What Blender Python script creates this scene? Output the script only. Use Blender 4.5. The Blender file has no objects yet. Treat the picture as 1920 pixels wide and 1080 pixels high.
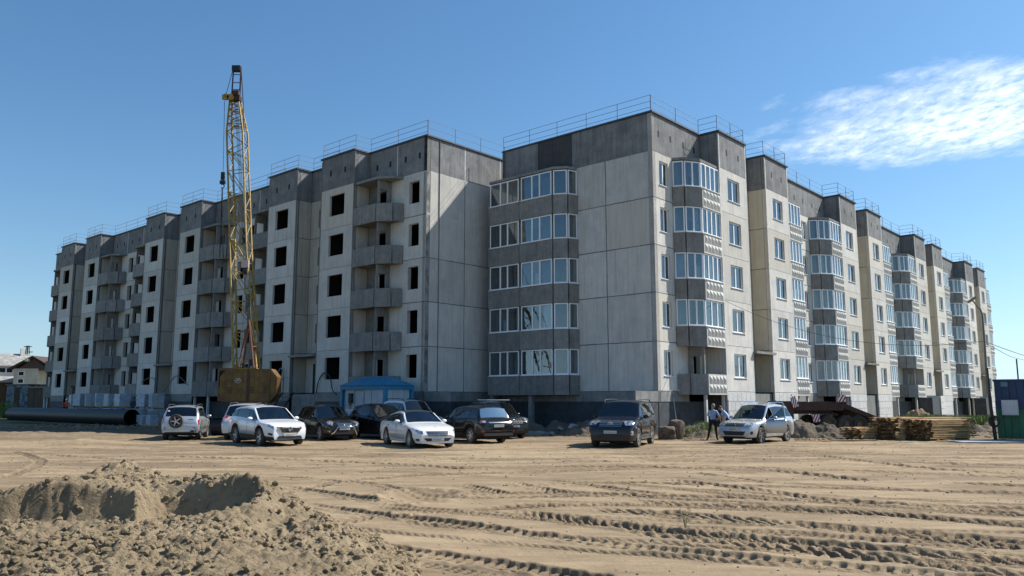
import bpy, bmesh, math, random
import numpy as np
from math import sin, cos, pi, radians, sqrt, atan2, hypot
from mathutils import Vector, Matrix

SC = bpy.context.scene
COL = SC.collection
random.seed(7)
RNG = np.random.default_rng(7)

# ---------------------------------------------------------------- camera
PITCH = math.atan(212 / 1500.0)
HC = 1.88
cam_d = bpy.data.cameras.new("camera")
cam_d.sensor_width = 36.0
cam_d.lens = 36.0 * 1500 / 1920
cam_d.clip_start = 0.1
cam_d.clip_end = 6000
cam = bpy.data.objects.new("camera", cam_d)
COL.objects.link(cam)
cam.location = (0, 0, HC)
cam.rotation_euler = (pi / 2 + PITCH, 0, 0)
SC.camera = cam

# ---------------------------------------------------------------- axes of the two blocks
AU = radians(41.6)
U = Vector((sin(AU), cos(AU), 0))
V = Vector((-cos(AU), sin(AU), 0))
B0 = Vector((8.2125, 45.2465, 0))
A0 = B0 - U * 5.85 + V * 13.03
SUN = (U * 0.88 - V * 0.51 + Vector((0, 0, 1.0))).normalized()   # towards the sun
SUN_EL = math.asin(SUN.z)
SUN_AZ = atan2(SUN.x, SUN.y)

# ---------------------------------------------------------------- world, sun, exposure
world = bpy.data.worlds.new("World")
SC.world = world
world.use_nodes = True
wt = world.node_tree
wt.nodes.clear()
def wn(kind, **kw):
    n = wt.nodes.new(kind)
    for k, v in kw.items():
        setattr(n, k, v)
    return n
w_out = wn("ShaderNodeOutputWorld")
w_bg = wn("ShaderNodeBackground")
w_sky = wn("ShaderNodeTexSky")
w_sky.sky_type = 'NISHITA'
w_sky.sun_disc = False
w_sky.sun_elevation = SUN_EL
w_sky.sun_rotation = SUN_AZ
w_sky.altitude = 50
w_sky.air_density = 1.0
w_sky.dust_density = 0.6
w_sky.ozone_density = 1.6
w_bg.inputs['Strength'].default_value = 0.088
SKY_TINT = (0.63, 0.96, 1.14, 1)
# thin cloud sheet: noise on the plane where each direction meets the cloud height
w_tc = wn("ShaderNodeTexCoord")
w_sep = wn("ShaderNodeSeparateXYZ")
wt.links.new(w_tc.outputs['Generated'], w_sep.inputs[0])
def wmath(op, a, b=None, clamp=False):
    n = wn("ShaderNodeMath", operation=op)
    n.use_clamp = clamp
    for i, x in enumerate((a, b)):
        if x is None: continue
        if isinstance(x, (int, float)): n.inputs[i].default_value = x
        else: wt.links.new(x, n.inputs[i])
    return n.outputs[0]
zc = wmath('MAXIMUM', w_sep.outputs['Z'], 0.02)
cx = wmath('DIVIDE', w_sep.outputs['X'], zc)
cy = wmath('DIVIDE', w_sep.outputs['Y'], zc)
w_cmb = wn("ShaderNodeCombineXYZ")
wt.links.new(cx, w_cmb.inputs[0]); wt.links.new(cy, w_cmb.inputs[1])
def wnoise(scale, detail, rough, dist, sx=1.0, sy=1.0, rot=0.0):
    mp = wn("ShaderNodeMapping")
    mp.inputs['Scale'].default_value = (sx, sy, 1)
    mp.inputs['Rotation'].default_value = (0, 0, rot)
    wt.links.new(w_cmb.outputs[0], mp.inputs[0])
    n = wn("ShaderNodeTexNoise")
    n.inputs['Scale'].default_value = scale
    n.inputs['Detail'].default_value = detail
    n.inputs['Roughness'].default_value = rough
    n.inputs['Distortion'].default_value = dist
    wt.links.new(mp.outputs[0], n.inputs['Vector'])
    return n.outputs['Fac']
CLX, CLY, CRX, CRY = 1.60, 2.78, 0.64, 0.62
ex = wmath('DIVIDE', wmath('SUBTRACT', cx, CLX), CRX)
ey = wmath('DIVIDE', wmath('SUBTRACT', cy, CLY), CRY)
er = wmath('SQRT', wmath('ADD', wmath('MULTIPLY', ex, ex), wmath('MULTIPLY', ey, ey)))
big = wnoise(3.0, 7, 0.6, 0.2, 1.0, 0.8)
fine = wnoise(14.0, 9, 0.68, 0.3, 1.3, 0.75, 0.3)
patch = wmath('SUBTRACT', 1.0, er)
patch = wmath('ADD', patch, wmath('MULTIPLY', wmath('SUBTRACT', big, 0.5), 1.7))
patch = wmath('MULTIPLY', patch, 1.25, True)
dens = wmath('MULTIPLY', wmath('SUBTRACT', fine, 0.27), 2.3, True)
cloud = wmath('MULTIPLY', wmath('MULTIPLY', patch, dens), 0.92, True)
w_tint = wn("ShaderNodeMix", data_type='RGBA', blend_type='MULTIPLY')
w_tint.inputs[0].default_value = 1.0
w_tint.inputs[7].default_value = SKY_TINT
wt.links.new(w_sky.outputs[0], w_tint.inputs[6])
w_mix = wn("ShaderNodeMix", data_type='RGBA')
w_mix.inputs[7].default_value = (12.0, 12.2, 12.6, 1)
wt.links.new(cloud, w_mix.inputs[0])
# haze low over the horizon: the sky's own brightness, washed to a pale blue
w_bw = wn("ShaderNodeRGBToBW"); wt.links.new(w_sky.outputs[0], w_bw.inputs[0])
w_hz = wn("ShaderNodeVectorMath", operation='SCALE'); w_hz.inputs[0].default_value = (0.80, 1.0, 1.20); wt.links.new(w_bw.outputs[0], w_hz.inputs['Scale'])
hz_f = wmath('MULTIPLY', wmath('POWER', 2.718, wmath('MULTIPLY', w_sep.outputs['Z'], -7.5)), 0.85, True)
w_hm = wn("ShaderNodeMix", data_type='RGBA')
wt.links.new(hz_f, w_hm.inputs[0]); wt.links.new(w_tint.outputs[2], w_hm.inputs[6]); wt.links.new(w_hz.outputs[0], w_hm.inputs[7])
wt.links.new(w_hm.outputs[2], w_mix.inputs[6])
wt.links.new(w_mix.outputs[2], w_bg.inputs['Color'])
wt.links.new(w_bg.outputs[0], w_out.inputs[0])

sun_d = bpy.data.lights.new("sun", 'SUN')
sun_d.energy = 4.9
sun_d.angle = radians(0.5)
sun_d.color = (1.0, 0.955, 0.88)
sun = bpy.data.objects.new("sun", sun_d)
COL.objects.link(sun)
sun.rotation_euler = SUN.to_track_quat('Z', 'Y').to_euler()

SC.view_settings.view_transform = 'Standard'
SC.view_settings.look = 'None'
SC.view_settings.exposure = 0.60
SC.view_settings.gamma = 1.0
SC.view_settings.use_curve_mapping = False
SC.render.engine = 'CYCLES'
SC.cycles.max_bounces = 6
SC.cycles.transparent_max_bounces = 12

# ---------------------------------------------------------------- pixel -> world (layout measured on the photograph)
def ray(px, py):
    x = (px - 960) / 1500.0; y = (540 - py) / 1500.0
    c, s = cos(PITCH), sin(PITCH)
    return Vector((x, c - y * s, s + y * c))
def gnd(px, py, z=0.0):
    r = ray(px, py); t = (z - HC) / r.z
    return Vector((r.x * t, r.y * t, z))
def at(px, d, z=0.0):
    """the point in photo column px at forward distance d and height z"""
    y = (z - HC) / d
    c, s = cos(PITCH), sin(PITCH)
    k = c + s * y                        # depth along the axis per unit forward distance
    return Vector(((px - 960) / 1500.0 * k * d, d, z))
def zat(px, py, d):
    r = ray(px, py); return HC + r.z / r.y * d

# ---------------------------------------------------------------- helpers
class MB:
    """collects shapes with material slots; build() links them as ONE mesh object"""
    def __init__(self):
        self.v = []; self.f = []; self.m = []
    def add(self, vs, fs, mi=0):
        o = len(self.v)
        self.v.extend([tuple(p) for p in vs])
        for f in fs:
            self.f.append(tuple(i + o for i in f)); self.m.append(mi)
        return self
    def box(self, x0, x1, y0, y1, z0, z1, mi=0):
        vs = [(x0, y0, z0), (x1, y0, z0), (x1, y1, z0), (x0, y1, z0), (x0, y0, z1), (x1, y0, z1), (x1, y1, z1), (x0, y1, z1)]
        return self.add(vs, [(0, 3, 2, 1), (4, 5, 6, 7), (0, 1, 5, 4), (1, 2, 6, 5), (2, 3, 7, 6), (3, 0, 4, 7)], mi)
    def cbox(self, c, s, mi=0, rz=0, rx=0, ry=0):
        """box by centre and size, turned"""
        M = Matrix.Translation(c) @ Matrix.Rotation(rz, 4, 'Z') @ Matrix.Rotation(ry, 4, 'Y') @ Matrix.Rotation(rx, 4, 'X')
        h = [x / 2 for x in s]
        vs = [M @ Vector((sx * h[0], sy * h[1], sz * h[2])) for sz in (-1, 1) for sx, sy in ((-1, -1), (1, -1), (1, 1), (-1, 1))]
        return self.add(vs, [(0, 3, 2, 1), (4, 5, 6, 7), (0, 1, 5, 4), (1, 2, 6, 5), (2, 3, 7, 6), (3, 0, 4, 7)], mi)
    def tube(self, pts, r, n=8, mi=0, r2=None, cap=True):
        pts = [Vector(p) for p in pts]
        rings = []
        up = Vector((0, 0, 1))
        for i, p in enumerate(pts):
            d = (pts[min(i + 1, len(pts) - 1)] - pts[max(i - 1, 0)]).normalized()
            ref = up if abs(d.z) < 0.9 else Vector((1, 0, 0))
            a = d.cross(ref).normalized(); b = d.cross(a).normalized()
            rr = r if r2 is None else r + (r2 - r) * i / max(1, len(pts) - 1)
            rings.append([p + (a * cos(2 * pi * k / n) + b * sin(2 * pi * k / n)) * rr for k in range(n)])
        o = len(self.v)
        for rg in rings: self.v.extend([tuple(q) for q in rg])
        for i in range(len(rings) - 1):
            for k in range(n):
                a = o + i * n + k; b = o + i * n + (k + 1) % n
                self.f.append((a, b, b + n, a + n)); self.m.append(mi)
        if cap:
            self.f.append(tuple(o + k for k in range(n))[::-1]); self.m.append(mi)
            e = o + (len(rings) - 1) * n
            self.f.append(tuple(e + k for k in range(n))); self.m.append(mi)
        return self
    def prism(self, poly, z0, z1, mi=0):
        n = len(poly)
        vs = [(x, y, z0) for x, y in poly] + [(x, y, z1) for x, y in poly]
        fs = [tuple(range(n))[::-1], tuple(range(n, 2 * n))] + [(i, (i + 1) % n, (i + 1) % n + n, i + n) for i in range(n)]
        return self.add(vs, fs, mi)
    def lathe(self, prof, n=24, mi=0, axis='Y'):
        """prof: (radius, along axis)"""
        o = len(self.v)
        for r, t in prof:
            for k in range(n):
                a = 2 * pi * k / n
                if axis == 'Y': self.v.append((r * cos(a), t, r * sin(a)))
                elif axis == 'Z': self.v.append((r * cos(a), r * sin(a), t))
                else: self.v.append((t, r * cos(a), r * sin(a)))
        for i in range(len(prof) - 1):
            for k in range(n):
                a = o + i * n + k; b = o + i * n + (k + 1) % n
                self.f.append((a, b, b + n, a + n)); self.m.append(mi)
        return self
    def mesh(self, name, mats, smooth=None, fix=False):
        me = bpy.data.meshes.new(name)
        me.from_pydata(self.v, [], self.f)
        if not isinstance(mats, (list, tuple)): mats = [mats]
        for m in mats: me.materials.append(m)
        if any(self.m): me.polygons.foreach_set("material_index", self.m)
        if fix:
            bm = bmesh.new(); bm.from_mesh(me)
            bmesh.ops.recalc_face_normals(bm, faces=bm.faces)
            bm.to_mesh(me); bm.free()
        if smooth is not None:
            me.polygons.foreach_set("use_smooth", [True] * len(me.polygons))
            me.set_sharp_from_angle(angle=radians(smooth))
        me.update()
        return me
    def build(self, name, mats, parent=None, M=None, smooth=None, fix=False, **props):
        return place(self.mesh(name, mats, smooth, fix), name, parent, M, **props)

def place(me, name, parent=None, M=None, **props):
    o = bpy.data.objects.new(name, me)
    COL.objects.link(o)
    if parent is not None: o.parent = parent
    if M is not None: o.matrix_local = M
    for k, v in props.items(): o[k] = v
    return o

def thing(name, label, cat, loc=(0, 0, 0), rz=0, group=None, parent=None):
    o = bpy.data.objects.new(name, None)
    COL.objects.link(o)
    o.location = loc; o.rotation_euler = (0, 0, rz)
    if label: o['label'] = label
    if cat: o['category'] = cat
    if group: o['group'] = group
    if parent is not None: o.parent = parent
    return o
def tag(o, label, cat, group=None):
    o['label'] = label; o['category'] = cat
    if group: o['group'] = group
    return o
CHILDREN = {}
def copy_tree(o, parent=None, kids=None):
    c = o.copy(); COL.objects.link(c)
    if parent is not None: c.parent = parent
    for ch in o.children: copy_tree(ch, c)
    return c

# ---------------------------------------------------------------- numpy noise for height fields
def vnoise(x, y, seed=0):
    xi = np.floor(x).astype(np.int64); yi = np.floor(y).astype(np.int64)
    xf = x - xi; yf = y - yi
    xf = xf * xf * (3 - 2 * xf); yf = yf * yf * (3 - 2 * yf)
    def h(a, b):
        n = (a * 374761393 + b * 668265263 + seed * 974634777) & 0x7fffffff
        n = ((n ^ (n >> 13)) * 1274126177) & 0x7fffffff
        n = n ^ (n >> 16)
        return (n & 0xffff) / 32767.5 - 1.0
    a = h(xi, yi); b = h(xi + 1, yi); c = h(xi, yi + 1); d = h(xi + 1, yi + 1)
    return (a * (1 - xf) + b * xf) * (1 - yf) + (c * (1 - xf) + d * xf) * yf
def fbm(x, y, oct=5, seed=0, gain=0.5, ridged=False):
    s = 0; a = 1; t = 0
    for i in range(oct):
        n = vnoise(x * (1.93 ** i) + 17.3 * i, y * (1.93 ** i) - 9.1 * i, seed + i)
        if ridged: n = 1 - 2 * np.abs(n)
        s = s + a * n; t += a; a *= gain
    return s / t

def grid_mesh(name, X, Y, Z, mat, smooth=True):
    """mesh from 2-D arrays of vertex positions"""
    r, c = X.shape
    me = bpy.data.meshes.new(name)
    co = np.stack([X, Y, Z], -1).reshape(-1, 3).astype(np.float32)
    idx = np.arange(r * c).reshape(r, c)
    q = np.stack([idx[:-1, :-1], idx[:-1, 1:], idx[1:, 1:], idx[1:, :-1]], -1).reshape(-1, 4).astype(np.int32)
    me.vertices.add(len(co)); me.vertices.foreach_set("co", co.ravel())
    me.loops.add(q.size); me.loops.foreach_set("vertex_index", q.ravel())
    me.polygons.add(len(q)); me.polygons.foreach_set("loop_start", np.arange(0, q.size, 4, dtype=np.int32))
    me.polygons.foreach_set("use_smooth", np.ones(len(q), dtype=bool) if smooth else np.zeros(len(q), dtype=bool))
    me.materials.append(mat)
    me.update(calc_edges=True); me.validate()
    return me
# ---------------------------------------------------------------- materials
MATS = {}
def lin(c):
    return tuple(c) + (1,) if len(c) == 3 else c
def mat(name, col, rough=0.8, metal=0.0, col2=None, nscale=3.0, ndetail=5, bump=0.0, bscale=None, vary=0.0, tint=None,
        streak=None, spec=0.5, coat=0.0, bdist=0.01, ramp=(0.35, 0.65), dirt=None, alpha=None, metal_tex=False):
    """one procedural material: noise between two colours, per-object variation, vertical stains, bump"""
    if name in MATS: return MATS[name]
    m = bpy.data.materials.new(name); m.use_nodes = True
    nt = m.node_tree; N = nt.nodes; L = nt.links
    b = N["Principled BSDF"]
    b.inputs['Roughness'].default_value = rough
    b.inputs['Metallic'].default_value = metal
    b.inputs['Specular IOR Level'].default_value = spec
    if coat:
        b.inputs['Coat Weight'].default_value = coat; b.inputs['Coat Roughness'].default_value = 0.03
    tc = N.new("ShaderNodeTexCoord"); oi = N.new("ShaderNodeObjectInfo")
    va = N.new("ShaderNodeVectorMath"); va.operation = 'MULTIPLY_ADD'
    cb = N.new("ShaderNodeCombineXYZ")
    for i in range(3): L.new(oi.outputs['Random'], cb.inputs[i])
    L.new(cb.outputs[0], va.inputs[0]); va.inputs[1].default_value = (37, 53, 71); L.new(tc.outputs['Object'], va.inputs[2])
    P = va.outputs[0]
    def noise(scale, detail=5, rough_=0.6, sc=None, dist=0.0):
        n = N.new("ShaderNodeTexNoise"); n.inputs['Scale'].default_value = scale
        n.inputs['Detail'].default_value = detail; n.inputs['Roughness'].default_value = rough_
        n.inputs['Distortion'].default_value = dist
        if sc:
            mp = N.new("ShaderNodeMapping"); mp.inputs['Scale'].default_value = sc; L.new(P, mp.inputs[0]); L.new(mp.outputs[0], n.inputs['Vector'])
        else: L.new(P, n.inputs['Vector'])
        return n.outputs['Fac']
    def rampn(src, a, b_, ca, cb_):
        r = N.new("ShaderNodeValToRGB"); r.color_ramp.elements[0].position = a; r.color_ramp.elements[1].position = b_
        r.color_ramp.elements[0].color = lin(ca); r.color_ramp.elements[1].color = lin(cb_); L.new(src, r.inputs[0]); return r.outputs[0]
    def mixc(kind, fac, a, b_):
        x = N.new("ShaderNodeMix"); x.data_type = 'RGBA'; x.blend_type = kind
        if isinstance(fac, (int, float)): x.inputs[0].default_value = fac
        else: L.new(fac, x.inputs[0])
        for s, v in ((6, a), (7, b_)):
            if isinstance(v, tuple): x.inputs[s].default_value = lin(v)
            else: L.new(v, x.inputs[s])
        return x.outputs[2]
    if col2 is None: col2 = tuple(c * 0.8 for c in col)
    c = rampn(noise(nscale, ndetail), ramp[0], ramp[1], col, col2)
    if tint:                      # per-object drift towards another tone
        r = N.new("ShaderNodeMath"); r.operation = 'POWER'; L.new(oi.outputs['Random'], r.inputs[0]); r.inputs[1].default_value = tint[1]
        c = mixc('MIX', r.outputs[0], c, tint[0])
    if vary:
        h = N.new("ShaderNodeMath"); h.operation = 'MULTIPLY'; L.new(oi.outputs['Random'], h.inputs[0]); h.inputs[1].default_value = 97.3
        fr = N.new("ShaderNodeMath"); fr.operation = 'FRACT'; L.new(h.outputs[0], fr.inputs[0])
        mr = N.new("ShaderNodeMapRange"); mr.inputs[3].default_value = 1 - vary; mr.inputs[4].default_value = 1 + vary * 0.6; L.new(fr.outputs[0], mr.inputs[0])
        cc = N.new("ShaderNodeCombineXYZ")
        for i in range(3): L.new(mr.outputs[0], cc.inputs[i])
        c = mixc('MULTIPLY', 1.0, c, cc.outputs[0])
    if streak:                    # vertical rain stains
        s = rampn(noise(1.0, 4, 0.6, (7, 7, 0.35)), 0.45, 0.75, (1, 1, 1), streak)
        c = mixc('MULTIPLY', 1.0, c, s)
    if dirt:
        s = rampn(noise(dirt[1], 6, 0.65), 0.42, 0.72, (1, 1, 1), dirt[0])
        c = mixc('MULTIPLY', 1.0, c, s)
    L.new(c, b.inputs['Base Color'])
    if bump:
        bm = N.new("ShaderNodeBump"); bm.inputs['Strength'].default_value = bump; bm.inputs['Distance'].default_value = bdist
        L.new(noise(bscale or nscale * 8, 6, 0.7), bm.inputs['Height']); L.new(bm.outputs[0], b.inputs['Normal'])
    MATS[name] = m
    return m

M_PANEL = mat("pebble_dash_panel", (0.68, 0.65, 0.60), 0.95, col2=(0.57, 0.55, 0.515), nscale=1.1, bump=0.9, bscale=26, bdist=0.02,
              tint=((0.58, 0.54, 0.47), 4.0), vary=0.12, streak=(0.80, 0.79, 0.78), spec=0.15, dirt=((0.78, 0.78, 0.78), 30))
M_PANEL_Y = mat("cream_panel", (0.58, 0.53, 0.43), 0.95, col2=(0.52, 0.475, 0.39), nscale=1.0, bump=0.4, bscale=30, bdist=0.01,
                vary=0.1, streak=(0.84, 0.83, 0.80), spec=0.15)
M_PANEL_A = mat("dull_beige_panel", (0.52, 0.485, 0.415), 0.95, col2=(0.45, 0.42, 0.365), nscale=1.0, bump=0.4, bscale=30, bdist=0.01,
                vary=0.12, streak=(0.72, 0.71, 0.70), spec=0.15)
M_GREY = mat("grey_attic_concrete", (0.27, 0.27, 0.27), 0.95, col2=(0.185, 0.185, 0.188), nscale=1.3, bump=0.3, bscale=20,
             vary=0.12, streak=(0.66, 0.66, 0.66), spec=0.15, dirt=((0.82, 0.82, 0.82), 9))
M_GREY_D = mat("dark_repaired_concrete", (0.085, 0.085, 0.085), 0.95, nscale=2, streak=(0.7, 0.7, 0.7), spec=0.15)
M_CONC = mat("cast_concrete", (0.285, 0.28, 0.268), 0.95, col2=(0.21, 0.207, 0.20), nscale=1.6, bump=0.25, bscale=18, vary=0.14,
             streak=(0.76, 0.75, 0.73), spec=0.15, dirt=((0.8, 0.8, 0.79), 6))
M_EMB = mat("white_relief_concrete", (0.60, 0.58, 0.54), 0.9, col2=(0.50, 0.485, 0.45), nscale=3, bump=0.3, bscale=20, vary=0.08,
            streak=(0.84, 0.83, 0.8), spec=0.15)
M_JOINT = mat("grey_joint_mortar", (0.20, 0.195, 0.185), 0.95, nscale=6, col2=(0.13, 0.13, 0.125))
M_JOINT_W = mat("pale_joint_mortar", (0.62, 0.61, 0.58), 0.9, nscale=6, col2=(0.45, 0.44, 0.42))
M_PLINTH = mat("bitumen_plinth", (0.030, 0.034, 0.040), 0.7, nscale=2.5, col2=(0.055, 0.062, 0.070), vary=0.2, bump=0.3, bscale=10)
M_BLOCK = mat("pale_plinth_block", (0.56, 0.55, 0.53), 0.9, col2=(0.46, 0.455, 0.44), nscale=5, vary=0.12, bump=0.3, bscale=30)
M_INNER = mat("darkened_interior_concrete", (0.035, 0.034, 0.032), 0.95, col2=(0.025, 0.024, 0.023), nscale=1.5)  # interior concrete coloured near-black so the rooms read as unlit
M_CAP = mat("black_roof_edging", (0.035, 0.037, 0.042), 0.5, nscale=3, col2=(0.06, 0.06, 0.065))
M_RAIL = mat("grey_painted_steel", (0.20, 0.215, 0.24), 0.5, metal=0.3, nscale=4)
M_FRAME = mat("white_window_plastic", (0.82, 0.83, 0.84), 0.35, col2=(0.78, 0.79, 0.80), nscale=4, vary=0.05)
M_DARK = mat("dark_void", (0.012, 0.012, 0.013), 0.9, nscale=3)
M_CURTAIN = mat("pale_curtain", (0.62, 0.62, 0.60), 0.9, col2=(0.45, 0.46, 0.46), nscale=2, vary=0.35)
M_DOOR = mat("pale_wall_board", (0.50, 0.49, 0.46), 0.8, nscale=2)

def glass(name, col=(0.9, 0.95, 1.0), refl=0.10, tcol=(0.55, 0.6, 0.62), rough=0.01):
    m = bpy.data.materials.new(name); m.use_nodes = True
    nt = m.node_tree; nt.nodes.clear(); N = nt.nodes; L = nt.links
    out = N.new("ShaderNodeOutputMaterial"); mx = N.new("ShaderNodeMixShader")
    g = N.new("ShaderNodeBsdfGlossy"); g.inputs['Color'].default_value = lin(col); g.inputs['Roughness'].default_value = rough
    t = N.new("ShaderNodeBsdfTransparent"); t.inputs['Color'].default_value = lin(tcol)
    # Schlick reflectance from the facing angle, the same on both sides of the pane
    ge = N.new("ShaderNodeNewGeometry"); dt = N.new("ShaderNodeVectorMath"); dt.operation = 'DOT_PRODUCT'
    L.new(ge.outputs['Normal'], dt.inputs[0]); L.new(ge.outputs['Incoming'], dt.inputs[1])
    def mth(op, a, b=None):
        q = N.new("ShaderNodeMath"); q.operation = op
        for i, x in enumerate((a, b)):
            if x is None: continue
            if isinstance(x, (int, float)): q.inputs[i].default_value = x
            else: L.new(x, q.inputs[i])
        return q
    ab = mth('ABSOLUTE', dt.outputs['Value']); om = mth('SUBTRACT', 1.0, ab.outputs[0]); pw = mth('POWER', om.outputs[0], 5.0)
    ml = mth('MULTIPLY', pw.outputs[0], 0.96); fr = mth('ADD', ml.outputs[0], 0.04)
    tc = N.new("ShaderNodeTexCoord"); oi = N.new("ShaderNodeObjectInfo"); no = N.new("ShaderNodeTexNoise"); no.inputs['Scale'].default_value = 0.9
    ad = N.new("ShaderNodeVectorMath"); L.new(tc.outputs['Object'], ad.inputs[0]); L.new(oi.outputs['Random'], ad.inputs[1])
    L.new(ad.outputs[0], no.inputs['Vector'])
    bp = N.new("ShaderNodeBump"); bp.inputs['Strength'].default_value = 0.10; bp.inputs['Distance'].default_value = 0.05
    L.new(no.outputs['Fac'], bp.inputs['Height']); L.new(bp.outputs[0], g.inputs['Normal'])
    mr = N.new("ShaderNodeMath"); mr.operation = 'ADD'; L.new(fr.outputs[0], mr.inputs[0]); mr.inputs[1].default_value = refl; mr.use_clamp = True
    L.new(mr.outputs[0], mx.inputs[0]); L.new(t.outputs[0], mx.inputs[1]); L.new(g.outputs[0], mx.inputs[2]); L.new(mx.outputs[0], out.inputs[0])
    MATS[name] = m
    return m
M_GLASS = glass("window_glass", refl=0.07)
M_GLASS_F = glass("balcony_glass", refl=0.07, tcol=(0.72, 0.78, 0.80))
M_CARGLASS = glass("tinted_car_glass", refl=0.05, tcol=(0.30, 0.36, 0.36))
M_CARGLASS_D = glass("dark_car_glass", refl=0.05, tcol=(0.07, 0.08, 0.09))
# ---------------------------------------------------------------- the two apartment blocks
Z0, FH, NF, ZR = 2.45, 2.80, 5, 18.75      # plinth top, storey, storeys, wall top
ZT = Z0 + FH * NF                          # 16.45: foot of the attic panels
PR = 1.30                                  # how far the bays stand proud
MESHES = {}
def cached(key, fn):
    if key not in MESHES: MESHES[key] = fn()
    return MESHES[key]

class Facade:
    """a vertical face: s runs along it, o stands out of it, z is up"""
    def __init__(self, root, origin, adir, odir):
        self.root = root; self.o = Vector(origin); self.a = Vector(adir); self.od = Vector(odir)
        self.X = self.od.cross(Vector((0, 0, 1)))          # right-handed X for local meshes
        self.sg = 1 if self.X.dot(self.a) > 0 else -1
    def M(self, s, o, z, X=None, Y=None):
        X = X or self.X; Y = Y or self.od
        p = self.o + self.a * s + self.od * o + Vector((0, 0, z))
        return Matrix(((X.x, Y.x, 0, p.x), (X.y, Y.y, 0, p.y), (X.z, Y.z, 1, p.z), (0, 0, 0, 1)))
    def P(self, s, o, z):
        return self.o + self.a * s + self.od * o + Vector((0, 0, z))

def panel_mesh(w, h, mat_, hole=None, t=0.28, gap=0.012):
    """centred wall panel, y=0 is its outer face; hole = (x0, x1, z0, z1) measured from the panel's centre and foot"""
    key = ('panel', round(w, 3), round(h, 3), mat_.name, hole and tuple(round(q, 3) for q in hole), t)
    def fn():
        mb = MB(); x0, x1, z0, z1 = -w / 2 + gap, w / 2 - gap, gap, h - gap
        if not hole: mb.box(x0, x1, -t, 0, z0, z1)
        else:
            a, b, c, d = hole
            xs = [x0, a, b, x1]; zs = [z0, c, d, z1]
            for yy, fl in ((0, False), (-t, True)):
                o = len(mb.v)
                for z in zs:
                    for x in xs: mb.v.append((x, yy, z))
                for j in range(3):
                    for i in range(3):
                        if i == 1 and j == 1: continue
                        q = (o + j * 4 + i, o + j * 4 + i + 1, o + (j + 1) * 4 + i + 1, o + (j + 1) * 4 + i)
                        mb.f.append(q if fl else q[::-1]); mb.m.append(0)
            for (p, q) in (((x0, z0), (x1, z0)), ((x1, z0), (x1, z1)), ((x1, z1), (x0, z1)), ((x0, z1), (x0, z0)),
                           ((b, c), (a, c)), ((b, d), (b, c)), ((a, d), (b, d)), ((a, c), (a, d))):
                mb.add([(p[0], 0, p[1]), (q[0], 0, q[1]), (q[0], -t, q[1]), (p[0], -t, p[1])], [(0, 1, 2, 3)])
        return mb.mesh("panel", mat_, fix=True)
    return cached(key, fn)

def panel(F, s0, s1, z, h, mat_, o=0.0, hole=None, name='panel', par=None, t=0.28):
    """hole in facade coordinates (s0, s1, z0, z1) relative to panel start / foot"""
    w = s1 - s0; hl = None
    if hole:
        a, b = hole[0] - w / 2, hole[1] - w / 2
        if F.sg < 0: a, b = -b, -a
        hl = (a, b, hole[2], hole[3])
    return place(panel_mesh(w, h, mat_, hl, t), name, par or F.root, F.M((s0 + s1) / 2, o, z))

def frame_mesh(w, h, cols, d=0.07, b=0.075, trans=None):
    key = ('frame', round(w, 3), round(h, 3), tuple(cols), d, b, trans)
    def fn():
        mb = MB()
        mb.box(-w / 2, w / 2, -d, 0, 0, b); mb.box(-w / 2, w / 2, -d, 0, h - b, h)
        mb.box(-w / 2, -w / 2 + b, -d + .002, -.002, b, h - b); mb.box(w / 2 - b, w / 2, -d + .002, -.002, b, h - b)
        for c in cols: mb.box(-w / 2 + c * w - b * 0.7, -w / 2 + c * w + b * 0.7, -d + .001, .004, b, h - b)
        return mb.mesh("window_frame", M_FRAME)
    return cached(key, fn)
def flat_mesh(w, h, m, t=0.008, nm='pane'):
    return cached(('flat', round(w, 3), round(h, 3), m.name, t), lambda: MB().box(-w / 2, w / 2, -t, 0, 0, h).mesh(nm, m))

def window(F, s0, s1, z0, z1, o, cols=(0.5,), pane_each=True, curtain=0.5, inset=0.10, par=None):
    """a glazed window as a part of the block: frame > panes, sill"""
    w, h = s1 - s0, z1 - z0; sc = (s0 + s1) / 2
    fr = place(frame_mesh(w, h, cols), 'window', par or F.root, F.M(sc, o - inset, z0))
    b = 0.06
    edges = [0] + list(cols) + [1]
    for i in range(len(edges) - 1):
        a0 = edges[i] * w + b * 0.7; a1 = edges[i + 1] * w - b * 0.7
        if a1 - a0 < 0.08: continue
        if F.sg < 0: pass
        pm = flat_mesh(a1 - a0, h - 2 * b, M_GLASS)
        p = place(pm, 'pane', fr, Matrix.Translation((-w / 2 + (a0 + a1) / 2, -0.03, b)) @ Matrix.Rotation(random.uniform(-.014, .014), 4, 'Z') @ Matrix.Rotation(random.uniform(-.01, .01), 4, 'X'))
    si = place(cached(('sill', round(w, 2)), lambda: MB().box(-w / 2 - .05, w / 2 + .05, -.02, .16, -.035, -.003).mesh('sill', M_FRAME)), 'sill', fr)
    if random.random() < curtain:
        k = random.choice((0.28, 0.45, 0.95)); off = random.choice((-1, 1)) * (w - 0.1) * (1 - k) / 2
        c = place(flat_mesh((w - 0.1) * k, h - 0.16, M_CURTAIN, nm='curtain'), 'curtain', fr, Matrix.Translation((off, -0.25, 0.08)))
    return fr

def strip_mesh(mb, F, s0, s1, z0, z1, o, root_local=True, mi=0, t=0.03):
    vs = []
    for z in (z0, z1):
        for s, oo in ((s0, o - t), (s1, o - t), (s1, o), (s0, o)):
            vs.append(F.P(s, oo, z))
    mb.add(vs, [(0, 1, 2, 3), (4, 5, 6, 7), (0, 1, 5, 4), (1, 2, 6, 5), (2, 3, 7, 6), (3, 0, 4, 7)], mi)

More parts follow.
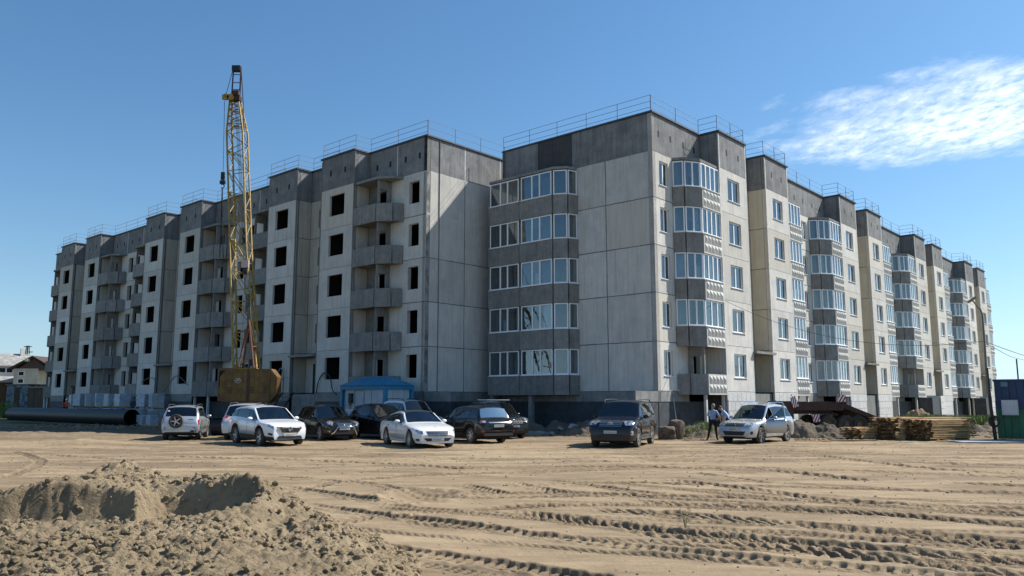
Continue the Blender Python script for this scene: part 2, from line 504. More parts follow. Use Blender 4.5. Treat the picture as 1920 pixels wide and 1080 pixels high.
JR = random.Random(3)
def jstrip(mb, F, s0, s1, z0, z1, o, mi=0, t=0.03):
    """a hand-pointed joint: uneven edges, a little proud of the panels"""
    o = max(o, .004) if o > -.015 or True else o
    hor = (s1 - s0) > (z1 - z0)
    a0, a1 = (s0, s1) if hor else (z0, z1); c = (z0 + z1) / 2 if hor else (s0 + s1) / 2
    hw = max(abs(z1 - z0) if hor else abs(s1 - s0), .055) / 2
    n = max(2, int(abs(a1 - a0) / .45)); b = len(mb.v)
    for i in range(n + 1):
        a = a0 + (a1 - a0) * i / n
        for sg in (-1, 1):
            q = c + sg * hw * JR.uniform(.65, 1.35)
            for oo in (o - t, o):
                p = F.P(a, oo, q) if hor else F.P(q, oo, a)
                mb.v.append(tuple(p))
    for i in range(n):
        k = b + i * 4
        for f in ((k + 1, k + 5, k + 7, k + 3), (k, k + 2, k + 6, k + 4), (k, k + 4, k + 5, k + 1), (k + 2, k + 3, k + 7, k + 6)): mb.f.append(f); mb.m.append(mi)

def relief_mesh(w, h):
    """concrete balcony face with two rows of pyramid bosses"""
    def fn():
        mb = MB(); t = 0.10
        mb.box(-w / 2, w / 2, -t, 0, 0, h)
        n = max(3, round(w / 0.42)); e = 0.07; cw = (w - 2 * e) / n
        for j in range(2):
            for i in range(n):
                x0 = -w / 2 + e + i * cw + .012; x1 = x0 + cw - .024
                z0 = e + j * (h - 2 * e) / 2 + .012; z1 = z0 + (h - 2 * e) / 2 - .024
                cxx, cz = (x0 + x1) / 2, (z0 + z1) / 2
                mb.add([(x0, .001, z0), (x1, .001, z0), (x1, .001, z1), (x0, .001, z1), (cxx, .10, cz)], [(0, 1, 4), (1, 2, 4), (2, 3, 4), (3, 0, 4)])
        return mb.mesh('parapet_panel', M_EMB, fix=True)
    return cached(('relief', round(w, 2), round(h, 2)), fn)

def seg_M(F, p, q, z):
    """matrix for a mesh whose X runs along the segment p->q (facade s,o) and whose outer side is +Y; centred"""
    P = F.P(p[0], p[1], 0); Q = F.P(q[0], q[1], 0)
    d = (Q - P).normalized(); n = Vector((0, 0, 1)).cross(d)
    # outer side must point away from the wall
    mid = Vector(((p[0] + q[0]) / 2, (p[1] + q[1]) / 2))
    out = F.od * 1.0
    inner = F.P((p[0] + q[0]) / 2, -2, 0)
    if n.dot((P + Q) / 2 - inner) < 0 or (n.dot(out) < -1e-6): n = -n; 
    X = n.cross(Vector((0, 0, 1)))
    c = (P + Q) / 2
    return Matrix(((X.x, n.x, 0, c.x), (X.y, n.y, 0, c.y), (0, 0, 1, z), (0, 0, 0, 1))), (Q - P).length

BH = 1.12   # balcony parapet height
def balcony(F, poly, z, glazed=True, relief_segs=(), split_front=1, detail=2, top=True, seed=0, canopy=False, flat=M_CONC, open_posts=False, base=None):
    """poly: (s,o) from the far end to the wall; slab > parapet panels, glazing frames, panes"""
    rnd = random.Random(seed)
    full = [(poly[0][0], -0.02)] + list(poly)
    mb = MB(); pl = [F.P(s, o, 0) for s, o in full]
    zz = z - 0.16
    n = len(pl)
    mb.add([(p.x, p.y, zz) for p in pl] + [(p.x, p.y, z - .002) for p in pl],
           [tuple(range(n))[::-1], tuple(range(n, 2 * n))] + [(i, (i + 1) % n, (i + 1) % n + n, i + n) for i in range(n)])
    b = mb.build('canopy_slab' if canopy else 'balcony', M_CONC, F.root, fix=True)
    if canopy: return b
    for i in range(len(poly) - 1):
        p, q = Vector(poly[i]), Vector(poly[i + 1])
        L = (q - p).length
        parts = split_front if i == 0 else 1
        for k in range(parts):
            a = p + (q - p) * (k / parts); c = p + (q - p) * ((k + 1) / parts)
            g = 0.02
            dd = (c - a).normalized()
            M, ln = seg_M(F, a + dd * g, c - dd * g, z - 0.20)
            # step the panel out over the slab edge
            M = M @ Matrix.Translation((0, 0.09, 0))
            if i in relief_segs: me = relief_mesh(round(ln, 2), BH + .08)
            else: me = cached(('para', round(ln, 2), flat.name), lambda: MB().box(-ln / 2, ln / 2, -.085, 0, 0, BH + .08).mesh('parapet_panel', flat))
            place(me, 'parapet_panel', b, M)
        if glazed:
            zb = z + BH - 0.10; h = FH - BH - 0.12
            mm = split_front if i == 0 else 1
            for k in range(mm):
                a = p + (q - p) * (k / mm); c = p + (q - p) * ((k + 1) / mm)
                dd = (c - a).normalized()
                gp_ = .10 if mm > 1 else .03
                M, ln = seg_M(F, a + dd * gp_, c - dd * gp_, zb)
                M = M @ Matrix.Translation((0, 0.03, 0))
                if ln > 1.9: cols = (0.25, 0.5, 0.75) if rnd.random() < .75 else (0.34, 0.66)
                elif ln > 1.4: cols = (0.34, 0.66)
                elif ln > 0.95: cols = (0.5,)
                else: cols = ()
                if ln >= 2.2 and mm > 1: cols = (0.38, 0.63)
                place(frame_mesh(round(ln, 2), h, cols, 0.07, 0.07), 'glazing_frame', b, M)
                ed = [0] + list(cols) + [1]
                if detail >= 2:
                    for j in range(len(ed) - 1):
                        a0, a1 = ed[j] * ln + .03, ed[j + 1] * ln - .03
                        place(flat_mesh(round(a1 - a0, 2), h - .08, M_GLASS_F), 'pane', b, M @ Matrix.Translation((-ln / 2 + (a0 + a1) / 2, -0.03, .04)) @ Matrix.Rotation(rnd.uniform(-.016, .016), 4, 'Z') @ Matrix.Rotation(rnd.uniform(-.01, .01), 4, 'X'))
                        if rnd.random() < .22 and F.root is blockB: place(flat_mesh(round((a1 - a0) * .8, 2), round((h - .08) * rnd.choice((.5, .96)), 2), M_CURTAIN, nm='curtain'), 'curtain', b, M @ Matrix.Translation((-ln / 2 + (a0 + a1) / 2, -0.22, .06)))
                else:
                    place(flat_mesh(round(ln - .06, 2), h - .08, M_GLASS_F), 'pane', b, M @ Matrix.Translation((0, -0.03, .04)))
                # window board at the foot of the glazing
                place(cached(('board', round(ln, 2)), lambda: MB().box(-ln / 2 - .02, ln / 2 + .02, -.05, .13, -.04, -.004).mesh('sill', M_FRAME)), 'sill', b, M)
    return b

# window openings in the panels, per storey (from the floor level)
WZ0, WZ1 = 0.86, 2.32

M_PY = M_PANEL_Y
def block(root, F, ncenters, c0, per, start, stop, glazed, open_bays, relief, near, plinth_blocks, endcut=None):
    """one long front: for each stair section a pair of proud bays, two balcony stacks, recessed walls"""
    cs = [c0 + per * k for k in range(ncenters)]
    joints = MB(); ret = MB()
    vents = []
    pil = MB()
    for k, c in enumerate(cs):
        det = 2 if k < 2 else 1
        for side in (-1, 1):
            f0, f1 = sorted((c + side * 1.55, c + side * 5.25))
            if f0 > stop: continue
            # proud bay: front panels with a window, attic panel with two vents
            for n in range(NF):
                z = Z0 + FH * n
                ww = 1.66; a = (f1 - f0) / 2 - ww / 2
                if glazed:
                    panel(F, f0, f1, z, FH, M_PANEL, PR, (a, a + ww, WZ0, WZ1))
                    window(F, f0 + a, f0 + a + ww, z + WZ0, z + WZ1, PR, (0.5,), curtain=0.45)
                else:
                    panel(F, f0, f1, z, FH, M_PANEL, PR, (a, a + ww, WZ0, WZ1), t=.16)
                jstrip(joints, F, f0 + .01, f1 - .01, z - .02, z + .02, PR - .03)
            panel(F, f0, f1, ZT, ZR - ZT, M_GREY, PR, name='attic_panel')
            jstrip(joints, F, f0 + .01, f1 - .01, ZT - .02, ZT + .02, PR - .02, mi=0 if glazed else 1)
            for q in (0.28, 0.72): vents.append((f0 + (f1 - f0) * q, PR + .002, ZT + 1.15))
            # rooms inside the bay: near-black linings and floors, added to darken the openings
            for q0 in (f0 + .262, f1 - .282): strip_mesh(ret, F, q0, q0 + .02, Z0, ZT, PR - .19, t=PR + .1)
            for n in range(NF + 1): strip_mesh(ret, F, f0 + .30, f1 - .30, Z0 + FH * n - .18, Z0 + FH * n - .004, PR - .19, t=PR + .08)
            # sides of the proud bay
            for sface, outward in ((f0, -1), (f1, 1)):
                hidden = (outward == 1)
                G = Facade(root, F.P(sface, 0, 0), F.od, F.a * outward)
                for n in range(NF):
                    z = Z0 + FH * n
                    if hidden:
                        if n == 0:
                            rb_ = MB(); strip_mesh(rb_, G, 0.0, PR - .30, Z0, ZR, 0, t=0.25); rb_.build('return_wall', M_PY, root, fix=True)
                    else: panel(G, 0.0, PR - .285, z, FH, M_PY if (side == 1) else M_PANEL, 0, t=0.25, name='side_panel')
                if not hidden: panel(G, 0.0, PR - .285, ZT, ZR - ZT, M_GREY, 0, t=0.25, name='attic_panel')
                if not hidden:
                    for n in range(NF + 1): jstrip(joints, G, 0.0, PR - .29, Z0 + FH * n - .02, Z0 + FH * n + .02, -.02)
                # plinth side
                strip_mesh(pil, G, 0.0, PR - .30, 0.0, Z0, 0, t=0.25, mi=0)
            # pale corner strips on the proud bay
            for sx in (f0, f1):
                strip_mesh(joints, F, sx - .05, sx + .05, Z0 - .5, ZR - .1, PR + .006, mi=1 if glazed else 0, t=0.07)
            # plinth under the bay
            if plinth_blocks and (k < 2 or (k == 2)):
                rows, cols_ = 4, 6
                cw = (f1 - f0 - .08) / cols_
                for r in range(rows):
                    zt = Z0 - .06 - r * 0.56
                    off = (r % 2) * cw / 2
                    xs = [0] + [off + cw * i for i in range(0 if off else 1, cols_)] + [f1 - f0 - .08]
                    for i in range(len(xs) - 1):
                        wb = xs[i + 1] - xs[i] - .03
                        if wb < .08: continue
                        me = cached(('blk', round(wb, 2)), lambda: MB().box(-wb / 2, wb / 2, -.2, 0, -.53, 0).mesh('plinth_block', M_BLOCK))
                        place(me, 'plinth_block', root, F.M(f0 + .04 + (xs[i] + xs[i + 1]) / 2, PR + .01, zt))
                strip_mesh(pil, F, f0, f1, 0.0, Z0 - .02, PR - .012, mi=1)
            else:
                strip_mesh(pil, F, f0, f1, 1.85, Z0 - .02, PR, mi=2)
                strip_mesh(pil, F, f0, f1, 0.0, 1.85, PR - .03, mi=0)
            # balcony stack beside the bay
            if side == -1: pts = [(f0 - .02, PR - .09), (f0 - 2.35, PR - .09), (f0 - 3.30, 0.62), (f0 - 3.62, 0.0)]
            else: pts = [(f1 + .02, PR - .09), (f1 + 2.35, PR - .09), (f1 + 3.30, 0.62), (f1 + 3.62, 0.0)]
            part_s = f0 - 2.35 if side == -1 else f1 + 2.35
            if part_s > stop + 3.0: continue
            for n in range(NF):
                z = Z0 + FH * n
                g = glazed and (k, side, n) not in open_bays
                balcony(F, pts, z, g, relief_segs=(0,) if relief else (), detail=det, seed=k * 31 + side * 7 + n, flat=M_CONC)
                # dividing wall of the loggia, with a doorway
                G = Facade(root, F.P(part_s - side * .0, 0.0, 0), F.od, F.a * side)
                panel(G, 0.0, PR - .22, z, FH - .17, M_CONC, 0, (0.30, 0.92, 0.02, 2.05), t=0.12, name='loggia_wall')
            balcony(F, pts, ZT + .02, canopy=True)
            # posts under the stack
            for sx in (part_s, f0 - .15 if side == -1 else f1 + .15):
                strip_mesh(pil, F, sx - .08, sx + .08, 0, Z0 - .2, PR - .15, mi=3, t=0.16)
            # back wall of the loggia
            l0, l1 = sorted((part_s, f0 if side == -1 else f1))
            for n in range(NF):
                z = Z0 + FH * n
                panel(F, l0, l1, z, FH, M_CONC if not glazed else M_PANEL, 0, (0.45, 1.45, 0.05, 2.15), name='loggia_panel')
                if not glazed and random.random() < 0.6:
                    panel(F, l0 + 1.0, l0 + 1.45, z + .06, 2.05, M_DOOR, 0.05, t=0.05, name='door_board')
        # stair wall between the two bays
        for n in range(NF):
            z = Z0 + FH * n
            if n == 0:
                panel(F, c - 1.55, c + 1.55, z, FH, M_PANEL, 0)
            else:
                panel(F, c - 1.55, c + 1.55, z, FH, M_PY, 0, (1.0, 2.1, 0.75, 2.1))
                if glazed: window(F, c - .55, c + .55, z + .75, z + 2.1, 0, (0.5,), curtain=0)
            jstrip(joints, F, c - 1.53, c + 1.53, z - .02, z + .02, -.02)
        panel(F, c - 1.55, c + 1.55, ZT, ZR - ZT, M_GREY, 0, name='attic_panel')
        vents.append((c, .002, ZT + 1.15))
        # entrance: slab canopy on two cheeks, dark doorway
        mb = MB()
        strip_mesh(mb, F, c - 1.5, c + 1.5, 2.62 + 2.3, 2.62 + 2.45, PR + .25, t=PR + .25)
        mb.build('entrance_canopy', M_CONC, root, fix=True)
        mb = MB(); strip_mesh(mb, F, c - 1.5, c + 1.5, 0, 2.35, PR - .2, t=PR - .2)
        mb.build('entrance_landing', M_CONC, root, fix=True)
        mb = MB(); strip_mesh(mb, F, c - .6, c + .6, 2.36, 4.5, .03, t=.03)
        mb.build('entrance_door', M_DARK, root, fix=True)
        strip_mesh(pil, F, c - 1.55, c + 1.55, 0, Z0 - .02, -.03, mi=0)
    # recessed walls between the sections
    spans = [(start, cs[0] - 7.60)]
    for k in range(ncenters - 1): spans.append((cs[k] + 7.60, cs[k + 1] - 7.60))
    if cs[-1] + 7.6 < stop: spans.append((cs[-1] + 7.60, stop))
    for (a, b) in spans:
        L = b - a
        if L < .4: continue
        nseg = 2 if L > 4.5 else 1
        mid = (a + b) / 2
        for j in range(nseg):
            p0 = a + (b - a) * j / nseg; p1 = a + (b - a) * (j + 1) / nseg
            if nseg == 2: wc = mid + (-0.75 if j == 0 else 0.75) 
            else: wc = 1.2 if a == start else (p0 + p1) / 2
            hw = 0.5
            for n in range(NF):
                z = Z0 + FH * n
                panel(F, p0, p1, z, FH, M_PANEL, 0, (wc - hw - p0, wc + hw - p0, WZ0, WZ1))
                if glazed: window(F, wc - hw, wc + hw, z + WZ0, z + WZ1, 0, (0.45,), curtain=0.3)
                jstrip(joints, F, p0, p1, z - .02, z + .02, -.02)
            if j: jstrip(joints, F, p0 - .03, p0 + .03, Z0, ZR, -.01)
        strip_mesh(pil, F, a, b, 1.85, Z0 - .02, 0, mi=2)
        strip_mesh(pil, F, a - 2.35, b + (2.35 if b < stop - .1 else 0), 0.0, 1.85, -.03, mi=0)
        strip_mesh(pil, F, a - 2.33, a - .02, 1.85, Z0 - .02, 0, mi=2)
    # attic of the recessed wall runs behind the stacks
    a_spans = [(start, cs[0] - 5.25)] + [(cs[k] + 5.25, cs[k + 1] - 5.25) for k in range(ncenters - 1)]
    if cs[-1] + 5.25 < stop: a_spans.append((cs[-1] + 5.25, stop))
    for (a, b) in a_spans:
        m = max(1, round((b - a) / 3.6))
        for j in range(m):
            p0 = a + (b - a) * j / m; p1 = a + (b - a) * (j + 1) / m
            panel(F, p0, p1, ZT, ZR - ZT, M_GREY, 0, name='attic_panel')
            for q in ((0.25, 0.72) if p1 - p0 > 2.6 else (0.5,)): vents.append((p0 + (p1 - p0) * q, .002, ZT + 1.15))
            if j: jstrip(joints, F, p0 - .04, p0 + .04, ZT, ZR - .05, .004, mi=1 if not glazed else 0)
        jstrip(joints, F, a, b, ZT - .03, ZT + .03, .004 if not glazed else -.01, mi=1 if not glazed else 0)
    joints.build('joint_mortar', [M_JOINT, M_JOINT_W], root, fix=True)
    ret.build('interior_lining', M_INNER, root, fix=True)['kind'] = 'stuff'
    pil.build('plinth', [M_PLINTH, M_BLOCK if plinth_blocks else M_PLINTH, M_CONC, M_EMB], root, fix=True)
    vm = cached('vent', lambda: MB().box(-.10, .10, -.05, .0, -.20, .20).mesh('vent', M_DARK))
    for s, o, z in vents: place(vm, 'vent', root, F.M(s, o, z))
    return cs

def outline(cs, start, stop, d=0.0):
    """roof edge in (s,o), from start to stop"""
    pts = [(start - d, d)]
    for c in cs:
        for side in (-1, 1):
            f0, f1 = sorted((c + side * 1.55, c + side * 5.25))
            if f0 > stop: continue
            pts += [(f0 - d, d), (f0 - d, PR + d), (f1 + d, PR + d), (f1 + d, d)]
    pts.append((stop + d, d))
    return pts

def roof(root, F, pts, back, start, stop):
    """flat roof with dark edging that stands out a little, interior floors and the rear wall"""
    inner = [F.P(s, o, 0) for s, o in pts]
    full = inner + [F.P(stop + .06, -back, 0), F.P(start - .06, -back, 0)]
    n = len(full); z0, z1 = ZR, ZR + .10
    mb = MB()
    mb.add([(p.x, p.y, z0) for p in full] + [(p.x, p.y, z1) for p in full],
           [tuple(range(n))[::-1], tuple(range(n, 2 * n))] + [(i, (i + 1) % n, (i + 1) % n + n, i + n) for i in range(n)])
    mb.build('roof', M_CAP, root, fix=True)
    mb = MB()
    for k in range(NF + 1):       # floor slabs, cut short of the outer wall
        z = Z0 + FH * k
        strip_mesh(mb, F, start + .3, stop - .3, z - .18, z - .004, -.29, t=back - .6)
    strip_mesh(mb, F, start + .3, stop - .3, .0, ZR - .02, -5.2, t=.2)
    s = start + 3.5
    while s < stop - 1:
        strip_mesh(mb, F, s, s + .16, Z0 - .3, ZT + .1, -.295, t=4.9)
        s += 3.55
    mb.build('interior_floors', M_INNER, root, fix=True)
    mb = MB()
    strip_mesh(mb, F, start, stop, 0, ZR - .004, -back + .3, t=.3)
    strip_mesh(mb, F, stop - .25, stop - .01, 0, ZR - .004, -.3, t=back - .6)
    mb.build('rear_wall', M_PANEL, root, fix=True)

def railing(root, P3, z=ZR + .10, h=1.0, step=2.4, name='roof_railing', rails=(1.0, 0.62, 0.25)):
    """P3: points on the roof edge; posts and rails as one part"""
    mb = MB()
    for i in range(len(P3) - 1):
        a, b = Vector(P3[i]), Vector(P3[i + 1]); L = (b - a).length
        if L < .05: continue
        n = max(1, round(L / step))
        for k in range(n + (1 if i == len(P3) - 2 else 0)):
            p = a + (b - a) * k / n
            mb.tube([(p.x, p.y, z), (p.x, p.y, z + h)], .020, 5)
        for r in rails:
            mb.tube([(a.x, a.y, z + h * r), (b.x, b.y, z + h * r)], .014, 5)
    return mb.build(name, M_RAIL, root)

# ---- block B: glazed, sunlit long front to the right, end wall with a loggia stack
blockB = thing('apartment_block', 'nearer glazed apartment block with the sunlit long front and bulging white framed balconies', 'apartment building')
blockB.location = (0, 0, 0)
FB = Facade(blockB, B0, U, -V)
openB = {(0, -1, 0), (2, -1, 0)}
STOPB = 87.2
csB = block(blockB, FB, 4, 11.05, 21.22, 0.0, STOPB, True, openB, True, 2, True)
roof(blockB, FB, outline(csB, 0.0, STOPB, .10), 11.86, 0.0, STOPB)
# end wall of B (faces the camera's left): v from 0 to 11.86
EB = Facade(blockB, B0, V, -U)
jE = MB()
for n in range(NF):
    z = Z0 + FH * n
    for a, b in ((0.30, 3.35), (3.35, 5.9)):
        panel(EB, a, b, z, FH, M_PANEL, 0, name='panel')
    panel(EB, 5.9, 11.86, z, FH, M_CONC, 0, (2.4, 3.5, 0.05, 2.2), name='loggia_panel')
    if n: jstrip(jE, EB, 0, 5.9, z - .03, z + .03, -.02)
jstrip(jE, EB, 3.32, 3.38, Z0, ZR, -.01)
strip_mesh(jE, EB, 0.0, 0.30, 1.85, ZR - .02, .004, mi=1, t=.30)
for (a, b, m) in ((0.30, 3.35, M_GREY), (3.35, 5.9, M_GREY), (5.9, 8.7, M_GREY_D), (8.7, 11.86, M_GREY)):
    panel(EB, a, b, ZT, ZR - ZT, m, 0, name='attic_panel')
jstrip(jE, EB, .3, 11.86, ZT - .025, ZT + .025, -.01)
jE.build('joint_mortar', [M_JOINT, mat("corner_post_concrete", (0.40, 0.385, 0.36), 0.95, nscale=1.5, streak=(.7, .7, .7))], blockB, fix=True)
pE = MB()
strip_mesh(pE, EB, 0, 11.86, 1.85, Z0 - .01, 0, mi=1); strip_mesh(pE, EB, 0, 11.86, 0, 1.85, -.03)
for s in (8.6, 11.9): strip_mesh(pE, EB, s - .2, s + .1, 0, Z0 - .2, 1.05, mi=1, t=.25)
pE.build('plinth', [M_PLINTH, M_CONC], blockB, fix=True)
EPTS = [(12.0, 1.15), (6.55, 1.15), (5.75, 0.68), (5.52, 0.0)]
EFULL = [(12.0, 0.0), (12.0, 1.15)]
for n in range(NF):
    balcony(EB, EPTS[:], Z0 + FH * n, True, (), split_front=2, detail=2, seed=100 + n, flat=M_CONC)
    mb = MB(); strip_mesh(mb, EB, 11.88, 12.0, Z0 + FH * n - .1, Z0 + FH * n + FH - .17, 1.05, t=1.03)
    mb.build('loggia_wall', M_CONC, blockB, fix=True)
balcony(EB, EPTS, ZT + .02, canopy=True)
edge = [EB.P(11.9, .0, 0), EB.P(0.05, 0, 0)]
railing(blockB, [EB.P(11.8, -.05, 0), EB.P(0.08, -.05, 0)])
railing(blockB, [FB.P(s, o - .08, 0) for s, o in outline(csB, 0.08, STOPB)])

# ---- block A: shell without glass, in shade, long front to the left
blockA = thing('apartment_block', 'farther unfinished panel apartment block in shade with empty window holes and open concrete balconies', 'apartment building')
FA = Facade(blockA, A0, V, -U)
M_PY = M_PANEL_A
STOPA = 66.2
csA = block(blockA, FA, 3, 11.10, 21.0, 0.0, STOPA - 2.4, False, set(), False, 2, False)
roof(blockA, FA, outline(csA, 0.0, STOPA - 2.4, .10), 12.5, 0.0, STOPA - 2.4)
EA = Facade(blockA, A0, U, -V)
jE = MB()
for n in range(NF):
    z = Z0 + FH * n
    for a, b in ((0.30, 3.42), (3.42, 6.9), (6.9, 12.4)):
        panel(EA, a, b, z, FH, M_PANEL, 0)
    jstrip(jE, EA, .0, 12.4, z - .025, z + .025, -.01 if n < 4 else .004, mi=1 if n >= 4 else 0)
for (a, b) in ((0.30, 3.42), (3.42, 6.9), (6.9, 12.4)): panel(EA, a, b, ZT, ZR - ZT, M_GREY, 0, name='attic_panel')
jstrip(jE, EA, .3, 12.4, ZT - .03, ZT + .03, .004, mi=1)
for s in (3.42, 6.9):
    jstrip(jE, EA, s - .03, s + .03, Z0, ZT, -.01); jstrip(jE, EA, s - .04, s + .04, ZT, ZR - .05, .004, mi=1)
strip_mesh(jE, EA, 0, .28, Z0 - .6, ZT, -.004, mi=2, t=.3); strip_mesh(jE, EA, 0, .28, ZT, ZR - .01, -.003, mi=0, t=.3)
jE.build('joint_mortar', [M_JOINT, M_JOINT_W, mat("patched_corner_mortar", (0.12, 0.12, 0.115), 0.95, nscale=1.2, col2=(0.30, 0.29, 0.28), ramp=(.4, .6))], blockA, fix=True)
MB().tube([EA.P(1.08, .03, Z0 - .3), EA.P(1.08, .03, ZR)], .03, 6).build('downpipe_cable', M_JOINT, blockA)
pE = MB(); strip_mesh(pE, EA, 0, 12.4, 1.85, Z0 - .01, 0, mi=1); strip_mesh(pE, EA, 0, 12.4, 0, 1.85, -.03)
pE.build('plinth', [M_PLINTH, M_CONC], blockA, fix=True)
railing(blockA, [EA.P(12.3, -.05, 0), EA.P(0.08, -.05, 0)], rails=(1.0, .5))
railing(blockA, [FA.P(s, o - .08, 0) for s, o in outline(csA, 0.08, STOPA - 2.4)])
# ---------------------------------------------------------------- ground
def sand_material(name, c1, c2, c3, bump=0.5, big=0.09, soil=False):
    m = bpy.data.materials.new(name); m.use_nodes = True
    nt = m.node_tree; N = nt.nodes; L = nt.links; b = N["Principled BSDF"]
    b.inputs['Roughness'].default_value = 0.95; b.inputs['Specular IOR Level'].default_value = 0.12
    geo = N.new("ShaderNodeNewGeometry")
    def noise(scale, det, ro, sc=(1, 1, 1), dist=0.0):
        mp = N.new("ShaderNodeMapping"); mp.inputs['Scale'].default_value = sc; L.new(geo.outputs['Position'], mp.inputs[0])
        n = N.new("ShaderNodeTexNoise"); n.inputs['Scale'].default_value = scale; n.inputs['Detail'].default_value = det
        n.inputs['Roughness'].default_value = ro; n.inputs['Distortion'].default_value = dist
        L.new(mp.outputs[0], n.inputs['Vector']); return n.outputs['Fac']
    def ramp(src, a, bb, ca, cb):
        r = N.new("ShaderNodeValToRGB"); r.color_ramp.elements[0].position = a; r.color_ramp.elements[1].position = bb
        r.color_ramp.elements[0].color = lin(ca); r.color_ramp.elements[1].color = lin(cb); L.new(src, r.inputs[0]); return r.outputs[0]
    def mix(kind, f, a, bb):
        x = N.new("ShaderNodeMix"); x.data_type = 'RGBA'; x.blend_type = kind
        if isinstance(f, (int, float)): x.inputs[0].default_value = f
        else: L.new(f, x.inputs[0])
        L.new(a, x.inputs[6])
        if isinstance(bb, tuple): x.inputs[7].default_value = lin(bb)
        else: L.new(bb, x.inputs[7])
        return x.outputs[2]
    base = ramp(noise(big, 6, 0.6, (1, 2.2, 1), 0.4), 0.36, 0.64, c1, c2)
    mid = ramp(noise(0.9, 8, 0.70, (0.40, 1.9, 1)), 0.42, 0.70, (1, 1, 1), (0.62, 0.60, 0.58))
    c = mix('MULTIPLY', 1.0, base, mid)
    fl = ramp(noise(14, 5, 0.7), 0.58, 0.72, (0, 0, 0), (1, 1, 1))
    c = mix('MIX', fl, c, c3)
    fi = ramp(noise(70, 3, 0.7), 0.3, 0.7, (0.86, 0.86, 0.86), (1.08, 1.08, 1.08))
    c = mix('MULTIPLY', 1.0, c, fi)
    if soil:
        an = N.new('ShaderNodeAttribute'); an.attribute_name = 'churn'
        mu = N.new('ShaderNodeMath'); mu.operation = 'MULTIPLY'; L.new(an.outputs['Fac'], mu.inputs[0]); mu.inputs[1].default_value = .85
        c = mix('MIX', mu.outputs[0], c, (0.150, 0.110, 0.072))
    if soil:      # brown earth near the blocks, sand further out
        sp = N.new("ShaderNodeSeparateXYZ"); L.new(geo.outputs['Position'], sp.inputs[0])
        ad = N.new("ShaderNodeMath"); ad.operation = 'MULTIPLY_ADD'; L.new(noise(.25, 6, .65, (.5, 1, 1)), ad.inputs[0]); ad.inputs[1].default_value = 16; L.new(sp.outputs['Y'], ad.inputs[2])
        mr = N.new("ShaderNodeMapRange"); mr.inputs[1].default_value = 46; mr.inputs[2].default_value = 54; L.new(ad.outputs[0], mr.inputs[0])
        c = mix('MIX', mr.outputs[0], c, (0.15, 0.115, 0.078))
    L.new(c, b.inputs['Base Color'])
    b1 = N.new("ShaderNodeBump"); b1.inputs['Strength'].default_value = bump; b1.inputs['Distance'].default_value = 0.03
    L.new(noise(16, 9, 0.72), b1.inputs['Height'])
    b2 = N.new("ShaderNodeBump"); b2.inputs['Strength'].default_value = bump * 0.9; b2.inputs['Distance'].default_value = 0.10
    L.new(noise(2.6, 8, 0.7, (0.6, 1.5, 1)), b2.inputs['Height']); L.new(b1.outputs[0], b2.inputs['Normal'])
    L.new(b2.outputs[0], b.inputs['Normal'])
    MATS[name] = m
    return m
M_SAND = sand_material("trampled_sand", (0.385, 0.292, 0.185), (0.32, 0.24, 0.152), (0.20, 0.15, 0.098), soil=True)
M_PILE = sand_material("dug_sand", (0.355, 0.275, 0.175), (0.29, 0.225, 0.145), (0.19, 0.148, 0.096), bump=1.0, big=0.6)
M_SOIL = sand_material("grey_clay_soil", (0.20, 0.165, 0.125), (0.15, 0.125, 0.097), (0.10, 0.085, 0.066), bump=1.0, big=0.5)
M_FARG = sand_material("far_ground", (0.26, 0.22, 0.14), (0.17, 0.17, 0.09), (0.12, 0.12, 0.06), bump=0.2, big=0.03)

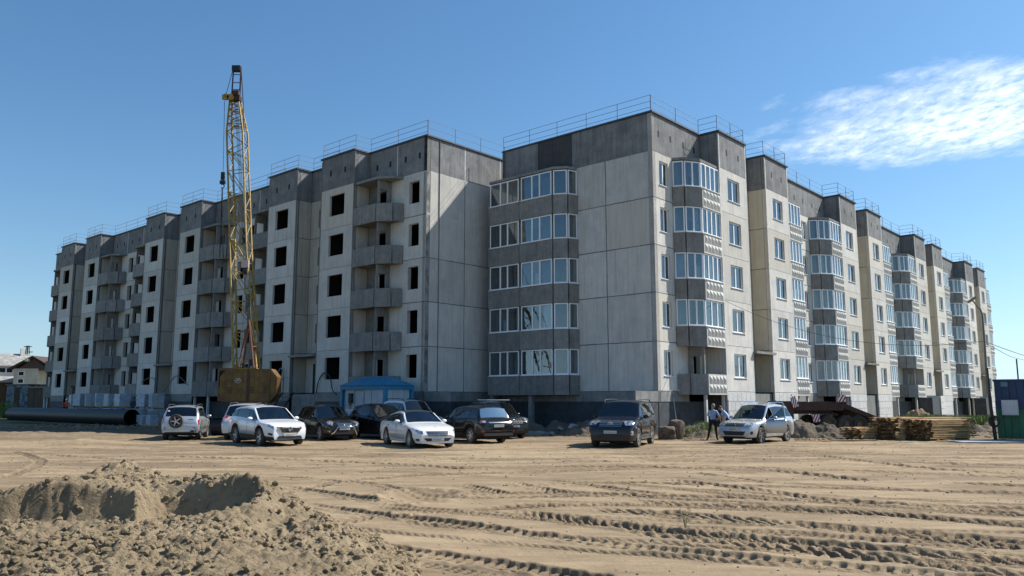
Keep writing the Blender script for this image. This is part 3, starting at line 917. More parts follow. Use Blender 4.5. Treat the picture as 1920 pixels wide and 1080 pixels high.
TRACKS = [  # photo columns/rows along each wheel track, width, depth, lug spacing, style
    ([(640, 1016), (690, 1026), (760, 1034), (900, 1054), (1050, 1079), (1250, 1112)], .46, .085, .155, 0),
    ([(720, 1048), (900, 1076), (1000, 1095)], .28, .03, .14, 2),
    ([(545, 942), (700, 964), (950, 995), (1200, 1026), (1350, 1041), (1710, 1077), (1900, 1098)], .42, .075, .17, 0),
    ([(490, 890), (640, 903), (700, 908), (790, 925), (960, 931)], .38, .045, .20, 0),
    ([(505, 909), (620, 925), (690, 938), (745, 943)], .42, .06, .20, 0),
    ([(945, 903), (1038, 921), (1150, 927), (1390, 934), (1590, 939), (1920, 965)], .50, .06, .20, 1),
    ([(1005, 898), (1100, 910), (1200, 923), (1300, 929)], .45, .05, .2, 0),
    ([(850, 907), (905, 918), (965, 931)], .45, .05, .2, 1),
    ([(600, 985), (700, 970), (795, 963), (882, 959), (986, 951), (1195, 946), (1390, 948), (1550, 956), (1920, 985)], .48, .055, .20, 1),
    ([(940, 957), (1090, 977), (1200, 990), (1350, 1007), (1550, 1023), (1920, 1057)], .55, .085, .19, 1),
    ([(1085, 955), (1200, 962), (1290, 966), (1430, 979), (1670, 1001), (1920, 1029)], .60, .085, .22, 1),
    ([(1150, 998), (1390, 1021), (1630, 1045), (1830, 1070), (1950, 1086)], .45, .07, .2, 1),
    ([(1230, 896), (1430, 920), (1550, 936), (1700, 944)], .55, .055, .25, 1),
    ([(1270, 883), (1360, 894), (1458, 908)], .45, .05, .25, 0),
    ([(1370, 875), (1500, 888), (1650, 902)], .6, .06, .3, 1),
    ([(1750, 903), (1830, 908), (1960, 913)], .6, .07, .3, 1),
    ([(1510, 851), (1711, 876), (1920, 891)], .5, .06, .3, 1),
    ([(520, 926), (590, 912), (655, 901), (795, 892), (960, 887), (1200, 880)], .4, .035, .22, 1),
    ([(20, 846), (50, 855), (74, 864), (60, 878), (0, 896), (-60, 905)], .35, .04, .3, 1),
    ([(80, 852), (160, 858), (260, 866)], .4, .04, .4, 1),
    ([(700, 893), (882, 887), (1100, 880), (1300, 868)], .4, .03, .3, 1),
    ([(700, 944), (800, 938), (960, 933), (1200, 930)], .4, .04, .22, 1),
    ([(1180, 852), (1400, 846), (1600, 850)], .5, .04, .4, 1),
    ([(1000, 862), (1200, 866), (1450, 862), (1700, 868), (1920, 874)], .5, .05, .4, 1),
    ([(1150, 938), (1350, 948), (1600, 962), (1940, 990)], .5, .05, .21, 1),
    ([(1290, 930), (1500, 938), (1750, 948), (1940, 955)], .55, .05, .24, 1),
    ([(1420, 974), (1600, 990), (1800, 1006), (1940, 1022)], .45, .06, .2, 0),
    ([(960, 912), (1120, 905), (1300, 908), (1560, 915), (1940, 925)], .55, .045, .26, 1),
    ([(820, 880), (1000, 874), (1200, 876), (1500, 880), (1940, 897)], .6, .045, .3, 1),
    ([(560, 868), (800, 862), (1100, 858), (1400, 856), (1700, 858), (1940, 862)], .6, .045, .3, 1),
    ([(300, 856), (520, 862), (760, 872), (900, 880)], .5, .04, .3, 1),
    ([(1500, 1036), (1700, 1058), (1900, 1082)], .4, .07, .18, 0),
    ([(1350, 990), (1500, 1000), (1700, 1018), (1920, 1048)], .3, .05, .16, 2),
]
_tr = random.Random(21)
for _k in range(15):        # older, fainter passes that cross the yard the same way
    _x0 = _tr.uniform(560, 1250); _y0 = _tr.uniform(862, 985); _sl = _tr.uniform(.015, .065) + (_y0 - 862) / 4000; _bow = _tr.uniform(-6, 6)
    _x1 = 1945 if _tr.random() < .7 else _tr.uniform(1400, 1800)
    TRACKS.insert(0, ([(_x0 + (_x1 - _x0) * t, _y0 + _sl * (_x1 - _x0) * t + _bow * sin(t * 3.1)) for t in (0, .2, .4, .6, .8, 1)], _tr.uniform(.26, .45), _tr.uniform(.012, .028), _tr.uniform(.10, .17), _tr.choice((1, 1, 0))))
def smooth(t):
    t = np.clip(t, 0, 1); return t * t * (3 - 2 * t)
def ground_h(X, Y):
    global CHURN
    D = np.hypot(X, Y)
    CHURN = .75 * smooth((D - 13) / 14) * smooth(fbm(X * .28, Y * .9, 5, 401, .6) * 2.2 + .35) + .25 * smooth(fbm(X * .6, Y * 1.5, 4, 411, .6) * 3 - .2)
    z = 0.020 * fbm(X * .22, Y * .35, 4, 3) + 0.015 * fbm(X * .5, Y * 1.6, 5, 11) + 0.010 * fbm(X * 3.2, Y * 4.5, 4, 21)
    wild = smooth((D - 16) / 10)                       # churned sand further out
    z = z + wild * (0.024 * fbm(X * .7, Y * 2.6, 5, 31, 0.6, ridged=True) + 0.026 * fbm(X * 2.4, Y * 5, 4, 33, .6))
    for ti, (pl, w, dep, per, style) in enumerate(TRACKS):
        P = np.array([gnd(*p)[:2] for p in pl])
        # smooth the line
        pts = [P[0]]
        for i in range(len(P) - 1):
            p0 = P[max(i - 1, 0)]; p1 = P[i]; p2 = P[i + 1]; p3 = P[min(i + 2, len(P) - 1)]
            for t in (0.25, 0.5, 0.75, 1.0):
                pts.append(0.5 * ((2 * p1) + (-p0 + p2) * t + (2 * p0 - 5 * p1 + 4 * p2 - p3) * t * t + (-p0 + 3 * p1 - 3 * p2 + p3) * t ** 3))
        s0 = 0.0; dz = np.zeros_like(z); best = np.full_like(z, 9.0); S = np.zeros_like(z); LAT = np.zeros_like(z)
        for a, b in zip(pts[:-1], pts[1:]):
            d = b - a; L = np.hypot(*d)
            if L < 1e-4: continue
            d = d / L
            m = (X > min(a[0], b[0]) - .6) & (X < max(a[0], b[0]) + .6) & (Y > min(a[1], b[1]) - .6) & (Y < max(a[1], b[1]) + .6)
            rx = X[m] - a[0]; ry = Y[m] - a[1]
            t = rx * d[0] + ry * d[1]; lat = -rx * d[1] + ry * d[0]
            over = np.maximum(np.maximum(-t, t - L), 0)
            dist = np.hypot(lat, over)
            bb = best[m]; up = dist < bb
            bb[up] = dist[up]; best[m] = bb
            ss = S[m]; ss[up] = (s0 + np.clip(t, 0, L))[up]; S[m] = ss
            ll = LAT[m]; ll[up] = np.where(over > 0, dist, lat)[up]; LAT[m] = ll
            s0 += L
        m = best < w
        lat = LAT[m] + 0.02 * vnoise(S[m] * 3, LAT[m] * 3, ti); s = S[m] + 0.03 * vnoise(X[m] * 2, Y[m] * 2, 50 + ti)
        inside = smooth((w / 2 - np.abs(lat)) / .03)
        wear = 0.45 + 0.75 * smooth(0.55 + 1.1 * fbm(X[m] * .6, Y[m] * .8, 3, 70 + ti))
        if style == 0: ph = s / per + 0.25 * np.sign(lat)
        elif style == 1: ph = s / per + np.abs(lat) * 2.2 / per * .5 + 0.15 * np.sign(lat)
        else: ph = s / per
        lug = smooth(np.sin(2 * np.pi * ph + 0.8 * vnoise(S[m] * 1.1, LAT[m] * 2, 9)) * 3.5 + .5)
        if style == 0: lug = lug * smooth((np.abs(lat) - .03) / .025) + 0.1
        if style == 2: lug = lug * smooth(np.sin(lat * 2 * np.pi / .07) * 1.5 + .5)
        rim = np.exp(-((np.abs(lat) - w / 2 - .05) / .045) ** 2) * 0.30 * dep
        fade = smooth(s / 1.0) * (smooth((s0 - s) / 1.0) if pl[-1][0] < 1880 else 1)
        crumb = .012 * fbm(X[m] * 9, Y[m] * 9, 3, 300 + ti) * smooth((w / 2 + .08 - np.abs(lat)) / .1)
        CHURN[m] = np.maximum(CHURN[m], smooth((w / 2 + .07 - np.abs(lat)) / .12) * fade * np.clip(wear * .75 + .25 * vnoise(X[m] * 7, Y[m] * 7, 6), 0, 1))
        z[m] += (-inside * lug * dep * 1.25 - inside * dep * 0.25 + rim * (1 + .8 * vnoise(s * 9, lat * 9, 5))) * wear * fade + crumb * fade * (dep / .06)
    z = np.where(z < -.07, -.07 + (z + .07) * .35, z)
    # small dug pit by the tracks
    c = gnd(785, 931); r2 = ((X - c.x) / .55) ** 2 + ((Y - c.y) / .8) ** 2
    z += -0.12 * np.exp(-r2) + 0.05 * np.exp(-((np.sqrt(r2) - 1.5) / .4) ** 2) * (1 + fbm(X * 6, Y * 6, 3, 8))
    # low mound far left, berm by the rubble
    for (px, py, sx, sy, hh) in ((150, 834, 1.6, 1.2, .22), (60, 820, 6, 1.6, .28), (1045, 800, 3.0, 2.0, .10)):
        c = gnd(px, py); r2 = ((X - c.x) / sx) ** 2 + ((Y - c.y) / sy) ** 2
        z += hh * np.exp(-r2) * (1 + .5 * fbm(X * 1.5, Y * 1.5, 4, 15))
    return z
def gz(x, y):
    return float(ground_h(np.array([[float(x)]]), np.array([[float(y)]]))[0, 0])

ang = np.radians(np.linspace(-47, 47, 1060))
rr = [4.2]
while rr[-1] < 78: rr.append(rr[-1] * (1.0031 if rr[-1] < 24 else 1.0047) if rr[-1] < 40 else rr[-1] * 1.010)
rr = np.array(rr)
AA, RR = np.meshgrid(ang, rr)
GX, GY = RR * np.sin(AA), RR * np.cos(AA)
GZ = ground_h(GX, GY)
CH0 = CHURN
edge_fade = smooth((78 - RR) / 10) * smooth((RR - 4.2) / 1.0) * smooth((np.radians(47) - np.abs(AA)) / .05)
GZ = GZ * edge_fade - 0.22 * (1 - edge_fade)
_GZ = GZ
def gz(x, y):
    """ground height looked up in the finished grid"""
    a = atan2(x, y); r = hypot(x, y)
    i = (a - ang[0]) / (ang[1] - ang[0]); j = float(np.interp(r, rr, np.arange(len(rr))))
    i = min(max(i, 0), len(ang) - 2); j = min(j, len(rr) - 2); i0, j0 = int(i), int(j); u, v = i - i0, j - j0
    return float((GZ[j0, i0] * (1 - u) + GZ[j0, i0 + 1] * u) * (1 - v) + (GZ[j0 + 1, i0] * (1 - u) + GZ[j0 + 1, i0 + 1] * u) * v)
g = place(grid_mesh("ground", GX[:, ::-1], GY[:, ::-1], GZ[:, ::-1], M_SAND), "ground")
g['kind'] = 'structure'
at_ = g.data.attributes.new('churn', 'FLOAT', 'POINT')      # darkens the sand colour along wheel tracks and in patches
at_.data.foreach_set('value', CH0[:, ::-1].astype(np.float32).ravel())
far = MB()
N_ = 64
ring = [(0, 0, -0.19)]
far.add([(3000 * cos(2 * pi * k / N_), 3000 * sin(2 * pi * k / N_), -0.19) for k in range(N_)], [tuple(range(N_))])
g2 = far.build("terrain", M_FARG); g2['kind'] = 'structure'

# ---------------------------------------------------------------- heap of sand in the foreground
def heap_points():
    pts = []
    vis = [(450, 880, 10.2), (430, 905, 9.9), (480, 930, 9.8), (520, 958, 9.8), (380, 893, 10.6), (300, 903, 11.0), (270, 880, 11.8),
           (240, 872, 12.0), (200, 885, 12.1), (150, 905, 11.5), (100, 915, 10.6), (50, 922, 10.4), (0, 930, 10.3), (-60, 940, 10.2), (-160, 950, 10.2),
           (40, 985, 9.45), (100, 978, 9.45), (160, 966, 9.6), (70, 984, 9.4), (130, 972, 9.5), (40, 925, 9.7), (90, 921, 9.72), (10, 960, 9.5), (60, 925, 9.7), (120, 917, 9.75), (180, 925, 9.9),
           (232, 910, 9.75), (215, 960, 9.25), (185, 944, 9.15), (190, 975, 8.95), (325, 952, 10.1), (280, 962, 9.8), (400, 940, 10.0), (375, 968, 9.4), (335, 975, 9.3),
           (440, 968, 8.9), (400, 990, 8.4), (300, 995, 8.6), (200, 1008, 8.3), (100, 1018, 8.1), (0, 1005, 8.4), (-100, 1010, 8.4),
           (300, 1050, 7.35), (100, 1060, 7.15), (500, 1040, 7.9), (450, 1075, 7.1), (-100, 1060, 7.2),
           (612, 976, 9.35), (560, 1008, 8.75), (640, 1003, 9.0), (600, 1050, 7.9), (565, 984, 9.75), (520, 1025, 8.75), (680, 1050, 8.1)]
    for px, py, d in vis: 
        p = at(px, d, 0.5); z = zat(px, py, d); p = at(px, d, z); pts.append((p.x, p.y, z))
    for px, py in ((600, 950), (640, 975), (700, 1000), (745, 1035), (800, 1075), (560, 935), (520, 915)):
        p = gnd(px, py); pts.append((p.x, p.y, -0.03))
    for px, d in ((480, 12.2), (420, 12.6), (350, 12.9), (240, 13.8), (150, 13.4), (60, 12.6), (-40, 12.3), (-160, 12.2), (560, 12.4), (-300, 11), (-300, 9), (-300, 12.5)):
        p = at(px, d, 0); pts.append((p.x, p.y, -0.04))
    for x, y, z in ((-1.2, 6.5, -.05), (-2.2, 5.4, .05), (-3.5, 4.8, .12), (-5, 4.6, .1), (-6.5, 5, .05), (-0.9, 7.6, -.04), (-2.5, 3.8, -.06), (-5, 3.6, -.06), (-7.5, 5.0, -.05), (-8.5, 7, -.05)):
        pts.append((x, y, z))
    return np.array(pts)
CP = heap_points()
Dm = np.hypot(CP[:, None, 0] - CP[None, :, 0], CP[:, None, 1] - CP[None, :, 1])
Wt = np.linalg.solve(Dm + 1e-3 * np.eye(len(CP)), CP[:, 2])
hx = np.linspace(-9.0, -0.6, 470); hy = np.linspace(3.9, 14.0, 520)
HX, HY = np.meshgrid(hx, hy)
wx = HX + 0.06 * fbm(HX * 1.7, HY * 1.7, 4, 91); wy = HY + 0.06 * fbm(HX * 1.7, HY * 1.7, 4, 95)
HZ = np.zeros_like(HX)
for (x, y, _), w_ in zip(CP, Wt): HZ += w_ * np.hypot(wx - x, wy - y)
def carve(px, d, rx, ry, floor, rot=0.0):
    """a digger's bite: flat floor, steep back wall"""
    global HZ
    c = at(px, d, .5); ca, sa = cos(rot), sin(rot)
    dx, dy = wx - c.x, wy - c.y; u_, v_ = (dx * ca + dy * sa) / rx, (-dx * sa + dy * ca) / ry
    q = (np.abs(u_) ** 2.6 + np.abs(v_) ** 2.6) ** (1 / 2.6) + .12 * fbm(HX * 3.5, HY * 3.5, 3, 170)
    lim = floor + np.maximum(0, q - 1) * min(rx, ry) * 2.6
    HZ = np.minimum(HZ, lim)
carve(120, 9.30, 1.15, .52, .44, .08)
carve(350, 9.75, .62, .48, .43, -.2)
carve(245, 9.15, .42, .30, .46)
body = smooth((HZ + .02) / .15)
clod = fbm(HX * 5.5, HY * 5.5, 4, 101, 0.62)
clod2 = np.maximum(0, fbm(HX * 9, HY * 9, 3, 111, 0.6) - .12)
soft = smooth(fbm(HX * .8, HY * .8, 3, 121) * 1.6 + .55)
erode = fbm(HX * 2.6, HY * 2.6, 4, 131, 0.55, ridged=True)
HZ = HZ + body * (0.032 * clod * soft + 0.06 * clod2 * soft + 0.06 * erode * smooth((HZ - .25) / .3) + 0.034 * fbm(HX * 12, HY * 12, 3, 141, .62) + .055 * np.maximum(0, fbm(HX * 19, HY * 19, 2, 151) - .05))
edge = np.minimum(np.minimum(smooth((HX + 9.0) / .8), smooth((-.6 - HX) / .5)), np.minimum(smooth((HY - 3.9) / .8), smooth((14 - HY) / .8)))
HZ = HZ * edge - 0.10 * (1 - edge)
HZ = np.where(HZ < 0.0, HZ * 1.5 - .02, HZ)
heap = place(grid_mesh("sand_heap", HX, HY, HZ, M_PILE), "sand_heap")
tag(heap, "tall crumbly heap of dug sand with a bitten-out hollow beside the tyre tracks", "sand heap")

# loose clods lying on the heap and round its foot
def heap_clods():
    rnd = np.random.default_rng(77); mb = MB(); shapes = []
    for s in range(6):
        bm = bmesh.new(); bmesh.ops.create_icosphere(bm, subdivisions=1, radius=1)
        shapes.append((np.array([tuple(v.co * rnd.uniform(.6, 1.2)) for v in bm.verts]), [tuple(v.index for v in f.verts) for f in bm.faces])); bm.free()
    k = 0
    while k < 13000:
        i, j = rnd.integers(0, HX.shape[0]), rnd.integers(0, HX.shape[1])
        if HZ[i, j] < .01 and rnd.random() > .04: continue
        if HZ[i, j] < -.05: continue
        x, y, z = HX[i, j] + rnd.uniform(-.01, .01), HY[i, j] + rnd.uniform(-.01, .01), HZ[i, j]
        if fbm(np.array([x * 1.3]), np.array([y * 1.3]), 2, 5)[0] < rnd.uniform(-.5, .3): continue
        if z < .01: z = gz(x, y)
        s = .008 + .05 * rnd.random() ** 5; vs, fs = shapes[rnd.integers(6)]; a = rnd.uniform(0, 6.28); ca, sa = cos(a), sin(a)
        mb.add([(x + (v[0] * ca - v[1] * sa) * s, y + (v[0] * sa + v[1] * ca) * s, z + v[2] * s * .8 + s * .2) for v in vs], fs); k += 1
    o = mb.build('heap_clods', M_PILE); o['kind'] = 'stuff'; o['label'] = 'loose clods of damp sand lying on the dug heap'
heap_clods()
# ---------------------------------------------------------------- cars
from mathutils.bvhtree import BVHTree
def paint(name, col, metal=0.0, rough=0.28, dust=0.5):
    m = mat(name, col, rough, metal, col2=tuple(c * 0.96 for c in col), nscale=2, coat=0.22 if col[0] < .1 else .8, spec=0.3 if col[0] < .1 else .5)
    # a film of road dust low down
    nt = m.node_tree; N = nt.nodes; L = nt.links; b = N["Principled BSDF"]
    src = b.inputs['Base Color'].links[0].from_socket
    tc = N.new("ShaderNodeTexCoord"); sp = N.new("ShaderNodeSeparateXYZ"); L.new(tc.outputs['Object'], sp.inputs[0])
    mr = N.new("ShaderNodeMapRange"); mr.inputs[1].default_value = 0.95; mr.inputs[2].default_value = 0.25; mr.inputs[3].default_value = 0.03; mr.inputs[4].default_value = dust
    L.new(sp.outputs['Z'], mr.inputs[0])
    no = N.new("ShaderNodeTexNoise"); no.inputs['Scale'].default_value = 5; no.inputs['Detail'].default_value = 5
    mu = N.new("ShaderNodeMath"); mu.operation = 'MULTIPLY'; L.new(mr.outputs[0], mu.inputs[0]); L.new(no.outputs['Fac'], mu.inputs[1])
    mx = N.new("ShaderNodeMix"); mx.data_type = 'RGBA'; L.new(mu.outputs[0], mx.inputs[0]); L.new(src, mx.inputs[6]); mx.inputs[7].default_value = (0.30, 0.25, 0.18, 1)
    L.new(mx.outputs[2], b.inputs['Base Color'])
    ra = N.new("ShaderNodeMath"); ra.operation = 'ADD'; L.new(mu.outputs[0], ra.inputs[0]); ra.inputs[1].default_value = rough; L.new(ra.outputs[0], b.inputs['Roughness'])
    return m
P_WHITE = paint("white_car_paint", (0.76, 0.77, 0.78), 0, .25, .3)
P_BLACK = paint("black_car_paint", (0.006, 0.006, 0.007), 0, .16, .12)
P_NAVY = paint("blue_black_car_paint", (0.007, 0.010, 0.018), 0, .16, .10)
P_SILVER = paint("silver_car_paint", (0.50, 0.52, 0.55), .55, .32, .35)
P_SILVER2 = paint("pale_silver_car_paint", (0.60, 0.62, 0.64), .45, .32, .3)
M_TYRE = mat("dusty_tyre_rubber", (0.035, 0.032, 0.028), 0.9, nscale=6, col2=(0.08, 0.068, 0.05))
M_RIM = mat("alloy_rim", (0.55, 0.55, 0.56), 0.35, 0.7, nscale=5)
M_TRIM = mat("black_plastic_trim", (0.020, 0.020, 0.021), 0.6, nscale=5)
M_CHROME = mat("chrome_trim", (0.75, 0.76, 0.78), 0.12, 1.0, nscale=5)
M_LAMP = mat("clear_headlight", (0.62, 0.66, 0.70), 0.08, 0.6, nscale=9, col2=(0.12, 0.13, 0.15), ramp=(.45, .55), coat=1.0)
M_RED = mat("red_tail_lamp", (0.38, 0.012, 0.015), 0.15, nscale=5, coat=1.0)
M_AMBER = mat("amber_lamp", (0.6, 0.2, 0.03), 0.2, nscale=5)
M_PLATE = mat("white_number_plate", (0.68, 0.69, 0.70), 0.5, nscale=5)
M_INK = mat("black_print", (0.02, 0.02, 0.02), 0.6, nscale=5)
M_SEAT = mat("dark_seat_fabric", (0.05, 0.05, 0.055), 0.9, nscale=5)
M_BEIGE = mat("light_dash_cloth", (0.35, 0.33, 0.30), 0.8, nscale=5)

def lerp_prof(pr, x):
    """piecewise linear with slight rounding; pr sorted by x"""
    xs = [p[0] for p in pr]; zs = [p[1] for p in pr]
    k = 0.035
    return (float(np.interp(x - k, xs, zs)) + 2 * float(np.interp(x, xs, zs)) + float(np.interp(x + k, xs, zs))) / 4

def wheel_parts(car, x, y, r, w, spokes, rimmat=None, rimr=.66, parent=None):
    s = 1 if y > 0 else -1
    key = ('tyre', r, w)
    ty = cached(key, lambda: MB().lathe([(r * .68, -w / 2 + .02), (r * .80, -w / 2), (r * .95, -w / 2 + .01), (r, -w / 2 + .045), (r, w / 2 - .045), (r * .95, w / 2 - .01), (r * .80, w / 2), (r * .68, w / 2 - .02), (r * .68, -w / 2 + .02)], 36).mesh('tyre', M_TYRE, 40))
    def rim():
        mb = MB(); R = r * .70
        mb.lathe([(R, -.08), (R, .085), (R * .93, .09), (R * .90, .04), (R * .88, -.05)], 36)
        mb.lathe([(0.001, -.045), (R * .9, -.045)], 24, 1)
        mb.lathe([(R * .20, -.04), (R * .20, .05), (R * .12, .065), (.001, .065)], 16)
        for k in range(spokes):
            a = 2 * pi * k / spokes; wa = R * (.15 if spokes < 8 else .075)
            c, s_ = cos(a), sin(a)
            P = lambda rad, t, yy: (rad * c - t * s_, yy, rad * s_ + t * c)
            vs = [P(R * .12, -wa * .8, .055), P(R * .12, wa * .8, .055), P(R * .92, wa * .62, .075), P(R * .92, -wa * .62, .075),
                  P(R * .12, -wa * .8, .0), P(R * .12, wa * .8, .0), P(R * .92, wa * .62, .02), P(R * .92, -wa * .62, .02)]
            mb.add(vs, [(0, 1, 2, 3), (4, 7, 6, 5), (0, 4, 5, 1), (1, 5, 6, 2), (2, 6, 7, 3), (3, 7, 4, 0)])
        return mb.mesh('rim', [rimmat or M_RIM, M_TRIM], 30)
    rm = cached(('rim', r, spokes, (rimmat or M_RIM).name), rim)
    wh = thing('wheel', None, None, parent=parent or car)
    wh.matrix_local = Matrix.Translation((x, y, r)) @ Matrix.Rotation(0 if s > 0 else pi, 4, 'Z')
    place(ty, 'tyre', wh); place(rm, 'rim', wh)
    return wh

def make_car(sp, label, pos, heading, name='parked_car', cat='car'):
    L, W, H = sp['L'], sp['W'], sp['H']; hl = L / 2
    xf, xr = sp['xf'], sp['xr']                 # axle positions
    r = sp['r']; ra = r + .075
    sill = sp.get('sill', .30); beltl = sp['belt']; top = sorted(sp['top'])
    cowl, rf, rb, tail = sp['cowl'], sp['rf'], sp['rb'], sp['tail']   # windshield foot/top, rear glass top/foot
    g0, g1 = sp['g0'], sp['g1']                # side glass from..to
    d0, dm, d1 = sp['doors']                    # rear edge, middle, front edge of the doors
    ptm = sp['paint']
    xs = set(np.round(np.linspace(-hl, hl, 34), 3))
    for a in (xf, xr):
        for k in range(0, 13): xs.add(round(a - ra * cos(pi * k / 12), 3))
    key = [cowl, rf, rb, tail, g0, g1, d0, dm, d1, dm - .045, dm + .045, hl - .04, hl - .12, -hl + .04, -hl + .12]
    for q in sp.get('pillars', ()): key += [q - .045, q + .045]
    for q in key: xs.add(round(q, 3))
    xs = sorted(xs)
    keyr = set(round(q, 3) for q in key)
    out = []
    for q in xs:
        if out and q - out[-1] < .018:
            if q in keyr: out[-1] = q
            continue
        out.append(q)
    xs = out
    fo, ro = sp.get('ftaper', .62), sp.get('rtaper', .45)
    def wx_(x):
        t = max(0, (x - (hl - fo)) / fo); u = max(0, ((-hl + ro) - x) / ro)
        return W / 2 * (1 - sp.get('fr', .20) * t ** 2.4 - sp.get('rr', .12) * u ** 2.6)
    def zlow(x):
        z = sill + .10 * max(0, (x - (hl - .5)) / .5) ** 2 * 0 + .05 * max(0, (-hl + .4 - x) / .4)
        for a in (xf, xr):
            d = abs(x - a)
            if d < ra: z = max(z, r + sqrt(max(0, ra * ra - d * d)))
        return z
    def sect(x):
        tz = lerp_prof(top, x); bz = lerp_prof(sorted(beltl), x); zb = min(bz, tz - .05); zl = min(zlow(x), zb - .04)
        w = wx_(x); h = tz - zb
        yb = w * .955; zt = tz - (.045 if h > .12 else .018)
        yt = yb - max(0.02, h * sp.get('tumble', .30)) - (.03 if h > .12 else .05)
        arch = any(abs(x - a) < ra + .02 for a in (xf, xr))
        fl = .012 if arch else 0
        base = [(w * .93, zl), (w * .975 + fl, zl + .22 * (zb - zl)), (w * 1.0 + fl, zl + .55 * (zb - zl)), (w * .99, zl + .85 * (zb - zl)), (yb, zb)]
        def gp(t, bulge=0): return (yb + (yt - yb) * t + bulge, zb + (zt - zb) * t)
        cr = .05 if h > .12 else .03
        base += [gp(.07), gp(.5, .018 if h > .2 else 0), gp(.87), (yt, zt), (yt - .055, zt + .016 if h > .12 else zt + .01), (yt * .5, tz + cr * .35), (0, tz + cr * .5)]
        return base
    NP = 12
    secs = [sect(x) for x in xs]
    V_ = []; 
    for x, s in zip(xs, secs):
        # nose bulges forward in the middle
        bul = 0
        for (y, z) in s:
            k = 1 - (y / (W / 2)) ** 2
            dx = 0
            if x > hl - .35: dx = .10 * k * (x - (hl - .35)) / .35
            if x < -hl + .3: dx = -.06 * k * ((-hl + .3) - x) / .3
            V_.append((x + dx, y, z))
    n = len(V_)
    VV = V_ + [(x, -y, z) for x, y, z in V_]
    cats = {}
    def put(cat_, f): cats.setdefault(cat_, []).append(f)
    for i in range(len(xs) - 1):
        xm = (xs[i] + xs[i + 1]) / 2
        h = min(secs[i][8][1] - secs[i][4][1], secs[i + 1][8][1] - secs[i + 1][4][1])
        hh = (secs[i][8][1] - secs[i][4][1] + secs[i + 1][8][1] - secs[i + 1][4][1]) / 2
        for j in range(NP - 1):
            for sd in (0, 1):
                a, b = i * NP + j + sd * n, (i + 1) * NP + j + sd * n
                f = (a, b, b + 1, a + 1) if sd else (a, a + 1, b + 1, b)
                c = 'body'
                if j == 0 and sp.get('clad'): c = 'clad'
                if 5 <= j <= 6 and g0 < xm < g1 and hh > .10:
                    c = 'glass_%d' % (2 if xm > dm else (1 if xm > d0 else 0))
                    for q in [dm] + list(sp.get('pillars', ())):
                        if abs(xm - q) < .045: c = 'pillar'
                elif 0 < j < 4 + (0 if sp.get('frameless') else 0) and d0 < xm < d1 and not (j == 0):
                    c = 'door_1' if xm < dm else 'door_2'
                if j >= 9:
                    if rf < xm < cowl: c = 'wind'
                    elif tail < xm < rb: c = 'rearg'
                    elif sp.get('pano') and rb < xm < rf: c = 'pano'
                if c.startswith(('glass', 'door')): c += 'L' if sd == 0 else 'R'
                put(c, f)
    for e, flip in ((0, 1), (len(xs) - 1, 0)):
        ringl = [e * NP + j for j in range(NP)]; ringr = [e * NP + j + n for j in range(NP - 1)][::-1]
        f = ringl + ringr
        put('body', tuple(f[::-1] if flip else f))
    car = thing(name, label, cat, pos, heading)
    if isinstance(ptm, str): ptm = MATS[ptm]
    def sub(cat_, nm, m, parent=car, thick=0, smooth=38):
        fs = cats.get(cat_)
        if not fs: return None
        used = sorted({q for f in fs for q in f}); ix = {q: k for k, q in enumerate(used)}
        mb = MB(); mb.add([VV[q] for q in used], [tuple(ix[q] for q in f) for f in fs])
        me = mb.mesh(nm, m, smooth)
        bm = bmesh.new(); bm.from_mesh(me); bmesh.ops.remove_doubles(bm, verts=bm.verts, dist=.0008)
        if cat_ == 'body': bmesh.ops.recalc_face_normals(bm, faces=bm.faces) if False else None
        bm.to_mesh(me); bm.free(); me.set_sharp_from_angle(angle=radians(smooth))
        o = place(me, nm, parent)
        if thick:
            md = o.modifiers.new('thick', 'SOLIDIFY'); md.thickness = thick; md.offset = -1
        return o
    body = sub('body', 'body', ptm)
    sub('clad', 'lower_cladding', M_TRIM)
    sub('pillar', 'door_pillar', M_TRIM)
    gm = sp.get('glass', M_CARGLASS)
    sub('wind', 'windscreen', M_CARGLASS if sp.get('clearfront', True) else gm)
    sub('rearg', 'rear_window', sp.get('rglass', M_CARGLASS_D))
    sub('pano', 'roof_glass', M_TRIM)
    doors = {}
    for s in 'LR':
        for k in (1, 2):
            o = sub('door_%d%s' % (k, s), 'door', ptm, thick=.04)
            doors[(k, s)] = o
            sub('glass_%d%s' % (k, s), 'side_window', gm if k == 1 or not sp.get('fclear') else M_CARGLASS, o)
            # handle
            hx_ = (dm + .10) if k == 2 else (d0 + .16)
            ss = 1 if s == 'L' else -1
            zb = lerp_prof(sorted(beltl), hx_)
            MB().cbox((hx_, ss * (W / 2 * .995 + .012), zb - .13), (.17, .03, .032)).build('handle', M_CHROME if sp.get('chrome') else ptm, o)
        sub('glass_0' + s, 'quarter_window', M_CARGLASS_D)
    # dark seams round the doors
    mb = MB()
    for q in (d0, dm, d1):
        if q == d1 and sp.get('open'): continue
        s_ = sect(q)
        for ss in (1, -1):
            pts = [(q, ss * (y + .004), z) for y, z in s_[1:5]]
            for a, b in zip(pts[:-1], pts[1:]):
                mb.add([(a[0] - .008, a[1], a[2]), (a[0] + .008, a[1], a[2]), (b[0] + .008, b[1], b[2]), (b[0] - .008, b[1], b[2])], [(0, 1, 2, 3)])
    mb.build('door_seam', M_TRIM, car)
    # underside and cabin
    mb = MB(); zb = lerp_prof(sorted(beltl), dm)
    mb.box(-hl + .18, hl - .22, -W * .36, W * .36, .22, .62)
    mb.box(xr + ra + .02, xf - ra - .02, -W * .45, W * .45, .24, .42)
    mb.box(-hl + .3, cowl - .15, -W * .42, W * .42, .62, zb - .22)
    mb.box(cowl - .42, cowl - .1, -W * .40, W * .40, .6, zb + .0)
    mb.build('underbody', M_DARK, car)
    mb = MB()
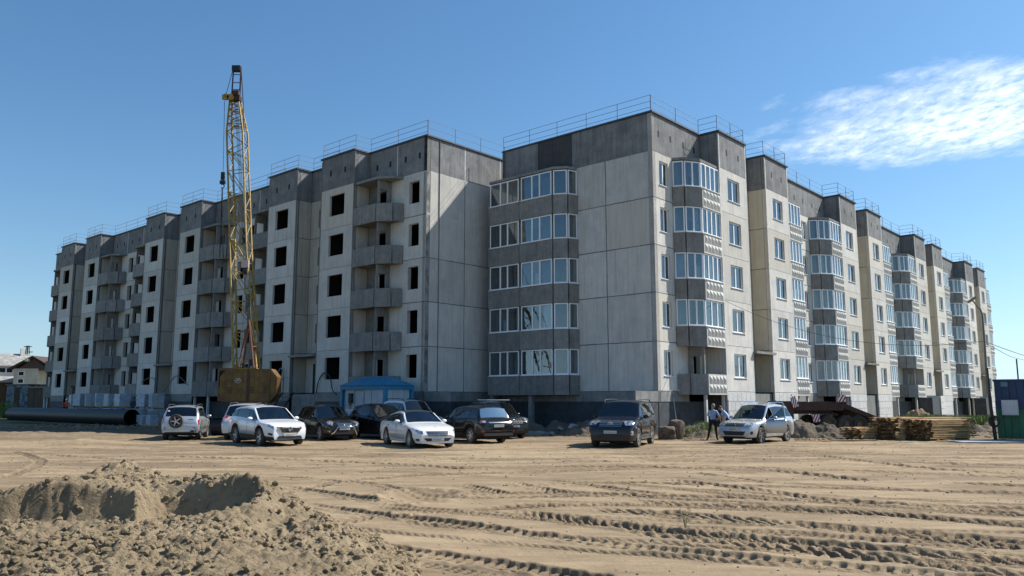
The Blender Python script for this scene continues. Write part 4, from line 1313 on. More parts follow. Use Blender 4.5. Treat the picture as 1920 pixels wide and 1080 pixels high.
    for sx in (dm + .28, dm - .60):
        for sy in (-.38, .38):
            mb.cbox((sx - .12, sy, zb - .02), (.14, .46, .52), ry=-.15)
            mb.cbox((sx - .2, sy, zb + .32), (.09, .24, .16), ry=-.15)
    mb.build('seat', M_SEAT, car)
    MB().cbox((cowl - .30, .1, zb + .012), (.28, W * .62, .03)).build('dashboard', M_BEIGE, car)
    # surface patches found by casting on the body shell
    allf = [f for fs in cats.values() for f in fs]
    bvh = BVHTree.FromPolygons([Vector(v) for v in VV], allf)
    def patch(nm, c4, m, side='front', off=.012, nu=6, nv=4, depth=.03, parent=car, dirv=None):
        """c4: four corners (y,z) for front/rear, (x,z) for left/right, counted from lower left"""
        P = []
        for j in range(nv + 1):
            for i in range(nu + 1):
                u, v = i / nu, j / nv
                p = [(c4[0][k] * (1 - u) + c4[1][k] * u) * (1 - v) + (c4[3][k] * (1 - u) + c4[2][k] * u) * v for k in (0, 1)]
                if side in ('front', 'rear'):
                    sg = 1 if side == 'front' else -1
                    d = Vector(dirv or (-sg, 0, 0)).normalized()
                    if dirv and p[0] < 0: d.y = -d.y
                    anchor = Vector((sg * (hl - .15), p[0], p[1])); o_ = anchor - d * 2
                else:
                    sg = 1 if side == 'left' else -1
                    d = Vector((0, -sg, 0)); o_ = Vector((p[0], sg * 3, p[1]))
                hit, nn, _, _ = bvh.ray_cast(o_, d)
                if hit is None:
                    hit = Vector(P[-1]) if P else Vector((sg * hl, p[0], p[1])); nn = -d
                if nn.dot(d) > 0: nn = -nn
                P.append(tuple(hit - d * off))
        mb = MB(); w_ = nu + 1
        fs = [(j * w_ + i, j * w_ + i + 1, (j + 1) * w_ + i + 1, (j + 1) * w_ + i) for j in range(nv) for i in range(nu)]
        mb.add(P, fs)
        back = [tuple(Vector(p) + d * depth) for p in P]
        o2 = len(mb.v); mb.v.extend(back)
        rim_ = [i for i in range(w_)] + [j * w_ + nu for j in range(1, nv + 1)] + [nv * w_ + i for i in range(nu - 1, -1, -1)] + [j * w_ for j in range(nv - 1, 0, -1)]
        for k in range(len(rim_)):
            a, b = rim_[k], rim_[(k + 1) % len(rim_)]
            mb.f.append((a, b, b + o2, a + o2)); mb.m.append(0)
        return mb.build(nm, m, parent, smooth=35, fix=True)
    sp['detail'](car, patch, sp, doors)
    for sy in (1, -1):
        for ax in (xf, xr):
            wheel_parts(car, ax, sy * (W / 2 - .125), r, .225, sp.get('spokes', 5))
    # mirrors
    for ss in (1, -1):
        zb = lerp_prof(sorted(beltl), cowl - .45)
        par = doors[(2, 'L' if ss > 0 else 'R')]
        mb = MB(); c = (cowl - .50, ss * (W / 2 + .10), zb + .09)
        o = len(mb.v)
        bmm = bmesh.new(); bmesh.ops.create_uvsphere(bmm, u_segments=12, v_segments=8, radius=1)
        vs = [(c[0] + v.co.x * .07, c[1] + v.co.y * .125, c[2] + v.co.z * .075) for v in bmm.verts]
        mb.add(vs, [tuple(v.index for v in f.verts) for f in bmm.faces]); bmm.free()
        mb.cbox((c[0] + .02, ss * (W / 2 + .0), c[2] - .05), (.06, .14, .03), 1)
        mb.build('mirror', [sp.get('mirror', ptm), M_TRIM], par, smooth=50)
    if sp.get('rails'):
        for ss in (1, -1):
            zr = H - .03; yy = sect((rf + rb) / 2)[8][0] - .02
            x0, x1 = rb + .15, rf - .12
            MB().tube([(x0 - .1, ss * yy, lerp_prof(top, x0 - .1) + .0), (x0 + .06, ss * yy, zr + .07), ((x0 + x1) / 2, ss * yy, zr + .085), (x1 - .06, ss * yy, zr + .07), (x1 + .1, ss * yy, lerp_prof(top, x1 + .1) + .0)], .022, 6).build('roof_rail', sp['rails'], car, smooth=50)
    if sp.get('open'):
        D = doors[(2, 'L')]
        # swing the front left door about its front edge
        hp = Vector((d1, W / 2 - .04, 0))
        D.matrix_local = Matrix.Translation(hp) @ Matrix.Rotation(-radians(sp['open']), 4, 'Z') @ Matrix.Translation(-hp)
        MB().box(dm + .02, d1 - .03, W / 2 * .75, W / 2 * .90, .42, .92).build('door_opening', M_SEAT, car)
        mb = MB()   # window frame of the open door
        s0_, s1_ = sect(dm + .05), sect(g1 - .25)
        mb.tube([(dm + .03, s0_[4][0], s0_[4][1]), (dm + .03, s0_[8][0] + .01, s0_[8][1]), (g1 - .75, sect(g1 - .75)[8][0] + .01, sect(g1 - .75)[8][1]), (g1, s1_[4][0] - .02, sect(g1)[4][1] + .02)], .022, 6)
        mb.build('window_frame', ptm, D, smooth=40)
    return car

def plate(patch, z, side, y=0.0, w=.52):
    p = patch('number_plate', [(y - w / 2, z - .056), (y + w / 2, z - .056), (y + w / 2, z + .056), (y - w / 2, z + .056)], M_PLATE, side, off=.035, nu=2, nv=1)
    sg = 1 if side == 'front' else -1
    rnd = random.Random(int(z * 1000) + (3 if sg > 0 else 5))
    x = max(sg * v.co.x for v in p.data.vertices) * sg
    mb = MB(); yy = y - w / 2 + .04
    for k in range(9):
        big = k not in (0, 4, 5)
        hh = .030 if big else .022
        if k == 7: yy += .02; 
        if k >= 7: hh = .02
        c = (x + sg * .003, yy + .018, z + (-.004 if big else -.010))
        s_ = rnd.choice('O7HM')
        mb.cbox((c[0], c[1] - .012, c[2]), (.003, .007, hh * 2)); mb.cbox((c[0], c[1] + .012, c[2]), (.003, .007, hh * 2)) if s_ != '7' else None
        mb.cbox((c[0], c[1], c[2] + (hh - .004 if s_ in 'O7M' else 0)), (.0025, .022, .008))
        yy += .050
    mb.build('plate_lettering', M_INK, p)
    return p
def emblem(patch, kind, y, z, side='front', s=.06, m=None):
    p = patch('emblem_base', [(y - .01, z - .01), (y + .01, z - .01), (y + .01, z + .01), (y - .01, z + .01)], M_TRIM, side, off=.04, nu=1, nv=1)
    x = p.data.vertices[0].co.x; sg = 1 if side == 'front' else -1
    mb = MB()
    def ell(a, b, cy=0, cz=0, th=.008):
        mb.tube([(x + sg * .012, y + cy + a * cos(t * 2 * pi / 20), z + cz + b * sin(t * 2 * pi / 20)) for t in range(21)], th, 5, cap=False)
    if kind == 'ring_bar': ell(s, s); mb.cbox((x + sg * .014, y, z), (.01, s * 2.5, .03))
    elif kind == 'ovals': ell(s * 1.3, s * .85); ell(s * .45, s * .8); ell(s * .95, s * .35, 0, s * .35)
    elif kind == 'oval': ell(s * 1.2, s * .85); mb.tube([(x + sg * .012, y - .03, z + .03), (x + sg * .012, y - .01, z - .03), (x + sg * .012, y + .05, z - .03)], .007, 5)
    elif kind == 'three_diamonds':
        for a in (pi / 2, pi / 2 + 2 * pi / 3, pi / 2 - 2 * pi / 3):
            d = (cos(a), sin(a)); q = (-d[1], d[0])
            pts = [(0, 0), (d[0] * .5 + q[0] * .29, d[1] * .5 + q[1] * .29), d, (d[0] * .5 - q[0] * .29, d[1] * .5 - q[1] * .29)]
            mb.add([(x + sg * .016, y + a_ * s * 1.2, z + b_ * s * 1.2) for a_, b_ in pts] + [(x, y + a_ * s * 1.2, z + b_ * s * 1.2) for a_, b_ in pts],
                   [(0, 1, 2, 3), (7, 6, 5, 4), (0, 4, 5, 1), (1, 5, 6, 2), (2, 6, 7, 3), (3, 7, 4, 0)])
    elif kind == 'star':
        ell(s, s)
        for a in (pi / 2, pi / 2 + 2 * pi / 3, pi / 2 - 2 * pi / 3): mb.tube([(x + sg * .012, y, z), (x + sg * .012, y + s * cos(a), z + s * sin(a))], .006, 5, r2=.003)
    mb.build('emblem', m or M_CHROME, p, fix=True)
def mir(c4): return [(-c4[1][0], c4[1][1]), (-c4[0][0], c4[0][1]), (-c4[3][0], c4[3][1]), (-c4[2][0], c4[2][1])]
def both(patch, nm, c4, m, side, **k):
    patch(nm, c4, m, side, **k); patch(nm, mir(c4), m, side, **k)
DIAG = (-1, -.75, 0)
DIAGR = (1, -.75, 0)

def det_crossover(car, patch, sp, doors):      # white crossover with V grille
    w = sp['W'] / 2
    both(patch, 'headlight', [(w * .58, .74), (w * .98, .84), (w * 1.0, .94), (w * .60, .84)], M_LAMP, 'front', dirv=DIAG, off=.015)
    patch('grille', [(-w * .40, .58), (w * .40, .58), (w * .56, .82), (-w * .56, .82)], M_TRIM, 'front', off=.02)
    for s in (1, -1):
        a = [(s * w * .36, .57), (s * w * .41, .57), (s * w * .59, .83), (s * w * .54, .83)]
        patch('grille_chrome', a if s > 0 else [a[1], a[0], a[3], a[2]], M_CHROME, 'front', off=.03)
    patch('grille_chrome', [(-w * .38, .55), (w * .38, .55), (w * .39, .58), (-w * .39, .58)], M_CHROME, 'front', off=.03)
    patch('air_intake', [(-w * .6, .33), (w * .6, .33), (w * .5, .45), (-w * .5, .45)], M_TRIM, 'front')
    both(patch, 'fog_lamp', [(w * .66, .45), (w * .94, .50), (w * .94, .58), (w * .66, .55)], M_TRIM, 'front', dirv=DIAG)
    emblem(patch, 'ring_bar', 0, .72, s=.075)
    plate(patch, .49, 'front')
    patch('bumper_lip', [(-w * .85, .26), (w * .85, .26), (w * .8, .32), (-w * .8, .32)], M_TRIM, 'front')
def det_lux(car, patch, sp, doors):            # black crossover with chrome grille and bull bar
    w = sp['W'] / 2
    both(patch, 'headlight', [(w * .50, .74), (w * .95, .80), (w * .96, .98), (w * .55, .90)], M_LAMP, 'front', dirv=DIAG, off=.02)
    patch('grille', [(-w * .36, .68), (w * .36, .68), (w * .44, .90), (-w * .44, .90)], M_TRIM, 'front', off=.01)
    for k in range(5): patch('grille_bar', [(-w * (.36 + .018 * k), .69 + .045 * k), (w * (.36 + .018 * k), .69 + .045 * k), (w * (.37 + .018 * k), .71 + .045 * k), (-w * (.37 + .018 * k), .71 + .045 * k)], M_CHROME, 'front', off=.03, nv=1)
    emblem(patch, 'oval', 0, .80, s=.06)
    both(patch, 'fog_lamp', [(w * .60, .42), (w * .82, .44), (w * .82, .53), (w * .60, .52)], M_LAMP, 'front', dirv=DIAG)
    plate(patch, .58, 'front')
    hl = sp['L'] / 2
    MB().tube([(hl - .05, -w * .72, .30), (hl + .16, -w * .58, .42), (hl + .20, -w * .42, .68), (hl + .20, w * .42, .68), (hl + .16, w * .58, .42), (hl - .05, w * .72, .30)], .032, 8).build('bull_bar', M_CHROME, car, smooth=60)
    patch('air_intake', [(-w * .5, .34), (w * .5, .34), (w * .45, .48), (-w * .45, .48)], M_TRIM, 'front')
def det_sedan(car, patch, sp, doors):
    w = sp['W'] / 2
    both(patch, 'headlight', [(w * .50, .60), (w * .93, .62), (w * .98, .77), (w * .56, .70)], M_LAMP, 'front', dirv=DIAG, off=.015)
    patch('grille', [(-w * .42, .50), (w * .42, .50), (w * .50, .70), (-w * .50, .70)], M_TRIM, 'front')
    for k in range(4):
        z = .525 + .045 * k; e = w * (.42 + .02 * k)
        patch('grille_bar', [(-e, z), (e, z), (e, z + .014), (-e, z + .014)], M_CHROME, 'front', off=.028, nv=1)
    patch('grille_bar', [(-.008, .50), (.008, .50), (.008, .70), (-.008, .70)], M_CHROME, 'front', off=.03, nu=1)
    patch('air_intake', [(-w * .48, .30), (w * .48, .30), (w * .62, .42), (-w * .62, .42)], M_TRIM, 'front')
    both(patch, 'side_intake', [(w * .70, .30), (w * .96, .33), (w * .94, .40), (w * .70, .40)], M_TRIM, 'front', dirv=DIAG)
    plate(patch, .38, 'front')
    hl = sp['L'] / 2
    mb = MB(); x = hl - .28; zz = .79
    mb.tube([(x, 0, .74), (x, 0, zz)], .006, 5)
    mb.tube([(x, .045 * cos(t * pi / 10), zz + .04 + .045 * sin(t * pi / 10)) for t in range(21)], .006, 5, cap=False)
    for a in (pi / 2, pi / 2 + 2 * pi / 3, pi / 2 - 2 * pi / 3): mb.tube([(x, 0, zz + .04), (x, .045 * cos(a), zz + .04 + .045 * sin(a))], .005, 5)
    mb.build('emblem', M_CHROME, car)
    patch('chrome_strip', [(-.9, .36), (1.2, .36), (1.2, .385), (-.9, .385)], M_CHROME, 'left', nv=1); patch('chrome_strip', [(-.9, .36), (1.2, .36), (1.2, .385), (-.9, .385)], M_CHROME, 'right', nv=1)
def det_bigsuv(car, patch, sp, doors):         # large black SUV with wide headlights
    w = sp['W'] / 2
    both(patch, 'headlight', [(w * .50, .90), (w * .97, .92), (w * 1.0, 1.10), (w * .50, 1.08)], M_LAMP, 'front', dirv=DIAG, off=.02)
    patch('grille', [(-w * .46, .84), (w * .46, .84), (w * .48, 1.10), (-w * .48, 1.10)], M_TRIM, 'front')
    for k in range(4):
        z = .87 + .06 * k
        patch('grille_bar', [(-w * .46, z), (w * .46, z), (w * .46, z + .022), (-w * .46, z + .022)], M_CHROME, 'front', off=.03, nv=1)
    emblem(patch, 'ovals', 0, .98, s=.075)
    patch('air_intake', [(-w * .55, .42), (w * .55, .42), (w * .5, .56), (-w * .5, .56)], M_TRIM, 'front')
    both(patch, 'fog_lamp', [(w * .70, .52), (w * .90, .53), (w * .90, .68), (w * .70, .68)], M_LAMP, 'front', dirv=DIAG)
    plate(patch, .64, 'front')
    for s in (1, -1):
        MB().cbox((0, s * (w - .02), .36), (2.2, .18, .05)).build('running_board', M_CHROME, car)
    both(patch, 'tail_lamp', [(w * .80, .95), (w * .97, .95), (w * .97, 1.30), (w * .82, 1.30)], M_RED, 'rear', dirv=DIAGR)
def det_prado(car, patch, sp, doors):
    w = sp['W'] / 2
    both(patch, 'headlight', [(w * .50, .88), (w * .96, .96), (w * .98, 1.08), (w * .52, 1.06)], M_LAMP, 'front', dirv=DIAG, off=.02)
    patch('grille', [(-w * .46, .78), (w * .46, .78), (w * .46, 1.10), (-w * .46, 1.10)], M_CHROME, 'front', off=.02)
    for k in range(6):
        y = -w * .36 + k * w * .145
        patch('grille_slot', [(y - .035, .82), (y + .035, .82), (y + .035, 1.05), (y - .035, 1.05)], M_TRIM, 'front', off=.035, nu=1)
    emblem(patch, 'ovals', 0, .95, s=.07)
    both(patch, 'fog_lamp', [(w * .68, .50), (w * .88, .52), (w * .88, .62), (w * .68, .62)], M_LAMP, 'front', dirv=DIAG)
    patch('air_intake', [(-w * .55, .40), (w * .55, .40), (w * .5, .54), (-w * .5, .54)], M_TRIM, 'front')
    plate(patch, .66, 'front')
    mb = MB()
    for x in (.35, -.75): mb.cbox((x, 0, sp['H'] + .09), (.07, 1.35, .035))
    mb.build('roof_crossbar', M_CHROME, car)
def det_silver(car, patch, sp, doors):         # silver SUV with dark grille and open door
    w = sp['W'] / 2
    both(patch, 'headlight', [(w * .55, .80), (w * .96, .84), (w * .97, .98), (w * .52, .92)], M_LAMP, 'front', dirv=DIAG, off=.015)
    patch('grille', [(-w * .50, .78), (w * .50, .78), (w * .52, .92), (-w * .52, .92)], M_TRIM, 'front')
    patch('air_intake', [(-w * .48, .38), (w * .48, .38), (w * .60, .56), (-w * .60, .56)], M_TRIM, 'front')
    both(patch, 'fog_lamp', [(w * .72, .42), (w * .90, .44), (w * .90, .56), (w * .72, .56)], M_TRIM, 'front', dirv=DIAG)
    emblem(patch, 'three_diamonds', 0, .86, s=.07)
    plate(patch, .66, 'front')
    patch('bumper_lip', [(-w * .82, .26), (w * .82, .26), (w * .8, .34), (-w * .8, .34)], M_TRIM, 'front')
def det_whiteback(car, patch, sp, doors):
    w = sp['W'] / 2
    both(patch, 'tail_lamp', [(w * .84, .78), (w * 1.0, .78), (w * .98, 1.20), (w * .84, 1.20)], M_RED, 'rear', dirv=DIAGR)
    plate(patch, .62, 'rear')
def det_niva(car, patch, sp, doors):
    w = sp['W'] / 2; hl = sp['L'] / 2
    both(patch, 'tail_lamp', [(w * .84, .74), (w * 1.0, .74), (w * .98, 1.10), (w * .86, 1.10)], M_RED, 'rear', dirv=DIAGR, off=.02)
    patch('rear_bumper', [(-w * 1.0, .40), (w * 1.0, .40), (w * 1.0, .66), (-w * 1.0, .66)], sp['paint'], 'rear', off=.07, nu=10, depth=.1)
    patch('bumper_trim', [(-w * .95, .36), (w * .95, .36), (w * .95, .47), (-w * .95, .47)], M_TRIM, 'rear', off=.09, nu=10, depth=.1)
    plate(patch, .55, 'rear', y=.05)
    for s in (1, -1): patch('reflector', [(s * w * .75 - .05, .57), (s * w * .75 + .05, .57), (s * w * .75 + .05, .61), (s * w * .75 - .05, .61)], M_RED, 'rear', off=.085, nu=1, nv=1)
    sw = thing('spare_wheel', None, None, parent=car)
    sw.matrix_local = Matrix.Translation((-hl - .16, .16, .90)) @ Matrix.Rotation(pi / 2, 4, 'Z')
    place(cached(('tyre', .33, .21), lambda: MB().lathe([(.22, -.085), (.26, -.105), (.31, -.10), (.33, -.06), (.33, .06), (.31, .10), (.26, .105), (.22, .085), (.22, -.085)], 36).mesh('tyre', M_TYRE, 40)), 'tyre', sw)
    key = [k for k in MESHES if k[0] == 'rim' and k[2] == 5]
    sw2 = wheel_parts(car, 0, 1, .34, .22, 5)
    rimc = [c for c in sw2.children if c.name.startswith('rim')][0]
    rm = rimc.data
    for c in list(sw2.children): bpy.data.objects.remove(c)
    bpy.data.objects.remove(sw2)
    place(rm, 'rim', sw)
    # roof aerial box and badge on the glass
    patch('window_badge', [(w * .62, 1.36), (w * .74, 1.36), (w * .72, 1.42), (w * .64, 1.42)], M_PLATE, 'rear', off=.02, nu=1, nv=1)
    patch('tailgate_badge', [(-w * .68, .97), (-w * .42, .97), (-w * .42, 1.0), (-w * .68, 1.0)], M_CHROME, 'rear', off=.015, nu=1, nv=1)
def det_outrear(car, patch, sp, doors):
    w = sp['W'] / 2
    both(patch, 'tail_lamp', [(w * .62, .96), (w * 1.0, .92), (w * .98, 1.04), (w * .62, 1.03)], mat("clear_tail_lamp", (.55, .45, .47), .1, .3, nscale=8, col2=(.30, .10, .11), coat=1), 'rear', dirv=DIAGR)
    both(patch, 'reflector', [(w * .70, .52), (w * .92, .53), (w * .92, .60), (w * .70, .60)], M_RED, 'rear', dirv=DIAGR)
    patch('chrome_strip', [(-w * .55, .93), (w * .55, .93), (w * .55, .97), (-w * .55, .97)], M_CHROME, 'rear', nv=1)
    patch('bumper_strip', [(-w * .85, .56), (w * .85, .56), (w * .85, .60), (-w * .85, .60)], M_CHROME, 'rear', nv=1, nu=10)
    patch('bumper_lip', [(-w * .85, .33), (w * .85, .33), (w * .85, .48), (-w * .85, .48)], M_TRIM, 'rear', nu=10)
    plate(patch, .80, 'rear')
def det_fx(car, patch, sp, doors):
    w = sp['W'] / 2
    both(patch, 'headlight', [(w * .55, .78), (w * .97, .90), (w * .97, 1.0), (w * .55, .90)], M_LAMP, 'front', dirv=DIAG, off=.015)
    patch('grille', [(-w * .42, .62), (w * .42, .62), (w * .46, .86), (-w * .46, .86)], M_CHROME, 'front')
    plate(patch, .52, 'front')

def suv(L=4.70, W=1.86, H=1.70, hood=1.02, nose=.80, belt=1.08, r=.365, wb=2.75, fo=.93, cowl_at=1.30, slope=.72, rear='hatch', beltrise=.08, tail_x=.20, **k):
    hl = L / 2; xf = hl - fo; xr = xf - wb
    cowl = hl - cowl_at; rf = cowl - slope; rb = -hl + tail_x + .25; tail = -hl + tail_x
    T = [(-hl - .01, .74), (-hl + .02, .86), (-hl + .06, 1.0), (tail, belt + .06), (rb, H - .09), (rb + .45, H - .025), ((rb + rf) / 2 + .2, H), (rf, H - .06), (cowl, hood + .06), (cowl + .06, hood + .035), (cowl + .5, hood - .015), (hl - .40, hood - .06), (hl - .14, hood - .14), (hl - .04, nose), (hl + .01, nose - .13)]
    B = [(-hl, .72), (-hl + .10, belt + beltrise - .12), (-hl + .3, belt + beltrise), (xr, belt + beltrise * .9), (cowl - .5, belt), (cowl, belt - .05), (hl, belt - .08)]
    d = dict(L=L, W=W, H=H, xf=xf, xr=xr, r=r, top=T, belt=B, cowl=cowl + .03, rf=rf + .02, rb=rb, tail=tail + .02, g0=-hl + .42, g1=cowl - .16,
             doors=(xr + .30, (xr + xf) / 2 + .03, xf - .42), pillars=(xr + .10,), sill=.30)
    d.update(k)
    return d
CARS = []
def park(sp, label, px, d, rel, **k):
    p = at(px, d, 0.5); p = Vector((p.x, p.y, 0)); 
    los = atan2(-p.y, -p.x)             # direction from the car to the camera
    h = los + radians(rel)              # positive turns the nose to the right-hand side of the picture
    p.z = gz(p.x, p.y) - .02
    c = make_car(sp, label, p, h, **k)
    CARS.append(c); return c
def car_kinds():
    park(suv(L=3.95, W=1.74, H=1.65, hood=1.0, nose=.75, belt=1.02, r=.34, wb=2.45, fo=.74, cowl_at=1.05, slope=.62, tail_x=.16, paint=P_SILVER, detail=det_niva, spokes=5, rails=M_TRIM, tumble=.22, rr=.06),
         "silver compact off-roader seen from behind with a spare wheel on its tailgate", 350, 41.0, 171)
    park(suv(L=4.7, W=1.88, H=1.76, paint=P_SILVER2, detail=det_whiteback, rails=M_CHROME, tumble=.26, belt=1.02, tail_x=.34, rr=.08),
         "pale silver estate car mostly hidden behind the white crossover, red tail lamp showing", 470, 41.5, 168)
    park(suv(L=4.90, W=1.92, H=1.69, hood=1.05, nose=.86, belt=1.06, beltrise=.14, r=.385, wb=2.83, fo=.98, cowl_at=1.28, slope=.85, tail_x=.42, paint=P_WHITE, detail=det_crossover, spokes=5, fclear=True, clad=True, ftaper=.9, fr=.26),
         "pearl white crossover with a dark V shaped grille, parked beside the compact off-roader", 500, 36.2, 22)
    park(suv(L=4.73, W=1.85, H=1.68, hood=1.00, nose=.78, belt=1.04, paint=P_BLACK, detail=det_lux, tail_x=.36, slope=.85, spokes=5, glass=M_CARGLASS, ftaper=.8, fr=.24),
         "black crossover with a chrome bar in front of its bumper, parked beside the white crossover", 613, 40.8, 20)
    park(suv(L=4.80, W=1.92, H=1.74, hood=1.02, nose=.80, belt=1.06, beltrise=.16, cowl_at=1.55, slope=.95, tail_x=.55, paint=P_BLACK, detail=det_fx, spokes=5, fr=.28, ftaper=.8),
         "low curvy black crossover half hidden behind the white saloon's rear", 718, 41.8, 32)
    park(suv(L=4.8, W=1.88, H=1.95, hood=1.12, nose=.85, belt=1.10, paint=P_SILVER2, detail=det_silver, rails=M_TRIM, slope=.72, mirror=P_SILVER2),
         "silver off-road car with dark roof rails nearest the blue and white site cabin", 770, 43.6, 27)
    hl = 5.25 / 2; xf = hl - .88; xr = xf - 3.16
    sed = dict(L=5.25, W=1.90, H=1.49, xf=xf, xr=xr, r=.355, cowl=hl - 1.52, rf=hl - 2.30, rb=-hl + 1.35, tail=-hl + .72, g0=-hl + .98, g1=hl - 1.75,
               top=[(-hl - .01, .62), (-hl + .03, .80), (-hl + .10, 1.01), (-hl + .55, 1.05), (-hl + .72, 1.07), (-hl + 1.35, 1.36), (-hl + 1.9, 1.46), (hl - 2.75, 1.49), (hl - 2.30, 1.44), (hl - 1.52, 1.02), (hl - 1.40, .99), (hl - .9, .93), (hl - .45, .86), (hl - .16, .77), (hl - .05, .66), (hl + .01, .52)],
               belt=[(-hl, .70), (-hl + .2, .98), (xr, 1.02), (0, .98), (hl - 1.5, .95), (hl, .80)],
               doors=(xr + .38, (xr + xf) / 2 - .02, xf - .45), pillars=(), sill=.22, paint=P_WHITE, detail=det_sedan, spokes=15, pano=True, tumble=.42, ftaper=.9, fr=.26, rtaper=.7, rr=.2, chrome=True, glass=M_CARGLASS, fclear=True)
    park(sed, "white luxury saloon with a black glass roof and wide slatted grille", 780, 35.0, 19)
    park(suv(L=4.69, W=1.81, H=1.68, paint=P_BLACK, detail=det_outrear, tail_x=.30, rr=.10, spokes=7, belt=1.06, rglass=glass("pale_rear_glass", refl=.45, tcol=(.05, .06, .07)), rails=None),
         "black SUV seen from its rear corner beside the white saloon", 884, 38.2, 180 + 31)
    park(suv(L=4.82, W=1.88, H=1.86, hood=1.14, nose=.90, belt=1.14, r=.385, cowl_at=1.32, slope=.66, paint=P_BLACK, detail=det_prado, tumble=.24, spokes=6, tail_x=.2),
         "tall black off-road car with chrome grille slots and roof crossbars, behind the black SUV", 928, 42.6, 24)
    park(suv(L=4.95, W=1.97, H=1.90, hood=1.17, nose=.92, belt=1.16, r=.40, wb=2.85, cowl_at=1.34, slope=.66, paint=P_NAVY, detail=det_bigsuv, tumble=.22, spokes=5, rails=M_TRIM, chrome=True, fr=.16, ftaper=.5),
         "large black off-road car standing alone before the corner of the building", 1171, 35.0, -13)
    park(suv(L=4.64, W=1.80, H=1.77, hood=1.02, nose=.80, belt=1.06, paint=P_SILVER, detail=det_silver, slope=.80, tail_x=.32, spokes=5, rails=M_CHROME, open=50, fclear=True, clad=False),
         "silver SUV with its front door swung open beside two men", 1420, 37.9, -25)
car_kinds()
# ---------------------------------------------------------------- crane
M_YEL = mat("weathered_yellow_paint", (0.17, 0.092, 0.009), 0.6, nscale=1.2, col2=(0.10, 0.052, 0.008), dirt=((0.55, 0.45, 0.38), 2), streak=(.6, .52, .45), bump=.2)
M_YEL2 = mat("yellow_boom_paint", (0.42, 0.27, 0.03), 0.55, nscale=4, col2=(0.26, 0.16, 0.03), dirt=((0.5, 0.42, 0.35), 5))
M_RUST = mat("rusty_brown_steel", (0.075, 0.035, 0.022), 0.8, nscale=4, col2=(0.045, 0.022, 0.016), bump=.3)
M_REDL = mat("dull_red_frame", (0.13, 0.05, 0.025), 0.7, nscale=4)
M_STEEL = mat("dark_steel", (0.03, 0.03, 0.032), 0.55, nscale=4, metal=.4)
M_WHT = mat("white_painted_sheet", (0.52, 0.55, 0.58), 0.6, nscale=2, col2=(0.44, 0.47, 0.50), streak=(.85, .85, .85), vary=.06)
